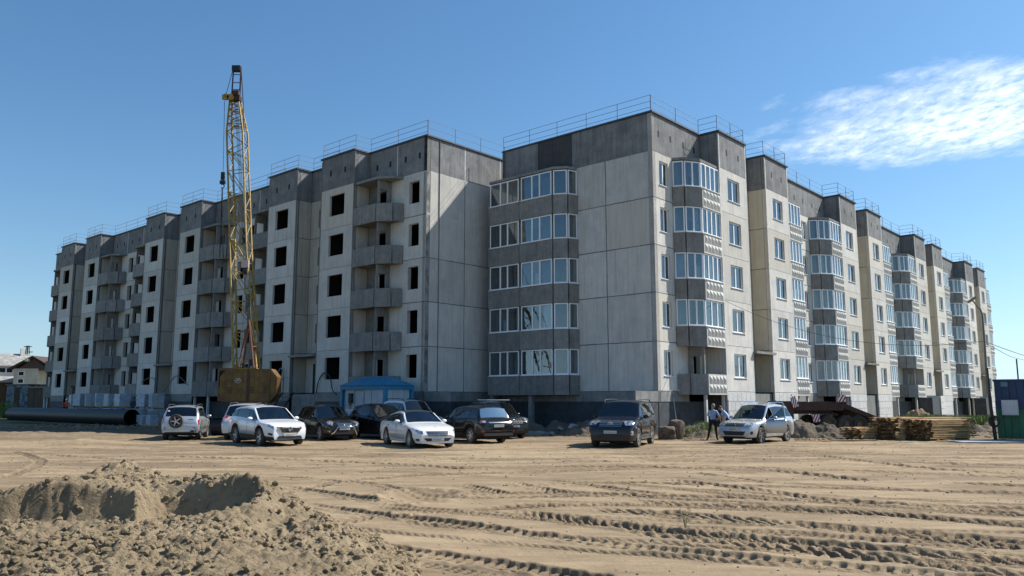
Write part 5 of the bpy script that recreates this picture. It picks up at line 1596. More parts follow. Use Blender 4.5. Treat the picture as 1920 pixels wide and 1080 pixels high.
def crane():
    D = 45.0
    base = at(463, D, 0); Cx = base.x; 
    root = thing('crawler_crane', 'yellow lattice boom crawler crane with rusty counterweight before the unfinished block', 'crane', (base.x, base.y, 0), 0)
    # local axes: x right, y away
    # crawlers
    for sx in (-1.25, 1.25):
        mb = MB(); pr = []
        for k in range(9): a = pi / 2 + pi * k / 8; pr.append((-1.7 + .5 * cos(a), .5 + .5 * sin(a)))
        for k in range(9): a = -pi / 2 + pi * k / 8; pr.append((1.7 + .5 * cos(a), .5 + .5 * sin(a)))
        n = len(pr)
        mb.add([(sx - .35, y + 1.0, z) for y, z in pr] + [(sx + .35, y + 1.0, z) for y, z in pr], [tuple(range(n)), tuple(range(n, 2 * n))[::-1]] + [(i, i + n, (i + 1) % n + n, (i + 1) % n) for i in range(n)])
        for k in range(14): mb.cbox((sx, -1.0 + k * .31, 1.01), (.74, .2, .05))
        mb.build('crawler_track', M_STEEL, root, fix=True)
    MB().lathe([(.001, 1.0), (.95, 1.0), (.95, 1.55), (.001, 1.55)], 24, axis='Z').build('turntable', M_RUST, root, M=Matrix.Translation((0, 1.1, 0)))
    zt = zat(463, 692, D); zb = zat(463, 752, D) - .1
    W2 = 1.58; cx_ = at(468, D, 2).x - base.x
    # rear counterweight, chamfered
    ch = .45
    poly = [(cx_ - W2, zb + ch), (cx_ - W2 + ch, zb), (cx_ + W2 - ch, zb), (cx_ + W2, zb + ch), (cx_ + W2, zt - ch), (cx_ + W2 - ch * .8, zt), (cx_ - W2 + ch * .8, zt), (cx_ - W2, zt - ch)]
    mb = MB(); n = 8
    mb.add([(x, -.35, z) for x, z in poly] + [(x, .55, z) for x, z in poly], [tuple(range(n)), tuple(range(n, 2 * n))[::-1]] + [(i, i + n, (i + 1) % n + n, (i + 1) % n) for i in range(n)])
    cw = mb.build('counterweight', M_YEL, root, fix=True)
    for x0, x1 in ((cx_ - 1.15, cx_ - .08), (cx_ + .10, cx_ + 1.18)):
        MB().box(x0, x1, -.40, -.352, zb + .12, zt - .14).build('rear_panel', M_YEL, cw)
    mb = MB(); ex, ez = at(449, D, 2).x - base.x, zat(449, 714, D)
    mb.tube([(ex + .16 * cos(t * pi / 10), -.415, ez + .13 * sin(t * pi / 10)) for t in range(21)], .018, 5, cap=False)
    mb.cbox((ex, -.415, ez + .02), (.20, .012, .06), ry=-.4)
    mb.build('round_badge', mat("faded_white_print", (.45, .42, .33), .7), cw)
    for kx in (-1.0, .25, 1.0): 
        for kz in range(4): MB().box(cx_ + kx - .12, cx_ + kx + .12, -.42, -.404, zb + .55 + kz * .09, zb + .59 + kz * .09).build('vent_slot', M_RUST, cw)
    MB().box(cx_ - W2 + ch, cx_ + W2 - ch, -.38, -.351, zb - .06, zb + .06).build('bumper_beam', M_RUST, cw)
    MB().box(cx_ - .07, cx_ + .09, -.41, -.351, zb + .1, zt - .02).build('rust_seam', M_RUST, cw)
    MB().box(cx_ - W2 + .1, cx_ + W2 - .9, .55, 3.0, zb + .05, zt - .12).build('machinery_housing', M_YEL, root)
    c = MB().box(cx_ - W2 - .55, cx_ - W2 - .02, .9, 2.6, zb + .1, zt + .10).build('cab', M_YEL, root)
    MB().box(cx_ - W2 - .5, cx_ - W2 - .12, .88, .898, zb + .9, zt - .05).build('cab_window', M_DARK, c)
    # boom
    def pt(px, py, d): z = zat(px, py, d); p = at(px, d, z); return Vector((p.x - base.x, p.y - base.y, z))
    d0, d1 = 46.2, 51.0
    L = [pt(437, 690, d0), pt(430, 420, d0 + 2.6), pt(425, 245, d1 - .6), pt(431, 185, d1)]
    R = [pt(481, 692, d0), pt(462, 470, d0 + 2.2), pt(455, 245, d1 - .6), pt(447, 185, d1)]
    back = Vector((0, 1.0, .1))
    mb = MB(); 
    chords = []
    for pl, off in ((L, Vector((0, 0, 0))), (R, Vector((0, 0, 0))), (L, back), (R, back)):
        q = [p + off * (1 if i < 3 else .4) * (1 if i else .6) for i, p in enumerate(pl)]
        chords.append(q)
    def on(q, t):
        t = t * (len(q) - 1); i = min(int(t), len(q) - 2); return q[i].lerp(q[i + 1], t - i)
    boom = None
    for q in chords:
        o = MB().tube([on(q, t / 12) for t in range(13)], .062, 8).build('boom_chord' , M_YEL2, root, smooth=50)
    n = 27
    lac = []
    for k in range(n):
        t0, t1 = k / n, (k + 1) / n
        for a, b in ((0, 1), (2, 3), (0, 2), (1, 3)):
            if k % 2: a, b = b, a
            lac.append((on(chords[a], t0), on(chords[b], t1)))
        if k % 4 == 0: 
            for a, b in ((0, 1), (2, 3), (0, 2), (1, 3)): lac.append((on(chords[a], t0), on(chords[b], t0)))
    for i, (a, b) in enumerate(lac):
        MB().tube([a, b], .030, 5, cap=False).build('lattice_bar', M_YEL2, root)
    # head with pulley brackets
    H0, H1 = pt(434, 190, d1), pt(438, 125, d1 + .6); G0, G1 = pt(457, 245, d1 - .5), pt(452, 125, d1 + .6)
    mb = MB()
    mb.tube([H0, H1], .05, 6); mb.tube([pt(449, 190, d1), G1], .05, 6); mb.tube([G0, pt(456, 190, d1), G1], .035, 6); mb.tube([pt(421, 188, d1), H1], .02, 5)
    for py in (140, 155, 168): mb.tube([pt(437, py, d1 + .4), pt(450, py, d1 + .4)], .03, 5)
    mb.build('boom_head', M_RUST, root)
    mb = MB(); c0 = pt(444, 129, d1 + .6); mb.cbox(c0, (.55, .4, .35)); mb.build('head_block', M_STEEL, root)
    c0 = pt(441, 185, d1); mb = MB(); mb.cbox(c0, (.75, .5, .32)); mb.cbox(c0 + Vector((-.55, -.1, .05)), (.5, .25, .28)); mb.cbox(c0 + Vector((.1, -.2, .3)), (.45, .3, .3)); mb.build('pulley_bracket', M_RUST, root)
    for px in (427, 436): 
        p = pt(px, 186, d1) - Vector((0, .4, 0))
        MB().lathe([(.001, -.05), (.22, -.05), (.18, 0), (.22, .05), (.001, .05)], 16).build('sheave', M_YEL2, root, M=Matrix.Translation(p))
    # rear gantry and ropes
    mb = MB()
    ap = pt(467, 600, 46.0)
    for px, py, d in ((447, 688, 45.2), (476, 690, 45.0), (484, 690, 46.8), (455, 690, 46.8)): mb.tube([pt(px, py, d), ap], .055, 6)
    mb.tube([pt(472, 650, 45.4), pt(480, 650, 46.2)], .04, 5)
    mb.build('gantry', M_REDL, root)
    pp = pt(460, 495, 46.9)
    MB().cbox(pp, (.42, .2, .45)).cbox(pp + Vector((0, 0, -.4)), (.25, .16, .4), 1).build('rope_block', [mat("faded_pink_white_paint", (.5, .38, .36), .6), M_STEEL], root)
    for dx in (-.10, -.03, .05, .12):
        MB().tube([ap + Vector((dx, 0, 0)), pp + Vector((dx, 0, -.2))], .014, 4, cap=False).build('rope', M_STEEL, root)
        MB().tube([pp + Vector((dx, 0, .2)), pt(444, 190, d1) + Vector((dx, -.1, 0))], .014, 4, cap=False).build('rope', M_STEEL, root)
    # hook
    hk = pt(418, 330, d1 - .6); tp = pt(421, 190, d1 - .4)
    MB().tube([tp, hk + Vector((0, 0, .3))], .018, 4).build('rope', M_STEEL, root)
    mb = MB(); mb.cbox(hk, (.22, .18, .5)); mb.cbox(hk + Vector((0, 0, -.42)), (.32, .2, .22)); mb.tube([hk + Vector((.12 * cos(a), 0, -.68 + .13 * sin(a))) for a in [2.2 - k * .45 for k in range(11)]], .035, 6)
    mb.build('hook_block', M_STEEL, root)
    mb = MB()
    for dx in (-.05, .06): mb.tube([hk + Vector((0, 0, -.8)), pt(415 + dx * 30, 484, d1 - .8) + Vector((dx, 0, 0))], .035, 5)
    mb.build('lifting_sling', M_STEEL, root)
crane()

# ---------------------------------------------------------------- long steel pipe
M_PIPE = mat("blue_black_pipe_coating", (0.012, 0.013, 0.018), 0.5, nscale=1.2, col2=(0.022, 0.02, 0.022), spec=.3, dirt=((.6, .5, .4), 3))
def pipe():
    a = gnd(246, 799); a.z = .64; L = 27
    r = .62
    me = MB().lathe([(r, 0), (r, L), (r - .04, L), (r - .04, 0), (r, 0)], 40, axis='X').mesh('pipe', M_PIPE, 40)
    R = Matrix(((V.x, U.x, 0, a.x), (V.y, U.y, 0, a.y), (0, 0, 1, a.z), (0, 0, 0, 1)))
    t = place(me, 'steel_pipe', None, R)
    tag(t, "long wide blue-black steel pipe lying before the unfinished block", 'pipe')
pipe()

# ---------------------------------------------------------------- wrapped pallets of blocks
M_WRAP = mat("pale_blue_film_wrap", (0.45, 0.51, 0.56), 0.45, nscale=5, col2=(0.33, 0.39, 0.44), bump=.6, bscale=6, bdist=.05, vary=.15)
M_WRAP2 = mat("grey_white_aerated_block", (0.42, 0.45, 0.47), 0.9, nscale=4, col2=(0.35, 0.38, 0.40), vary=.12)
M_PLANK = mat("raw_pine_plank", (0.62, 0.42, 0.21), 0.8, nscale=3, col2=(0.46, 0.29, 0.13), vary=.3, streak=None, dirt=((.75, .66, .58), 2.5))
def pallet(px, d, z, rz, label, seed, wrap=True, s=1.0):
    rnd = random.Random(seed)
    p = at(px, d, z + .5)
    t = thing('block_pallet', label, 'block pallet', (p.x, p.y, z), rz, 'pallets of building blocks stacked beside the unfinished block')
    pm = cached('pallet_wood', lambda: MB().box(-.6, .6, -.5, .5, .1, .13).box(-.6, -.48, -.5, .5, 0, .1).box(.48, .6, -.5, .5, 0, .1).box(-.06, .06, -.5, .5, 0, .1).mesh('pallet', M_PLANK))
    place(pm, 'pallet', t)
    if wrap:
        mb = MB(); bm = bmesh.new(); bmesh.ops.create_cube(bm, size=1); bmesh.ops.subdivide_edges(bm, edges=bm.edges, cuts=5, use_grid_fill=True)
        vs = []
        for v in bm.verts:
            q = v.co.copy(); k = 1 + .05 * rnd.uniform(-1, 1)
            vs.append((q.x * 1.2 * s * k, q.y * 1.05 * s * k, .13 + (q.z + .5) * 1.15 * s * (1 + .03 * rnd.uniform(-1, 1))))
        mb.add(vs, [tuple(v.index for v in f.verts) for f in bm.faces]); bm.free()
        mb.build('film_wrap', M_WRAP, t)
    else:
        for k in range(4):
            for i in range(3):
                for j in range(2):
                    me = cached('aer', lambda: MB().box(-.19, .19, -.24, .24, 0, .27).mesh('block', M_WRAP2))
                    place(me, 'block', t, Matrix.Translation((-.4 + i * .4 + rnd.uniform(-.01, .01), -.25 + j * .5, .13 + k * .28)))
rz0 = atan2(V.y, V.x)
PAL = [(140, 80, 0, "film wrapped block pallet next to the brown shed, lower of its stack"), (152, 78, 0, "film wrapped block pallet second from the brown shed, at ground level"),
       (141, 80.4, 1.32, "film wrapped block pallet on top of the one next to the brown shed"), (153, 78.4, 1.32, "film wrapped block pallet on the second stack from the brown shed"),
       (170, 75.5, 0, "bare block pallet low behind the middle of the pipe"), (187, 74, 0, "film wrapped block pallet at ground level right of the bare pallet"),
       (171, 75.8, 1.3, "film wrapped block pallet lying over the bare pallet"), (190, 74.4, 1.32, "tilted film wrapped pallet high in the middle of the row"),
       (208, 72, 0, "film wrapped block pallet below the first floor balconies, at ground level"), (209, 72.4, 1.32, "film wrapped pallet below the first floor balconies, topmost of its stack"),
       (228, 70.5, 0, "film wrapped pallet close behind the open end of the pipe"), (229, 71, 1.32, "upper film wrapped pallet behind the open end of the pipe"),
       (252, 66.5, 0, "bare block pallet standing just beyond the pipe mouth"), (262, 69, 0, "bare block pallet between the pipe mouth and the wall"),
       (272, 69.5, 1.3, "film wrapped pallet raised beside the last stack"), (274, 69.5, 0, "film wrapped pallet under the raised one near the last stack"),
       (292, 68, 0, "bare block pallet at the end of the row nearest the crane, lower"), (293, 68.3, 1.3, "bare block pallet topmost of the stack nearest the crane"),
       (268, 62, 0, "small film wrapped bundle lying before the pipe mouth"), (285, 61, 0, "film wrapped bundle standing out nearest the compact off-roader")]
for i, (px, d, z, lb) in enumerate(PAL):
    wr = 'bare' not in lb
    pallet(px, d, z, rz0 + random.uniform(-.35, .35), lb, i, wr, .6 if 'bundle' in lb else random.uniform(.85, 1.08))

# ---------------------------------------------------------------- sheds, houses and mast at far left
M_BRICKBR = mat("brown_shed_cladding", (0.10, 0.068, 0.042), 0.9, nscale=2, col2=(0.07, 0.045, 0.03), streak=(.7, .65, .6))
M_TEAL = mat("flaking_pale_blue_paint", (0.22, 0.30, 0.35), 0.8, nscale=1.5, col2=(0.10, 0.11, 0.12), ramp=(.45, .6))
M_SLATE = mat("grey_slate_sheet_roof", (0.36, 0.35, 0.33), 0.9, nscale=1.5, col2=(0.18, 0.17, 0.16), streak=(.8, .8, .78))
M_WALLW = mat("whitewashed_wall", (0.62, 0.60, 0.54), 0.9, nscale=.8, col2=(0.52, 0.50, 0.45))
M_WALLB = mat("beige_house_wall", (0.50, 0.45, 0.37), 0.9, nscale=.8)
M_ROOFBR = mat("brown_sheet_roof", (0.075, 0.05, 0.04), 0.8, nscale=1.5)
def shed():
    a = at(158, 84, 1); b = at(52, 92, 1)
    z = zat(158, 723, 84)
    t = thing('storage_shed', 'long brown flat roofed site shed behind the pipe', 'shed', (a.x, a.y, 0), atan2(b.y - a.y, b.x - a.x))
    L = (Vector((b.x, b.y)) - Vector((a.x, a.y))).length
    for k in range(8):
        MB().box(k * L / 8 + .03, (k + 1) * L / 8 - .03, 0, .12, 0, z - .15).build('wall_panel', M_BRICKBR, t)
    MB().box(.05, L - .05, -3, -.01, 0, z - .2).build('shed_body', M_BRICKBR, t)
    MB().box(-.2, L + .2, -3.2, .35, z - .15, z).build('flat_roof', M_CAP, t)
    f = MB().box(L * .62, L * .62 + .9, .12, .17, .9, z - .9).build('shed_window', M_FRAME, t)
    MB().box(L * .62 + .1, L * .62 + .8, .171, .18, 1.0, z - 1.0).build('pane', M_GLASS, f)
    a = at(50, 92, 1); b = at(10, 93, 1); z2 = zat(30, 722, 92)
    t = thing('metal_container', 'small flaking pale blue container at the end of the brown shed', 'container', (a.x, a.y, 0), atan2(b.y - a.y, b.x - a.x))
    L = (Vector((b.x, b.y)) - Vector((a.x, a.y))).length
    mb = MB()
    n = 16
    for k in range(n): mb.box(k * L / n, (k + .55) * L / n, 0, .06, 0, z2)
    mb.box(0, L, -2.4, -.005, 0, z2)
    mb.build('ribbed_wall', M_TEAL, t)
    MB().box(-.1, L + .1, -2.5, .15, z2 + .003, z2 + .12).build('flat_roof', M_CAP, t)
    MB().box(L * .35, L * .62, .065, .10, .2, z2 - .25).build('door', M_RUST, t)
shed()
def gable(t, x0, x1, y0, y1, z0, z1, over, m, axis='x', nm='roof', hip=0):
    mb = MB(); X0, X1, Y0, Y1 = x0 - over, x1 + over, y0 - over, y1 + over
    ym = (Y0 + Y1) / 2
    P = [(X0, Y0, z0), (X1, Y0, z0), (X1, Y1, z0), (X0, Y1, z0), (X0 + hip, ym, z1), (X1 - hip, ym, z1)]
    mb.add(P + [(x, y, z - .18) for x, y, z in P], [(0, 1, 5, 4), (2, 3, 4, 5), (1, 2, 5), (3, 0, 4), (7, 6, 10, 11), (9, 8, 11, 10), (0, 6, 7, 1), (1, 7, 8, 2), (2, 8, 9, 3), (3, 9, 6, 0)])
    return mb.build(nm, m, t, fix=True)
def houses():
    d = 135.0
    def loc(px): return at(px, d, 4).x
    s = (loc(100) - loc(0)) / 100
    t = thing('village_house', 'two storey whitewashed house with a grey sheet roof beyond the sheds', 'house', (loc(-2), d, 0), radians(40))
    s0_ = s; s = s * 1.45
    ze = zat(20, 685, d); zr_ = zat(10, 660, d)
    MB().box(-14, 49 * s, 0, 9, 0, ze).build('wall', M_WALLW, t)
    rf = gable(t, -14, 50 * s, 0, 9, ze, zr_, .7, M_SLATE, hip=2.5)
    MB().box(25 * s, 26 * s + .5, 3.5, 4.2, zr_ - .8, zr_ + .9).build('chimney', M_WALLW, rf)
    for px in (2, 10, 36):
        f = MB().box(px * s - .55, px * s + .55, -.08, 0, zat(px, 699, d), zat(px, 689, d)).build('window', M_FRAME, t)
        MB().box(px * s - .42, px * s + .42, -.10, -.081, zat(px, 698, d), zat(px, 690, d)).build('pane', M_DARK, f)
    gable(t, -6, 52 * s, -5, -.05, zat(20, 716, d), zat(20, 706, d), .3, M_SLATE, nm='porch_roof')
    MB().box(-6, 50 * s, -4.5, -.1, 0, zat(20, 717, d)).build('porch_wall', M_BRICKBR, t)
    s = s0_; x0 = loc(58)
    t = thing('village_house', 'beige house with a steep brown gable roof close to the end of the unfinished block', 'house', (x0, d - 5, 0), 0)
    w = 44 * s; d2 = d - 5
    MB().box(0, w, 0, 8, 0, zat(70, 691, d2)).build('wall', M_WALLB, t)
    # gable end faces the camera
    zz0, zz1 = zat(70, 690, d2), zat(90, 667, d2)
    xm = 34 * s
    MB().add([(0.2, .05, zz0 - .4), (2 * xm - .2, .05, zz0 - .4), (xm, .05, zz1 - .4), (.2, .3, zz0 - .4), (2 * xm - .2, .3, zz0 - .4), (xm, .3, zz1 - .4)], [(0, 1, 2), (5, 4, 3), (0, 3, 4, 1), (1, 4, 5, 2), (2, 5, 3, 0)]).build('gable_wall', M_ROOFBR, t)
    rf = MB().add([(-.6, -.5, zz0), (xm, -.5, zz1), (2 * xm + .6, -.5, zz0), (-.6, 9, zz0), (xm, 9, zz1), (2 * xm + .6, 9, zz0),
              (-.6, -.5, zz0 - .2), (xm, -.5, zz1 - .2), (2 * xm + .6, -.5, zz0 - .2), (-.6, 9, zz0 - .2), (xm, 9, zz1 - .2), (2 * xm + .6, 9, zz0 - .2)],
             [(0, 1, 4, 3), (1, 2, 5, 4), (6, 9, 10, 7), (7, 10, 11, 8), (0, 6, 7, 1), (1, 7, 8, 2), (3, 4, 10, 9), (4, 5, 11, 10), (0, 3, 9, 6), (2, 8, 11, 5)]).build('roof', M_ROOFBR, t, fix=True)
    MB().box(23 * s, 28 * s, -.75, .0, zat(85, 678, d2), zat(85, 673, d2)).build('dormer', M_WALLW, rf)
    for py in (700, 714):
        px = 72; f = MB().box(14 * s - .5, 14 * s + .5, -.06, 0, zat(px, py + 5, d2), zat(px, py - 4, d2)).build('window', M_FRAME, t)
        MB().box(14 * s - .4, 14 * s + .4, -.08, -.061, zat(px, py + 4, d2), zat(px, py - 3, d2)).build('pane', M_DARK, f)
    # lattice power mast far behind
    D = 320; m0 = at(43, D, 0)
    mb = MB(); zt = zat(43, 648, D)
    for sx in (-1, 1):
        for sy in (-1, 1): mb.tube([(sx * 1.6, sy * 1.6, 0), (sx * .35, sy * .35, zt)], .14, 5)
    for k in range(9):
        z0, z1 = zt * k / 9, zt * (k + 1) / 9; w0, w1 = 1.6 - 1.25 * k / 9, 1.6 - 1.25 * (k + 1) / 9
        mb.tube([(-w0, -w0, z0), (w1, -w1, z1)], .08, 4); mb.tube([(w0, -w0, z0), (-w1, -w1, z1)], .08, 4)
    o = mb.build('power_mast', M_STEEL, None, Matrix.Translation((m0.x, m0.y, 0)))
    t = thing('power_pylon', 'distant lattice power pylon rising between the two houses', 'pylon', (m0.x, m0.y, 0)); o.parent = t; o.matrix_local = Matrix.Identity(4); o.name = 'lattice_mast'
    for py, w in ((650, 1.6), (660, 2.1)):
        z = zat(43, py, D); MB().tube([(-w * 1.0, 0, z), (w * 1.0, 0, z)], .16, 5).build('cross_arm', M_STEEL, t)
houses()

# ---------------------------------------------------------------- blue and white site cabin
M_BLUE = mat("bright_blue_sheet", (0.015, 0.22, 0.38), 0.45, nscale=2, col2=(0.012, 0.18, 0.32), streak=(.85, .85, .88))
def site_cabin():
    D = 46.8
    c = at(722, D, 1.5); c.z = 0
    rz = 0
    t = thing('site_cabin', 'white site cabin with bright blue frame and hipped blue roof beside the parked cars', 'cabin', (c.x, c.y, 0), 0)
    wl, wr_, h = 4.1, 2.0, zat(722, 725, D)
    a = V; b = U
    def box(mb, s0, s1, o0, o1, z0, z1, mi=0):   # s along V, o along U
        P = [a * s + b * o for s, o in ((s0, o0), (s1, o0), (s1, o1), (s0, o1))]
        mb.add([(p.x, p.y, z0) for p in P] + [(p.x, p.y, z1) for p in P], [(3, 2, 1, 0), (4, 5, 6, 7), (0, 1, 5, 4), (1, 2, 6, 5), (2, 3, 7, 6), (3, 0, 4, 7)], mi)
    # panels on the two visible faces
    for s0, s1 in ((.15, 1.25), (1.3, 1.95), (2.95, 3.8)):
        m = MB(); box(m, s0, s1, .02, .08, .1, h - .05); m.build('wall_panel', M_WHT, t, fix=True)
    m = MB(); box(m, 2.05, 2.9, .03, .07, .1, h - .25); dr = m.build('door', M_WHT, t, fix=True)
    m = MB(); box(m, 2.12, 2.2, -.03, .028, 1.1, 1.2); m.build('handle', M_STEEL, dr, fix=True)
    for k in range(4):
        o0 = .15 + k * (wr_ - .3) / 4; m = MB(); box(m, .02, .08, o0 + .01, o0 + (wr_ - .3) / 4 - .01, .1, h - .05); m.build('wall_panel', M_WHT, t, fix=True)
    m = MB(); box(m, .1, wl - .1, .1, wr_ - .1, .05, h - .02); m.build('inner_shell', M_WHT, t, fix=True)
    m = MB()
    for s, o in ((0, 0), (wl, 0), (0, wr_), (wl, wr_)): box(m, s - .1, s + .1, o - .1, o + .1, 0, h)
    box(m, -.1, wl + .1, -.12, .1, h - .14, h + .08); box(m, -.12, .1, -.1, wr_ + .1, h - .14, h + .08); box(m, wl - .1, wl + .12, -.1, wr_ + .1, h - .14, h + .08); box(m, -.1, wl + .1, wr_ - .1, wr_ + .12, h - .14, h + .08)
    m.build('frame', M_BLUE, t, fix=True)
    zt = zat(722, 706, D + 1)
    P = [a * s + b * o for s, o in ((-.2, -.2), (wl + .2, -.2), (wl + .2, wr_ + .2), (-.2, wr_ + .2))]
    Q = [a * s + b * o for s, o in ((.9, .9), (wl - .9, .9), (wl - .9, wr_ - .9), (.9, wr_ - .9))]
    m = MB(); m.add([(p.x, p.y, h + .09) for p in P] + [(p.x, p.y, zt) for p in Q], [(3, 2, 1, 0), (4, 5, 6, 7), (0, 1, 5, 4), (1, 2, 6, 5), (2, 3, 7, 6), (3, 0, 4, 7)])
    m.build('hipped_roof', M_BLUE, t, fix=True)
    m = MB(); box(m, 3.02, 3.32, -.14, .015, 1.75, 2.35); m.build('meter_box', M_TRIM, t, fix=True)
site_cabin()

# ---------------------------------------------------------------- entrance steps of the unfinished block
def steps():
    c = csA[0]
    t = thing('entrance_stairs', 'steep steel stairs with a handrail leading to the doorway of the unfinished block', 'stairs', (0, 0, 0))
    n = 9; z1 = 2.45
    for k in range(n):
        s = c + 2.9 - k * .30; z = z1 * (k + 1) / n
        m = MB(); strip_mesh(m, FA, s - .30, s, z - .04, z, PR + 1.35, t=.85)
        m.build('tread', M_RAIL, t, fix=True)
    m = MB()
    for o in (PR + .52, PR + 1.38):
        m.tube([FA.P(c + 2.9, o, .05), FA.P(c + .2, o, z1)], .05, 6)
    m.build('stringer', M_STEEL, t)
    m = MB(); o = PR + 1.38
    m.tube([FA.P(c + 2.9, o, 1.1), FA.P(c + .2, o, z1 + 1.0), FA.P(c - .4, o, z1 + 1.0)], .03, 6)
    for k in range(4): s = c + 2.9 - k * .9; m.tube([FA.P(s, o, .05 + k * .8), FA.P(s, o, 1.1 + k * .82)], .025, 5)
    m.build('handrail', M_RAIL, t)
steps()
def cable(pts, r, m, label, cat='cable', nm='hanging_cable', grp=None):
    P = [Vector(p) for p in pts]; out = []
    for i in range(len(P) - 1):
        p0, p1, p2, p3 = P[max(i - 1, 0)], P[i], P[i + 1], P[min(i + 2, len(P) - 1)]
        for k in range(8):
            t = k / 8; out.append(0.5 * ((2 * p1) + (-p0 + p2) * t + (2 * p0 - 5 * p1 + 4 * p2 - p3) * t * t + (-p0 + 3 * p1 - 3 * p2 + p3) * t ** 3))
    out.append(P[-1])
    o = MB().tube(out, r, 6).build(nm, m, smooth=60)
    tag(o, label, cat, grp); return o
cable([FA.P(9.2, PR + .12, 2.4), FA.P(9.0, PR + .12, 3.2), FA.P(8.4, PR + .12, 3.75), FA.P(7.7, PR + .15, 3.5), FA.P(7.2, PR + .25, 2.6), FA.P(6.4, PR + .5, 2.3)], .04, M_TRIM, "thick black hose looping on the wall beside the entrance of the unfinished block", 'hose', 'hose')
cable([FA.P(13.2, PR + .2, 1.9), FA.P(13.1, PR + .2, 3.4), FA.P(13.5, PR + .2, 4.2), FA.P(14.0, PR + .3, 3.4), FA.P(13.6, PR + .9, 2.4)], .045, M_RAIL, "grey hose bent over beside the steel entrance stairs", 'hose', 'hose')
cable([FA.P(36.2, PR + .05, 3.6), FA.P(34, PR + .05, 3.9), FA.P(32, PR + .05, 2.7), FA.P(29.6, PR + .1, 4.0), FA.P(27.5, PR + .05, 3.2)], .03, M_JOINT, "grey cable drooping in loops along the ground floor behind the crane", 'cable')
cable([FB.P(1.2, .05, Z0 + .9), FB.P(.6, .5, Z0 + .2), FB.P(-.8, 1.6, .5)], .018, M_TRIM, "thin black cable slanting down from the corner window to the ground", 'cable')

# ---------------------------------------------------------------- mounds of soil and rubble
def mound(name, label, cat, px, d, rx, ry, h, m, rz=0.0, seed=0, rough=.35, res=70, z0=-.06, peaks=None, par=None):
    p = at(px, d, .3)
    u = np.linspace(-1.15, 1.15, res); X, Y = np.meshgrid(u, u)
    r = np.sqrt(X ** 2 + Y ** 2)
    wob = .22 * fbm(X * 1.6 + seed, Y * 1.6 - seed, 3, seed + 200)
    Z = h * (1 - np.clip(r + wob, 0, 1) ** 1.7) * .85
    if peaks:
        Z = np.zeros_like(X)
        for (a, b, s_, hh) in peaks: Z = np.maximum(Z, hh * (1 - np.clip(np.hypot((X - a), (Y - b)) / s_ * .8 + wob, 0, 1) ** 1.7) * .75)
    Z = Z + smooth((Z) / .15) * (rough * max(h, .8) * 1.0 * fbm(X * rx * 1.5, Y * ry * 1.5, 5, seed + 210, .72) + .20 * h * rough * np.maximum(0, fbm(X * rx * 4, Y * ry * 4, 3, seed + 5)))
    Z = np.where(r > 1.1, z0, np.maximum(Z, 0) + z0 * (Z < .01))
    o = place(grid_mesh(name, X * rx, Y * ry, Z, m), name, None, Matrix.Translation((p.x, p.y, gz(p.x, p.y) - .02)) @ Matrix.Rotation(rz, 4, 'Z'))
    tag(o, label, cat); return o
mound('soil_heap', "dark grey soil heap piled along the end wall of the glazed block", 'soil heap', 1045, 47.0, 3.8, 1.5, 1.15, M_SOIL, rz=0, seed=3, peaks=[(-.5, .1, .55, 1.0), (.05, .2, .5, .9), (.5, 0, .55, .95)])
mound('soil_heap', "lower soil heap in shade behind the lone large off-roader", 'soil heap', 1130, 44.5, 2.8, 1.2, .95, M_SOIL, seed=9)
mound('soil_heap', "lumpy grey-brown soil heap between the open car door and the planks", 'soil heap', 1530, 42.0, 1.75, 1.3, 1.05, M_SOIL, seed=12, peaks=[(-.45, .0, .6, 1.15), (.3, -.1, .6, .85)])
mound('soil_heap', "low soil heap between the first plank stack and the trailer ramp", 'soil heap', 1660, 50.5, 2.6, 1.6, 1.0, M_SOIL, seed=17)
mound('soil_heap', "long grassy soil bank between the plank stacks and the blue and green cabin", 'soil heap', 1800, 52.0, 3.8, 2.2, 1.0, M_SOIL, seed=22, peaks=[(-.6, .2, .5, .8), (0, -.1, .6, .75), (.6, -.1, .5, .8)])
mound('sand_mound', "small pale sand mound at the foot of the third balcony stack", 'sand heap', 1726, 64, 1.6, 1.4, 1.5, M_PILE, seed=27)
mound('soil_heap', "weedy bank of soil left of the two standing men", 'soil heap', 1318, 43.5, 1.9, 1.8, .75, M_SOIL, seed=31)
def rock(name, label, cat, px, d, size, m, seed, z=0, rz=0, group=None, parent=None):
    rnd = random.Random(seed); bm = bmesh.new(); bmesh.ops.create_icosphere(bm, subdivisions=3, radius=.5)
    vs = []
    for v in bm.verts:
        q = v.co.copy(); 
        k = max(abs(q.x), abs(q.y), abs(q.z)); q = q * (.22 + .78 * (.5 / k)) * .85
        n_ = float(vnoise(np.array([q.x * 4 + seed]), np.array([q.y * 4 + q.z * 3.1]), seed)[0]) * .09
        q = q * (1 + n_ + rnd.uniform(-.02, .02)); vs.append((q.x * size[0], q.y * size[1], q.z * size[2] + size[2] * .42))
    mb = MB(); mb.add(vs, [tuple(v.index for v in f.verts) for f in bm.faces]); bm.free()
    p = at(px, d, z + .2); zz = gz(p.x, p.y) if not z else z
    o = mb.build(name, m, None, Matrix.Translation((p.x, p.y, zz - .03)) @ Matrix.Rotation(rz, 4, 'Z'), smooth=45)
    tag(o, label, cat, group); return o
M_STUMP = mat("weathered_brown_concrete", (0.17, 0.125, 0.085), 0.95, nscale=4, col2=(0.08, 0.058, 0.042), bump=.8, bscale=12, bdist=.04, ramp=(.4, .6))
rock('broken_footing', "tall upright weathered footing lump beside the lone large off-roader", 'concrete lump', 1268, 40.5, (.78, .8, 1.15), M_STUMP, 5, rz=.4)
rock('broken_footing', "broad low weathered footing lump leaning against the upright one", 'concrete lump', 1250, 39.8, (1.0, .75, .80), M_STUMP, 8, rz=-.2)
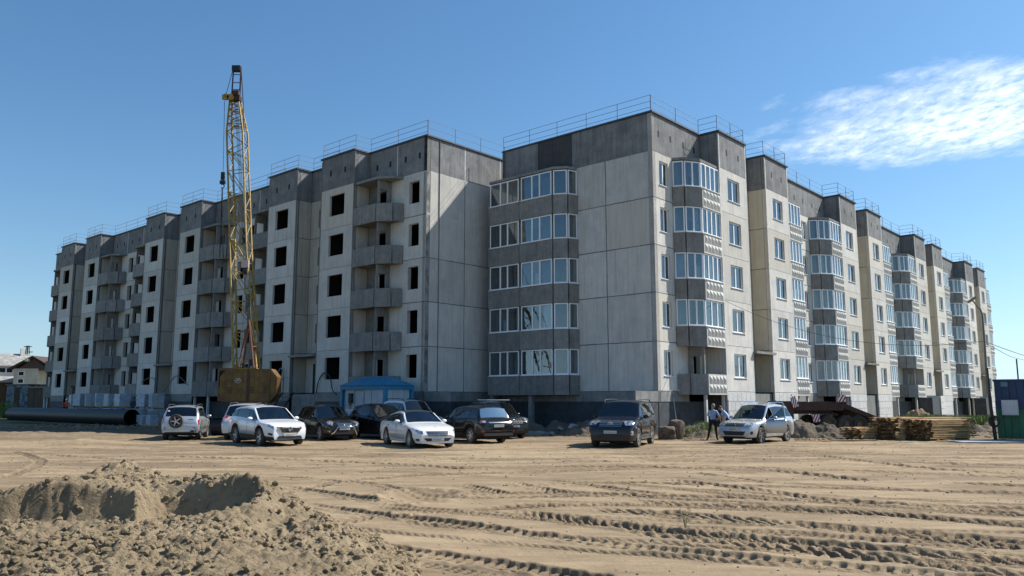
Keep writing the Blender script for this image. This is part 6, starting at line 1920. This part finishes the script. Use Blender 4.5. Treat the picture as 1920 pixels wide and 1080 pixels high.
DEB = [(1000, 55, 1.0, .30, .22, "flat pale slab fragment nearest the black off-road car with crossbars"), (1073, 48.6, .85, .5, .16, "tilted pale slab corner standing in the rubble strip"),
       (1030, 47.5, .5, .3, .14, "small slab fragment in the middle of the rubble strip"), (1051, 46.5, .35, .3, .15, "knobbly fragment before the tilted slab corner"),
       (1092, 44.5, .7, .4, .18, "grey slab fragment close to the lone off-roader's bumper"), (1015, 49, .6, .35, .12, "thin pale fragment between the two flattest slabs")]
for i, (px, d, a_, b_, c_, lb) in enumerate(DEB):
    if px == 1000: d = 44.8
    p = at(px, d if d < 46 else 44.8 + (i * .25), 0); mb = MB(); mb.cbox((0, 0, 0), (a_, b_, c_), rx=.25 if 'tilted' in lb else .06, ry=-.5 if 'tilted' in lb else .1)
    o = mb.build('slab_fragment', mat("pale_broken_slab", (.42, .40, .36), .9, nscale=4, vary=.15), None, Matrix.Translation((p.x, p.y, .10 + (.22 if 'tilted' in lb else 0))) @ Matrix.Rotation(i * 1.1, 4, 'Z'))
    tag(o, lb, 'slab fragment', 'broken slab fragments in the rubble strip')

# scattered stones and clods, too many to count
def scatter_clods():
    rnd = np.random.default_rng(4); mb = MB()
    shapes = []
    for s in range(6):
        bm = bmesh.new(); bmesh.ops.create_icosphere(bm, subdivisions=1, radius=1)
        shapes.append(([tuple(v.co * rnd.uniform(.6, 1.15)) for v in bm.verts], [tuple(v.index for v in f.verts) for f in bm.faces])); bm.free()
    zones = [(960, 1240, 43.2, 46.5, 300, .10), (560, 1000, 44, 48, 160, .07), (1240, 1360, 39.5, 42, 120, .06), (1490, 1650, 39, 41, 200, .07), (0, 1920, 16, 38, 800, .025), (0, 1920, 8, 16, 500, .014), (30, 330, 55, 66, 260, .12), (1650, 1900, 42, 50, 160, .09)]
    for x0, x1, d0, d1, n, sz in zones:
        for _ in range(n):
            px, d = rnd.uniform(x0, x1), rnd.uniform(d0, d1); p = at(px, d, 0); s = sz * rnd.uniform(.4, 1.5)
            if d < 15 and px < 820: continue
            vs, fs = shapes[rnd.integers(6)]; a = rnd.uniform(0, 6.28); ca, sa = cos(a), sin(a)
            z = gz(p.x, p.y) if d < 38 else -.01
            mb.add([(p.x + (v[0] * ca - v[1] * sa) * s, p.y + (v[0] * sa + v[1] * ca) * s, z + v[2] * s * .7 + s * .2) for v in vs], fs)
    o = mb.build('clods', M_SOIL_L); o['kind'] = 'stuff'; o['label'] = 'loose clods and stones strewn over the trampled sand'
M_SOIL_L = sand_material("dry_clods", (0.30, 0.24, 0.165), (0.24, 0.195, 0.135), (0.17, 0.135, 0.095), bump=.6, big=.8)
scatter_clods()

# ---------------------------------------------------------------- grass and weeds
M_GRASS = mat("fresh_green_grass", (0.085, 0.15, 0.022), 0.7, nscale=.8, col2=(0.13, 0.17, 0.03))
M_DRY = mat("dry_stalk", (0.30, 0.24, 0.14), 0.8, nscale=5)
def grass():
    rnd = np.random.default_rng(9); mb = MB()
    zones = [(1268, 1335, 41.2, 45, 1600, .32), (1640, 1700, 47, 52, 1500, .4), (1690, 1870, 50.0, 60, 6000, .5), (1560, 1640, 46, 50, 600, .3), (0, 14, 88, 91, 300, 1.6)]
    for x0, x1, d0, d1, n, h in zones:
        cl = [(rnd.uniform(x0, x1), rnd.uniform(d0, d1)) for _ in range(24)]
        for k in range(n):
            c = cl[k % 24]; px = c[0] + rnd.normal() * (x1 - x0) / 16; d = c[1] + rnd.normal() * .5
            p = at(px, d, .2); a = rnd.uniform(0, pi); hh = h * rnd.uniform(.4, 1.3); w = .014 + .02 * (d > 45)
            z0 = 0.45 * float(np.exp(-((px - 1318) / 30) ** 2)) * (x1 == 1335)
            if x0 == 1690: z0 = .35
            lx, ly = rnd.normal() * hh * .3, rnd.normal() * hh * .3
            dx, dy = cos(a) * w, sin(a) * w
            mb.add([(p.x - dx, p.y - dy, z0), (p.x + dx, p.y + dy, z0), (p.x + dx * .6 + lx * .5, p.y + dy * .6 + ly * .5, z0 + hh * .6), (p.x + lx, p.y + ly, z0 + hh)], [(0, 1, 2), (0, 2, 3)])
    o = mb.build('grass', M_GRASS); o['kind'] = 'stuff'; o['label'] = 'clumps of fresh green grass along the foot of the glazed block'
grass()
def weed(px, d, h, label, seed, m, n=5):
    rnd = random.Random(seed); p = at(px, d, 0); t = thing('weed', label, 'weed', (p.x, p.y, gz(p.x, p.y)), 0)
    for k in range(n):
        mb = MB(); lx, ly = rnd.uniform(-.3, .3) * h, rnd.uniform(-.3, .3) * h
        pts = [Vector((0, 0, 0)), Vector((lx * .4, ly * .4, h * .5)), Vector((lx, ly, h * rnd.uniform(.7, 1)))]
        mb.tube(pts, .0045 * (d / 11) ** .5, 4)
        for q in range(5):
            f = .3 + .14 * q; b = pts[0].lerp(pts[1], f * 2) if f < .5 else pts[1].lerp(pts[2], f * 2 - 1)
            e = b + Vector((rnd.uniform(-1, 1), rnd.uniform(-1, 1), .7)) * h * .14
            mb.tube([b, e], .004 * (d / 11) ** .5, 3); mb.cbox(e, (h * .022, h * .022, h * .04))
        mb.build('stalk', m, t)
weed(1285, 12.3, .36, "single dry branching weed standing between the tyre tracks", 3, M_DRY)
weed(1296, 40.2, .75, "dry pale weed in front of the green grass by the footing lumps", 7, M_DRY, 4)
# ---------------------------------------------------------------- trailer with ramp
def trailer():
    D = 47.0
    p = at(1560, D, 0)
    ang_ = radians(12)
    t = thing('lowbed_trailer', 'rusty brown low-bed trailer with its ramp lowered towards the planks', 'trailer', (p.x, p.y, 0), ang_)
    zt = 1.78
    MB().box(-3.2, -.15, -1.2, 1.2, zt - .16, zt).build('deck', M_RUST, t)
    for y in (-1.22, 1.22):
        MB().box(-3.3, 0, y - .05, y + .05, zt - .42, zt + .05).build('side_beam', M_RUST, t)
    MB().box(-2.9, -.4, -.7, .7, zt - .62, zt - .18).build('chassis', M_RUST, t)
    MB().box(-3.3, -3.1, -1.2, 1.2, zt - .9, zt + .1).build('front_board', M_RUST, t)
    # sloping tail
    mb = MB()
    for y in (-1.15, 1.15):
        mb.add([(0, y - .06, zt), (3.2, y - .06, .62), (3.2, y + .06, .62), (0, y + .06, zt), (0, y - .06, zt - .28), (3.2, y - .06, .42), (3.2, y + .06, .42), (0, y + .06, zt - .28)], [(0, 1, 2, 3), (7, 6, 5, 4), (0, 4, 5, 1), (1, 5, 6, 2), (2, 6, 7, 3), (3, 7, 4, 0)])
    mb.build('ramp_beam', M_RUST, t, fix=True)
    for k in range(8):
        x0, x1 = k * .4 + .03, k * .4 + .37; z0, z1 = zt - x0 * (zt - .62) / 3.2, zt - x1 * (zt - .62) / 3.2
        MB().add([(x0, -1.08, z0 - .02), (x1, -1.08, z1 - .02), (x1, 1.08, z1 - .02), (x0, 1.08, z0 - .02), (x0, -1.08, z0 - .08), (x1, -1.08, z1 - .08), (x1, 1.08, z1 - .08), (x0, 1.08, z0 - .08)], [(0, 1, 2, 3), (7, 6, 5, 4), (0, 4, 5, 1), (1, 5, 6, 2), (2, 6, 7, 3), (3, 7, 4, 0)]).build('ramp_board', M_RUST, t, fix=True)
    for x in (.25, 1.05, -.9):
        for y in (-1.0, 1.0):
            w = thing('wheel', None, None, parent=t); s = -1 if y < 0 else 1
            w.matrix_local = Matrix.Translation((x, y, .55)) @ Matrix.Rotation(0 if s > 0 else pi, 4, 'Z')
            place(cached('ttyre', lambda: MB().lathe([(.30, -.12), (.36, -.15), (.50, -.15), (.55, -.10), (.55, .10), (.50, .15), (.36, .15), (.30, .12), (.30, -.12)], 30).mesh('tyre', M_TYRE, 40)), 'tyre', w)
            place(cached('trim_', lambda: MB().lathe([(.31, .10), (.29, .02), (.16, .0), (.14, .10), (.001, .12)], 20).mesh('rim', mat("dusty_truck_rim", (.16, .13, .10), .8), 40)), 'rim', w)
    def board(x, y, z, w, h, ry, lb):
        b = thing('hazard_board', None, None, parent=t)
        b.matrix_local = Matrix.Translation((x, y, z)) @ Matrix.Rotation(ry, 4, 'Y')
        MB().box(-w / 2, w / 2, 0, .02, 0, h).build('board', M_FRAME, b)
        mb = MB()
        n = 4
        for k in range(-n, n + 3):      # slanting red bands clipped to the board
            x0 = -w / 2 + k * w / 2.2
            poly = [(x0, 0), (x0 + w / 4.2, 0), (x0 + w / 4.2 + h * .7, h), (x0 + h * .7, h)]
            def clip(P, f, c):
                out = []
                for i in range(len(P)):
                    a, q = P[i], P[(i + 1) % len(P)]; fa, fq = f(a) - c, f(q) - c
                    if fa >= 0: out.append(a)
                    if fa * fq < 0: s_ = fa / (fa - fq); out.append((a[0] + (q[0] - a[0]) * s_, a[1] + (q[1] - a[1]) * s_))
                return out
            poly = clip(poly, lambda v: v[0], -w / 2); poly = clip(poly, lambda v: -v[0], -w / 2) if len(poly) > 2 else []
            if len(poly) > 2: mb.add([(a, -.006, c) for a, c in poly] + [(a, -.001, c) for a, c in poly], [tuple(range(len(poly))), tuple(range(len(poly), 2 * len(poly)))[::-1]])
        mb.build('red_stripes', mat("red_warning_stripe", (.42, .03, .03), .5), b)
        MB().tube([(0, .03, -.2), (0, .03, h + .15)], .02, 5).build('board_post', M_RUST, b)
    board(-.12, -1.32, zt + .06, .48, .40, 0, '')
    board(-1.75, -1.30, .72, .42, .42, -.12, '')
    board(-3.0, -1.32, 1.55, .34, .60, -.35, '')
trailer()

# ---------------------------------------------------------------- plank stacks
M_ENDG = mat('shaded_end_grain', (0.13, 0.075, 0.038), .95, nscale=6, vary=.4)  # end-grain brown darkened further to paint in the shade on plank ends
def stack(px, d, az, W, Ln, layers, label, seed, th=.055, pw=.16, messy=.06, z0=0.0):
    rnd = random.Random(seed); p = at(px, d, .3)
    t = thing('plank_stack', label, 'plank stack', (p.x, p.y, z0), pi / 2 - radians(az), 'stacks of sawn planks before the glazed block')
    n = int(W / (pw + .01)); z = .10
    for x in (.5, Ln * .5, Ln - .5): place(cached(('bear', round(W, 1)), lambda: MB().box(-.06, .06, 0, W, 0, .10).mesh('bearer', M_PLANK)), 'bearer', t, Matrix.Translation((x, 0, 0)))
    for k in range(layers):
        zz = z + k * (th + .028)
        for j in range(n):
            edge_ = (j == 0 or j == n - 1 or k >= layers - 1)
            L2 = Ln * rnd.choice((1, 1, 1, .97, .93)); L2 = round(L2, 2)
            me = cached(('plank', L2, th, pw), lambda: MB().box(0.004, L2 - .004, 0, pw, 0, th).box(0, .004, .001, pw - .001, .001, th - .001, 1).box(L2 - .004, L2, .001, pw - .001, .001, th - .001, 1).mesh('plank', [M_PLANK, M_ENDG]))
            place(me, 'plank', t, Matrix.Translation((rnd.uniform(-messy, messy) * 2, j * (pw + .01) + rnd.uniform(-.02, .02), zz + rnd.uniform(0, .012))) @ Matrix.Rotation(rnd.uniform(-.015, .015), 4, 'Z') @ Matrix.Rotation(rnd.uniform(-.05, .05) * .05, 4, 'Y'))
        if k % 2 == 1:
            for x in (.4, Ln - .4): place(cached(('stick', round(W, 1)), lambda: MB().box(-.03, .03, 0, W, 0, .024).mesh('spacer', M_PLANK)), 'spacer', t, Matrix.Translation((x, 0, zz + th + .002)))
stack(1613, 39.6, 62, 1.25, 1.6, 6, "lowest stack of bright yellow offcut planks nearest the soil heap", 3, messy=.12)
stack(1683, 39.2, 60, 1.55, 2.6, 12, "tallest plank stack with ragged dark ends, second from the soil heap", 4, messy=.12)
stack(1746, 38.4, 64, 1.6, 3.2, 11, "foremost long plank stack nearest the blue and green cabin", 5, messy=.10)
stack(1730, 43.4, 64, 1.2, 4.0, 11, "plank stack lying behind the other stacks towards the weeds", 6, messy=.08)
for i, (px, d, L_, az, lb) in enumerate(((1545, 38.2, 2.8, 80, "grey board lying flat before the soil heap by the open car"), (1600, 38.4, 2.2, 84, "weathered board on the sand before the lowest plank stack"), (1800, 38.2, 2.6, 76, "loose pale plank leaning out at the foot of the foremost stack"))):
    p = at(px, d, 0); o = MB().box(-L_ / 2, L_ / 2, -.09, .09, 0, .05).build('loose_plank', M_PLANK, None, Matrix.Translation((p.x, p.y, gz(p.x, p.y) + .01)) @ Matrix.Rotation(pi / 2 - radians(az), 4, 'Z'))
    tag(o, lb, 'plank')

# ---------------------------------------------------------------- blue and green cabin, slab, box
M_CBLUE = mat("dark_blue_sheeting", (0.004, 0.040, 0.105), 0.5, nscale=2, col2=(0.007, 0.022, 0.07), streak=(.8, .8, .8))
M_CGRN = mat("green_sheeting", (0.010, 0.13, 0.060), 0.55, nscale=2, col2=(0.01, 0.08, 0.038), streak=(.8, .8, .8))
def cabin2():
    D = 38.8
    a = at(1869, D, 1); zt = zat(1869, 713, D); zm = zat(1869, 767, D)
    t = thing('portable_cabin', 'portable cabin with dark blue upper and green lower sheeting', 'cabin', (a.x, a.y, 0), radians(-33))
    Lc = 6.0; n = 20; w = Lc / n
    for k in range(n):
        x0 = k * w
        MB().box(x0 + .01, x0 + w - .01, .0, .05, zm, zt - .05).build('blue_sheet', M_CBLUE, t)
        MB().box(x0 + .01, x0 + w - .01, -.005, .05, .12, zm - .003).build('green_sheet', M_CGRN, t)
    MB().box(0, Lc, .05, 2.4, .1, zt - .06).build('cabin_body', M_CBLUE, t)
    MB().box(-.05, Lc + .05, -.05, 2.5, zt - .05, zt + .04).build('roof_edge', M_CBLUE, t)
    b = MB().box(.25, .92, -.32, -.006, zat(1880, 778, D), zat(1880, 750, D)).build('white_cabinet', M_WHT, t)
    MB().box(.30, .87, -.335, -.321, zat(1880, 776, D), zat(1880, 752, D)).build('cabinet_door', M_WHT, b)
    MB().box(.28, .56, -.014, -.008, zat(1880, 725, D), zt - .08).build('pale_notice', mat("faded_blue_notice", (.10, .20, .30), .6), t)
    cable_pts = [Vector((.3, -.25, zat(1880, 778, D))), Vector((.15, -.3, .95)), Vector((-.2, -.25, 1.1)), Vector((-.35, -.1, .9))]
    MB().tube(cable_pts, .02, 5).build('cabinet_cable', M_TRIM, t)
    p = at(1930, 37.2, 0)
    o = MB().box(-3.4, 3.6, -.9, .9, -.05, .07).build('concrete_slab', mat("pale_road_slab", (.40, .385, .35), .9, nscale=2), None, Matrix.Translation((p.x, p.y, 0)) @ Matrix.Rotation(radians(-4), 4, 'Z'))
    tag(o, "flat pale concrete slab on the sand before the blue and green cabin", 'concrete slab')
cabin2()
# lamp post made of a leaning timber post with a steel lamp arm
def lamp():
    D = 38.2
    def pt(px, py, d=D): z = zat(px, py, d); p = at(px, d, z); return Vector((p.x, p.y, z))
    b = pt(1867, 822); b.z = 0
    t = thing('lamp_post', 'thin leaning dark lamp post with a bent arm beside the blue and green cabin', 'lamp post', b)
    loc = lambda v: v - b
    MB().tube([loc(b), loc(pt(1858, 765)), loc(pt(1850, 690))], .085, 8, r2=.065).build('timber_post', M_STEEL, t, smooth=50)
    MB().tube([loc(pt(1852, 740)), loc(pt(1846, 640)), loc(pt(1842, 590)), loc(pt(1838, 580)), loc(pt(1823, 563))], .055, 8, r2=.035).build('steel_arm', mat("grey_lamp_arm", (.16, .15, .13), .6), t, smooth=50)
    q = loc(pt(1822, 562)); MB().cbox(q, (.40, .16, .10), ry=-.6).build('lamp_head', mat("dull_ochre_lamp_head", (.22, .18, .11), .6), t)
    c = loc(pt(1861, 790)); mb = MB()
    for k in range(4): mb.tube([(c.x + (.26 - .02 * k) * cos(a * pi / 8), c.y - .12 - .02 * k, c.z + (.26 - .02 * k) * sin(a * pi / 8)) for a in range(17)], .025, 5, cap=False)
    mb.build('cable_coil', M_TRIM, t)
    p0 = FB.P(5.6, PR + .1, zat(1357, 570, 50.3)); p1 = pt(1845, 640)
    mid = [p0.lerp(p1, k / 6) - Vector((0, 0, 1.1 * (1 - (2 * k / 6 - 1) ** 2))) for k in range(7)]
    cable(mid, .012, M_TRIM, "thin overhead wire running from the first balcony stack to the lamp post", 'wire', 'overhead_wire')
    e = pt(1990, 682, 40); cable([p1, p1.lerp(e, .5) - Vector((0, 0, .12)), e], .014, M_TRIM, "overhead wire leaving the lamp post above the cabin, upper of two", 'wire', 'overhead_wire')
    e = pt(1920, 675, 60); s = pt(1852, 645); cable([s, s.lerp(e, .5) - Vector((0, 0, .15)), e], .014, M_TRIM, "overhead wire leaving the lamp post towards the thin mast, lower of two", 'wire', 'overhead_wire')
    s = FB.P(86, PR, zat(1855, 700, 105)); e = pt(1917, 708, 60); 
    m = at(1917, 60, 0); o = MB().tube([(m.x, m.y, 0), (m.x, m.y, zat(1917, 673, 60))], .05, 6).build('thin_mast', M_STEEL); tag(o, "thin dark mast behind the blue and green cabin", 'mast')
lamp()
# pale and dark block stacks at the foot of the glazed front
for i, (s, lb) in enumerate(((44.3, "pale concrete block stack at the foot of the third balcony stack"), (66.0, "pale concrete block stack at the foot of the fourth balcony stack"))):
    t = thing('block_stack', lb, 'block stack', FB.P(s, 3.2, 0), atan2(U.y, U.x))
    for k in range(4):
        MB().box(-.7, .7, -.6, .6, k * .6, k * .6 + .57).build('block', M_BLOCK, t)
    MB().box(-3.2, -.8, -.5, .6, 0, 2.2).build('covered_stack', M_PLINTH, t)

# ---------------------------------------------------------------- people
def tapered(b0, b1, r0, r1): return (b0, b1, r0, r1)
M_SKIN = mat("skin", (0.42, 0.24, 0.17), 0.6, nscale=5, col2=(.36, .20, .14))
M_SHOE = mat("black_shoe", (0.02, 0.02, 0.02), 0.5, nscale=5)
def person(label, pos, rz, J, top, trousers, hair, sleeve='short', hairlen=1.0, helmet=None, vest=None, held=None, scale=1.0):
    """J: joint positions (x right, y forward, z up) in metres for a 1.75 m figure"""
    names = {}
    verts = []; rad = []; edges = []
    def v(n, p, r):
        names[n] = len(verts); verts.append(tuple(p)); rad.append(r); return names[n]
    D = dict(pelvis=(0, 0, .95), waist=(0, 0, 1.08), chest=(0, .0, 1.28), neckb=(0, 0, 1.45), neck=(0, .01, 1.52), head=(0, .025, 1.62), crown=(0, .02, 1.69),
             lsh=(-.17, 0, 1.40), rsh=(.17, 0, 1.40), lel=(-.25, -.02, 1.12), rel=(.25, -.02, 1.12), lwr=(-.25, .08, .88), rwr=(.25, .08, .88),
             lhip=(-.09, 0, .90), rhip=(.09, 0, .90), lkn=(-.11, .03, .50), rkn=(.11, .03, .50), lan=(-.12, 0, .09), ran=(.12, 0, .09), ltoe=(-.13, .17, .035), rtoe=(.13, .17, .035))
    D.update(J)
    R = dict(pelvis=.135, waist=.125, chest=.145, neckb=.075, neck=.055, head=.092, crown=.075, lsh=.075, rsh=.075, lel=.047, rel=.047, lwr=.033, rwr=.033,
             lhip=.10, rhip=.10, lkn=.068, rkn=.068, lan=.048, ran=.048, ltoe=.036, rtoe=.036)
    for k in D: v(k, D[k], R[k])
    E_ = [('pelvis', 'waist'), ('waist', 'chest'), ('chest', 'neckb'), ('neckb', 'neck'), ('neck', 'head'), ('head', 'crown'), ('chest', 'lsh'), ('chest', 'rsh'), ('lsh', 'lel'), ('rsh', 'rel'), ('lel', 'lwr'), ('rel', 'rwr'),
          ('pelvis', 'lhip'), ('pelvis', 'rhip'), ('lhip', 'lkn'), ('rhip', 'rkn'), ('lkn', 'lan'), ('rkn', 'ran'), ('lan', 'ltoe'), ('ran', 'rtoe')]
    edges = [(names[a], names[b]) for a, b in E_]
    # hands: palm, four fingers, thumb
    for s, w_, e_ in ((-1, 'lwr', 'lel'), (1, 'rwr', 'rel')):
        W_ = Vector(D[w_]); d = (W_ - Vector(D[e_])).normalized(); side = Vector((1, 0, 0)) - d * d.x; side.normalize(); fwd = d.cross(side)
        palm = W_ + d * .07; pi_ = len(verts); verts.append(tuple(palm)); rad.append(.036); edges.append((names[w_], pi_))
        for k, ln in enumerate((.065, .075, .07, .055)):
            off = fwd * ((k - 1.5) * .021)
            a = palm + off + d * .035; b = a + d * ln * .55 + side * (-s) * .012; c_ = b + d * ln * .4 + side * (-s) * .022
            i0 = len(verts); verts += [tuple(a), tuple(b), tuple(c_)]; rad += [.0095, .009, .008]; edges += [(pi_, i0), (i0, i0 + 1), (i0 + 1, i0 + 2)]
        a = palm - d * .02 + fwd * .035; b = a + fwd * .02 + d * .045
        i0 = len(verts); verts += [tuple(a), tuple(b)]; rad += [.011, .009]; edges += [(pi_, i0), (i0, i0 + 1)]
    me = bpy.data.meshes.new('person_skeleton'); me.from_pydata(verts, edges, [])
    ob = bpy.data.objects.new('tmp', me); COL.objects.link(ob)
    md = ob.modifiers.new('skin', 'SKIN'); md.use_smooth_shade = True; md.branch_smoothing = .4
    for i, sv in enumerate(me.skin_vertices[0].data):
        r = rad[i]; sv.radius = (r, r); sv.use_root = (i == 0)
        if i == names['chest']: sv.radius = (.165, .115)
        if i in (names['pelvis'], names['waist']): sv.radius = (.150, .115)
        if i == names['head']: sv.radius = (.080, .098)
    sb = ob.modifiers.new('sub', 'SUBSURF'); sb.levels = 2; sb.render_levels = 2
    dg = bpy.context.evaluated_depsgraph_get(); dg.update()
    m2 = bpy.data.meshes.new_from_object(ob.evaluated_get(dg)); m2.name = 'body'
    bpy.data.objects.remove(ob)
    m2.materials.clear()
    for m in (M_SKIN, top, trousers, M_SHOE): m2.materials.append(m)
    # nearest bone decides the cloth
    segs = [(Vector(D[a]), Vector(D[b]), a, b) for a, b in E_]
    for p in m2.polygons:
        c = p.center; best = None
        for a, b, na, nb in segs:
            ab = b - a; t = max(0, min(1, (c - a).dot(ab) / ab.length_squared)); dd = (c - a - ab * t).length
            if best is None or dd < best[0]: best = (dd, na, nb, t)
        _, na, nb, t = best; mi = 0
        if nb in ('waist', 'chest', 'lsh', 'rsh'): mi = 1
        elif nb == 'neckb': mi = 1 if t < .9 else 0
        elif nb in ('lel', 'rel'): mi = 1 if (sleeve == 'long' or t < .75) else 0
        elif nb in ('lwr', 'rwr'): mi = 1 if (sleeve == 'long' and t < .9) else 0
        elif nb in ('lhip', 'rhip', 'lkn', 'rkn', 'lan', 'ran'): mi = 2
        elif nb in ('ltoe', 'rtoe'): mi = 3
        if nb == 'waist' and t < .35: mi = 2
        p.material_index = mi; p.use_smooth = True
    root = thing('person', label, 'person', pos, rz); root.scale = (scale,) * 3
    place(m2, 'body', root)
    h = Vector(D['head']); cr = Vector(D['crown'])
    ax = (cr - h).normalized(); fw = Vector((0, 1, 0)); fw = (fw - ax * fw.dot(ax)).normalized(); sd = fw.cross(ax)
    def lump(nm, c, s, m, seg=14, keep=None):
        bm = bmesh.new(); bmesh.ops.create_uvsphere(bm, u_segments=seg, v_segments=10, radius=1)
        if keep:
            bmesh.ops.delete(bm, geom=[q for q in bm.verts if not keep(q.co)], context='VERTS')
        mb = MB(); mb.add([c + sd * (q.co.x * s[0]) + fw * (q.co.y * s[1]) + ax * (q.co.z * s[2]) for q in bm.verts], [tuple(q.index for q in f.verts) for f in bm.faces]); 
        bm.free(); return mb.build(nm, m, root, smooth=70)
    bm_c = h + ax * .03
    lump('hair', bm_c - fw * .012, (.095, .108, .112), hair, keep=lambda q: q.z > .15 or (q.y < .1 and q.z > -.55))
    for s in (-1, 1):
        lump('ear', h + sd * s * .085 - ax * .01, (.012, .022, .032), M_SKIN, 8)
        lump('eye', h + sd * s * .032 + fw * .092 + ax * .012, (.011, .008, .007), M_INK, 8)
    lump('nose', h + fw * .104 - ax * .012, (.012, .018, .022), M_SKIN, 8)
    lump('mouth', h + fw * .094 - ax * .048, (.022, .006, .005), mat("lips", (.30, .12, .10), .5), 8)
    if helmet: lump('helmet', bm_c + ax * .02, (.115, .135, .115), helmet, keep=lambda q: q.z > -.05)
    return root
M_SHIRTB = mat("pale_blue_shirt", (0.33, 0.42, 0.60), 0.85, nscale=6, col2=(0.27, 0.35, 0.52), bump=.4, bscale=9, bdist=.02)
M_SHIRTL = mat("light_blue_shirt", (0.42, 0.52, 0.70), 0.85, nscale=6, col2=(0.34, 0.43, 0.60), bump=.4, bscale=9, bdist=.02)
M_SHIRTW = mat("white_t_shirt", (0.60, 0.62, 0.68), 0.85, nscale=6, bump=.4, bscale=9, bdist=.02)
M_ORANGE = mat("orange_red_work_vest", (0.55, 0.07, 0.02), 0.8, nscale=6)
M_BLKT = mat("black_trousers", (0.012, 0.012, 0.015), 0.85, nscale=6)
M_HAIRG = mat("grey_hair", (0.28, 0.26, 0.24), 0.8, nscale=20, col2=(.18, .17, .16))
M_HAIRD = mat("dark_hair", (0.025, 0.02, 0.018), 0.7, nscale=20)
p = at(1338, 39.2, 0)
person("grey haired man in a pale blue shirt and black trousers with feet apart, back turned", (p.x, p.y, gz(p.x, p.y)), radians(-15),
       dict(lhip=(-.10, 0, .90), rhip=(.10, 0, .90), lkn=(-.17, .0, .50), lan=(-.26, -.05, .09), ltoe=(-.33, .08, .035), rkn=(.13, .02, .50), ran=(.17, -.02, .09), rtoe=(.22, .14, .035),
            rel=(.30, .02, 1.13), rwr=(.36, .12, .92), lel=(-.23, .10, 1.16), lwr=(-.12, .28, 1.26), head=(.03, .02, 1.62), crown=(.04, .01, 1.69)),
       M_SHIRTB, M_BLKT, M_HAIRG)
p = at(1366, 40.2, 0)
person("dark haired man in a light blue shirt bending forward behind the silver bonnet", (p.x, p.y, gz(p.x, p.y)), radians(70),
       dict(pelvis=(0, -.08, .97), waist=(0, -.02, 1.09), chest=(0, .12, 1.26), neckb=(0, .24, 1.38), neck=(0, .29, 1.43), head=(0, .36, 1.50), crown=(0, .40, 1.56),
            lsh=(-.17, .20, 1.34), rsh=(.17, .20, 1.34), lel=(-.22, .30, 1.10), rel=(.22, .28, 1.08), lwr=(-.12, .46, 1.00), rwr=(.12, .46, .98)),
       M_SHIRTL, M_BLKT, M_HAIRD)
p = at(655, 44.6, 0)
person("man in a white t-shirt standing at the corner of the site cabin behind black cars", (p.x, p.y, 0), radians(200), dict(lel=(-.27, -.04, 1.14), lwr=(-.20, .14, 1.0), rel=(.27, -.04, 1.14), rwr=(.22, .12, .98)), M_SHIRTW, M_BLKT, M_HAIRD)
p = at(122, 74.5, 0)
person("worker in an orange vest and white helmet behind the long pipe", (p.x, p.y, .32), radians(190), dict(lel=(-.34, .02, 1.20), rel=(.34, .02, 1.20), lwr=(-.20, .22, 1.12), rwr=(.20, .22, 1.12)), M_ORANGE, M_BLKT, M_HAIRD, sleeve='long', helmet=M_FRAME)
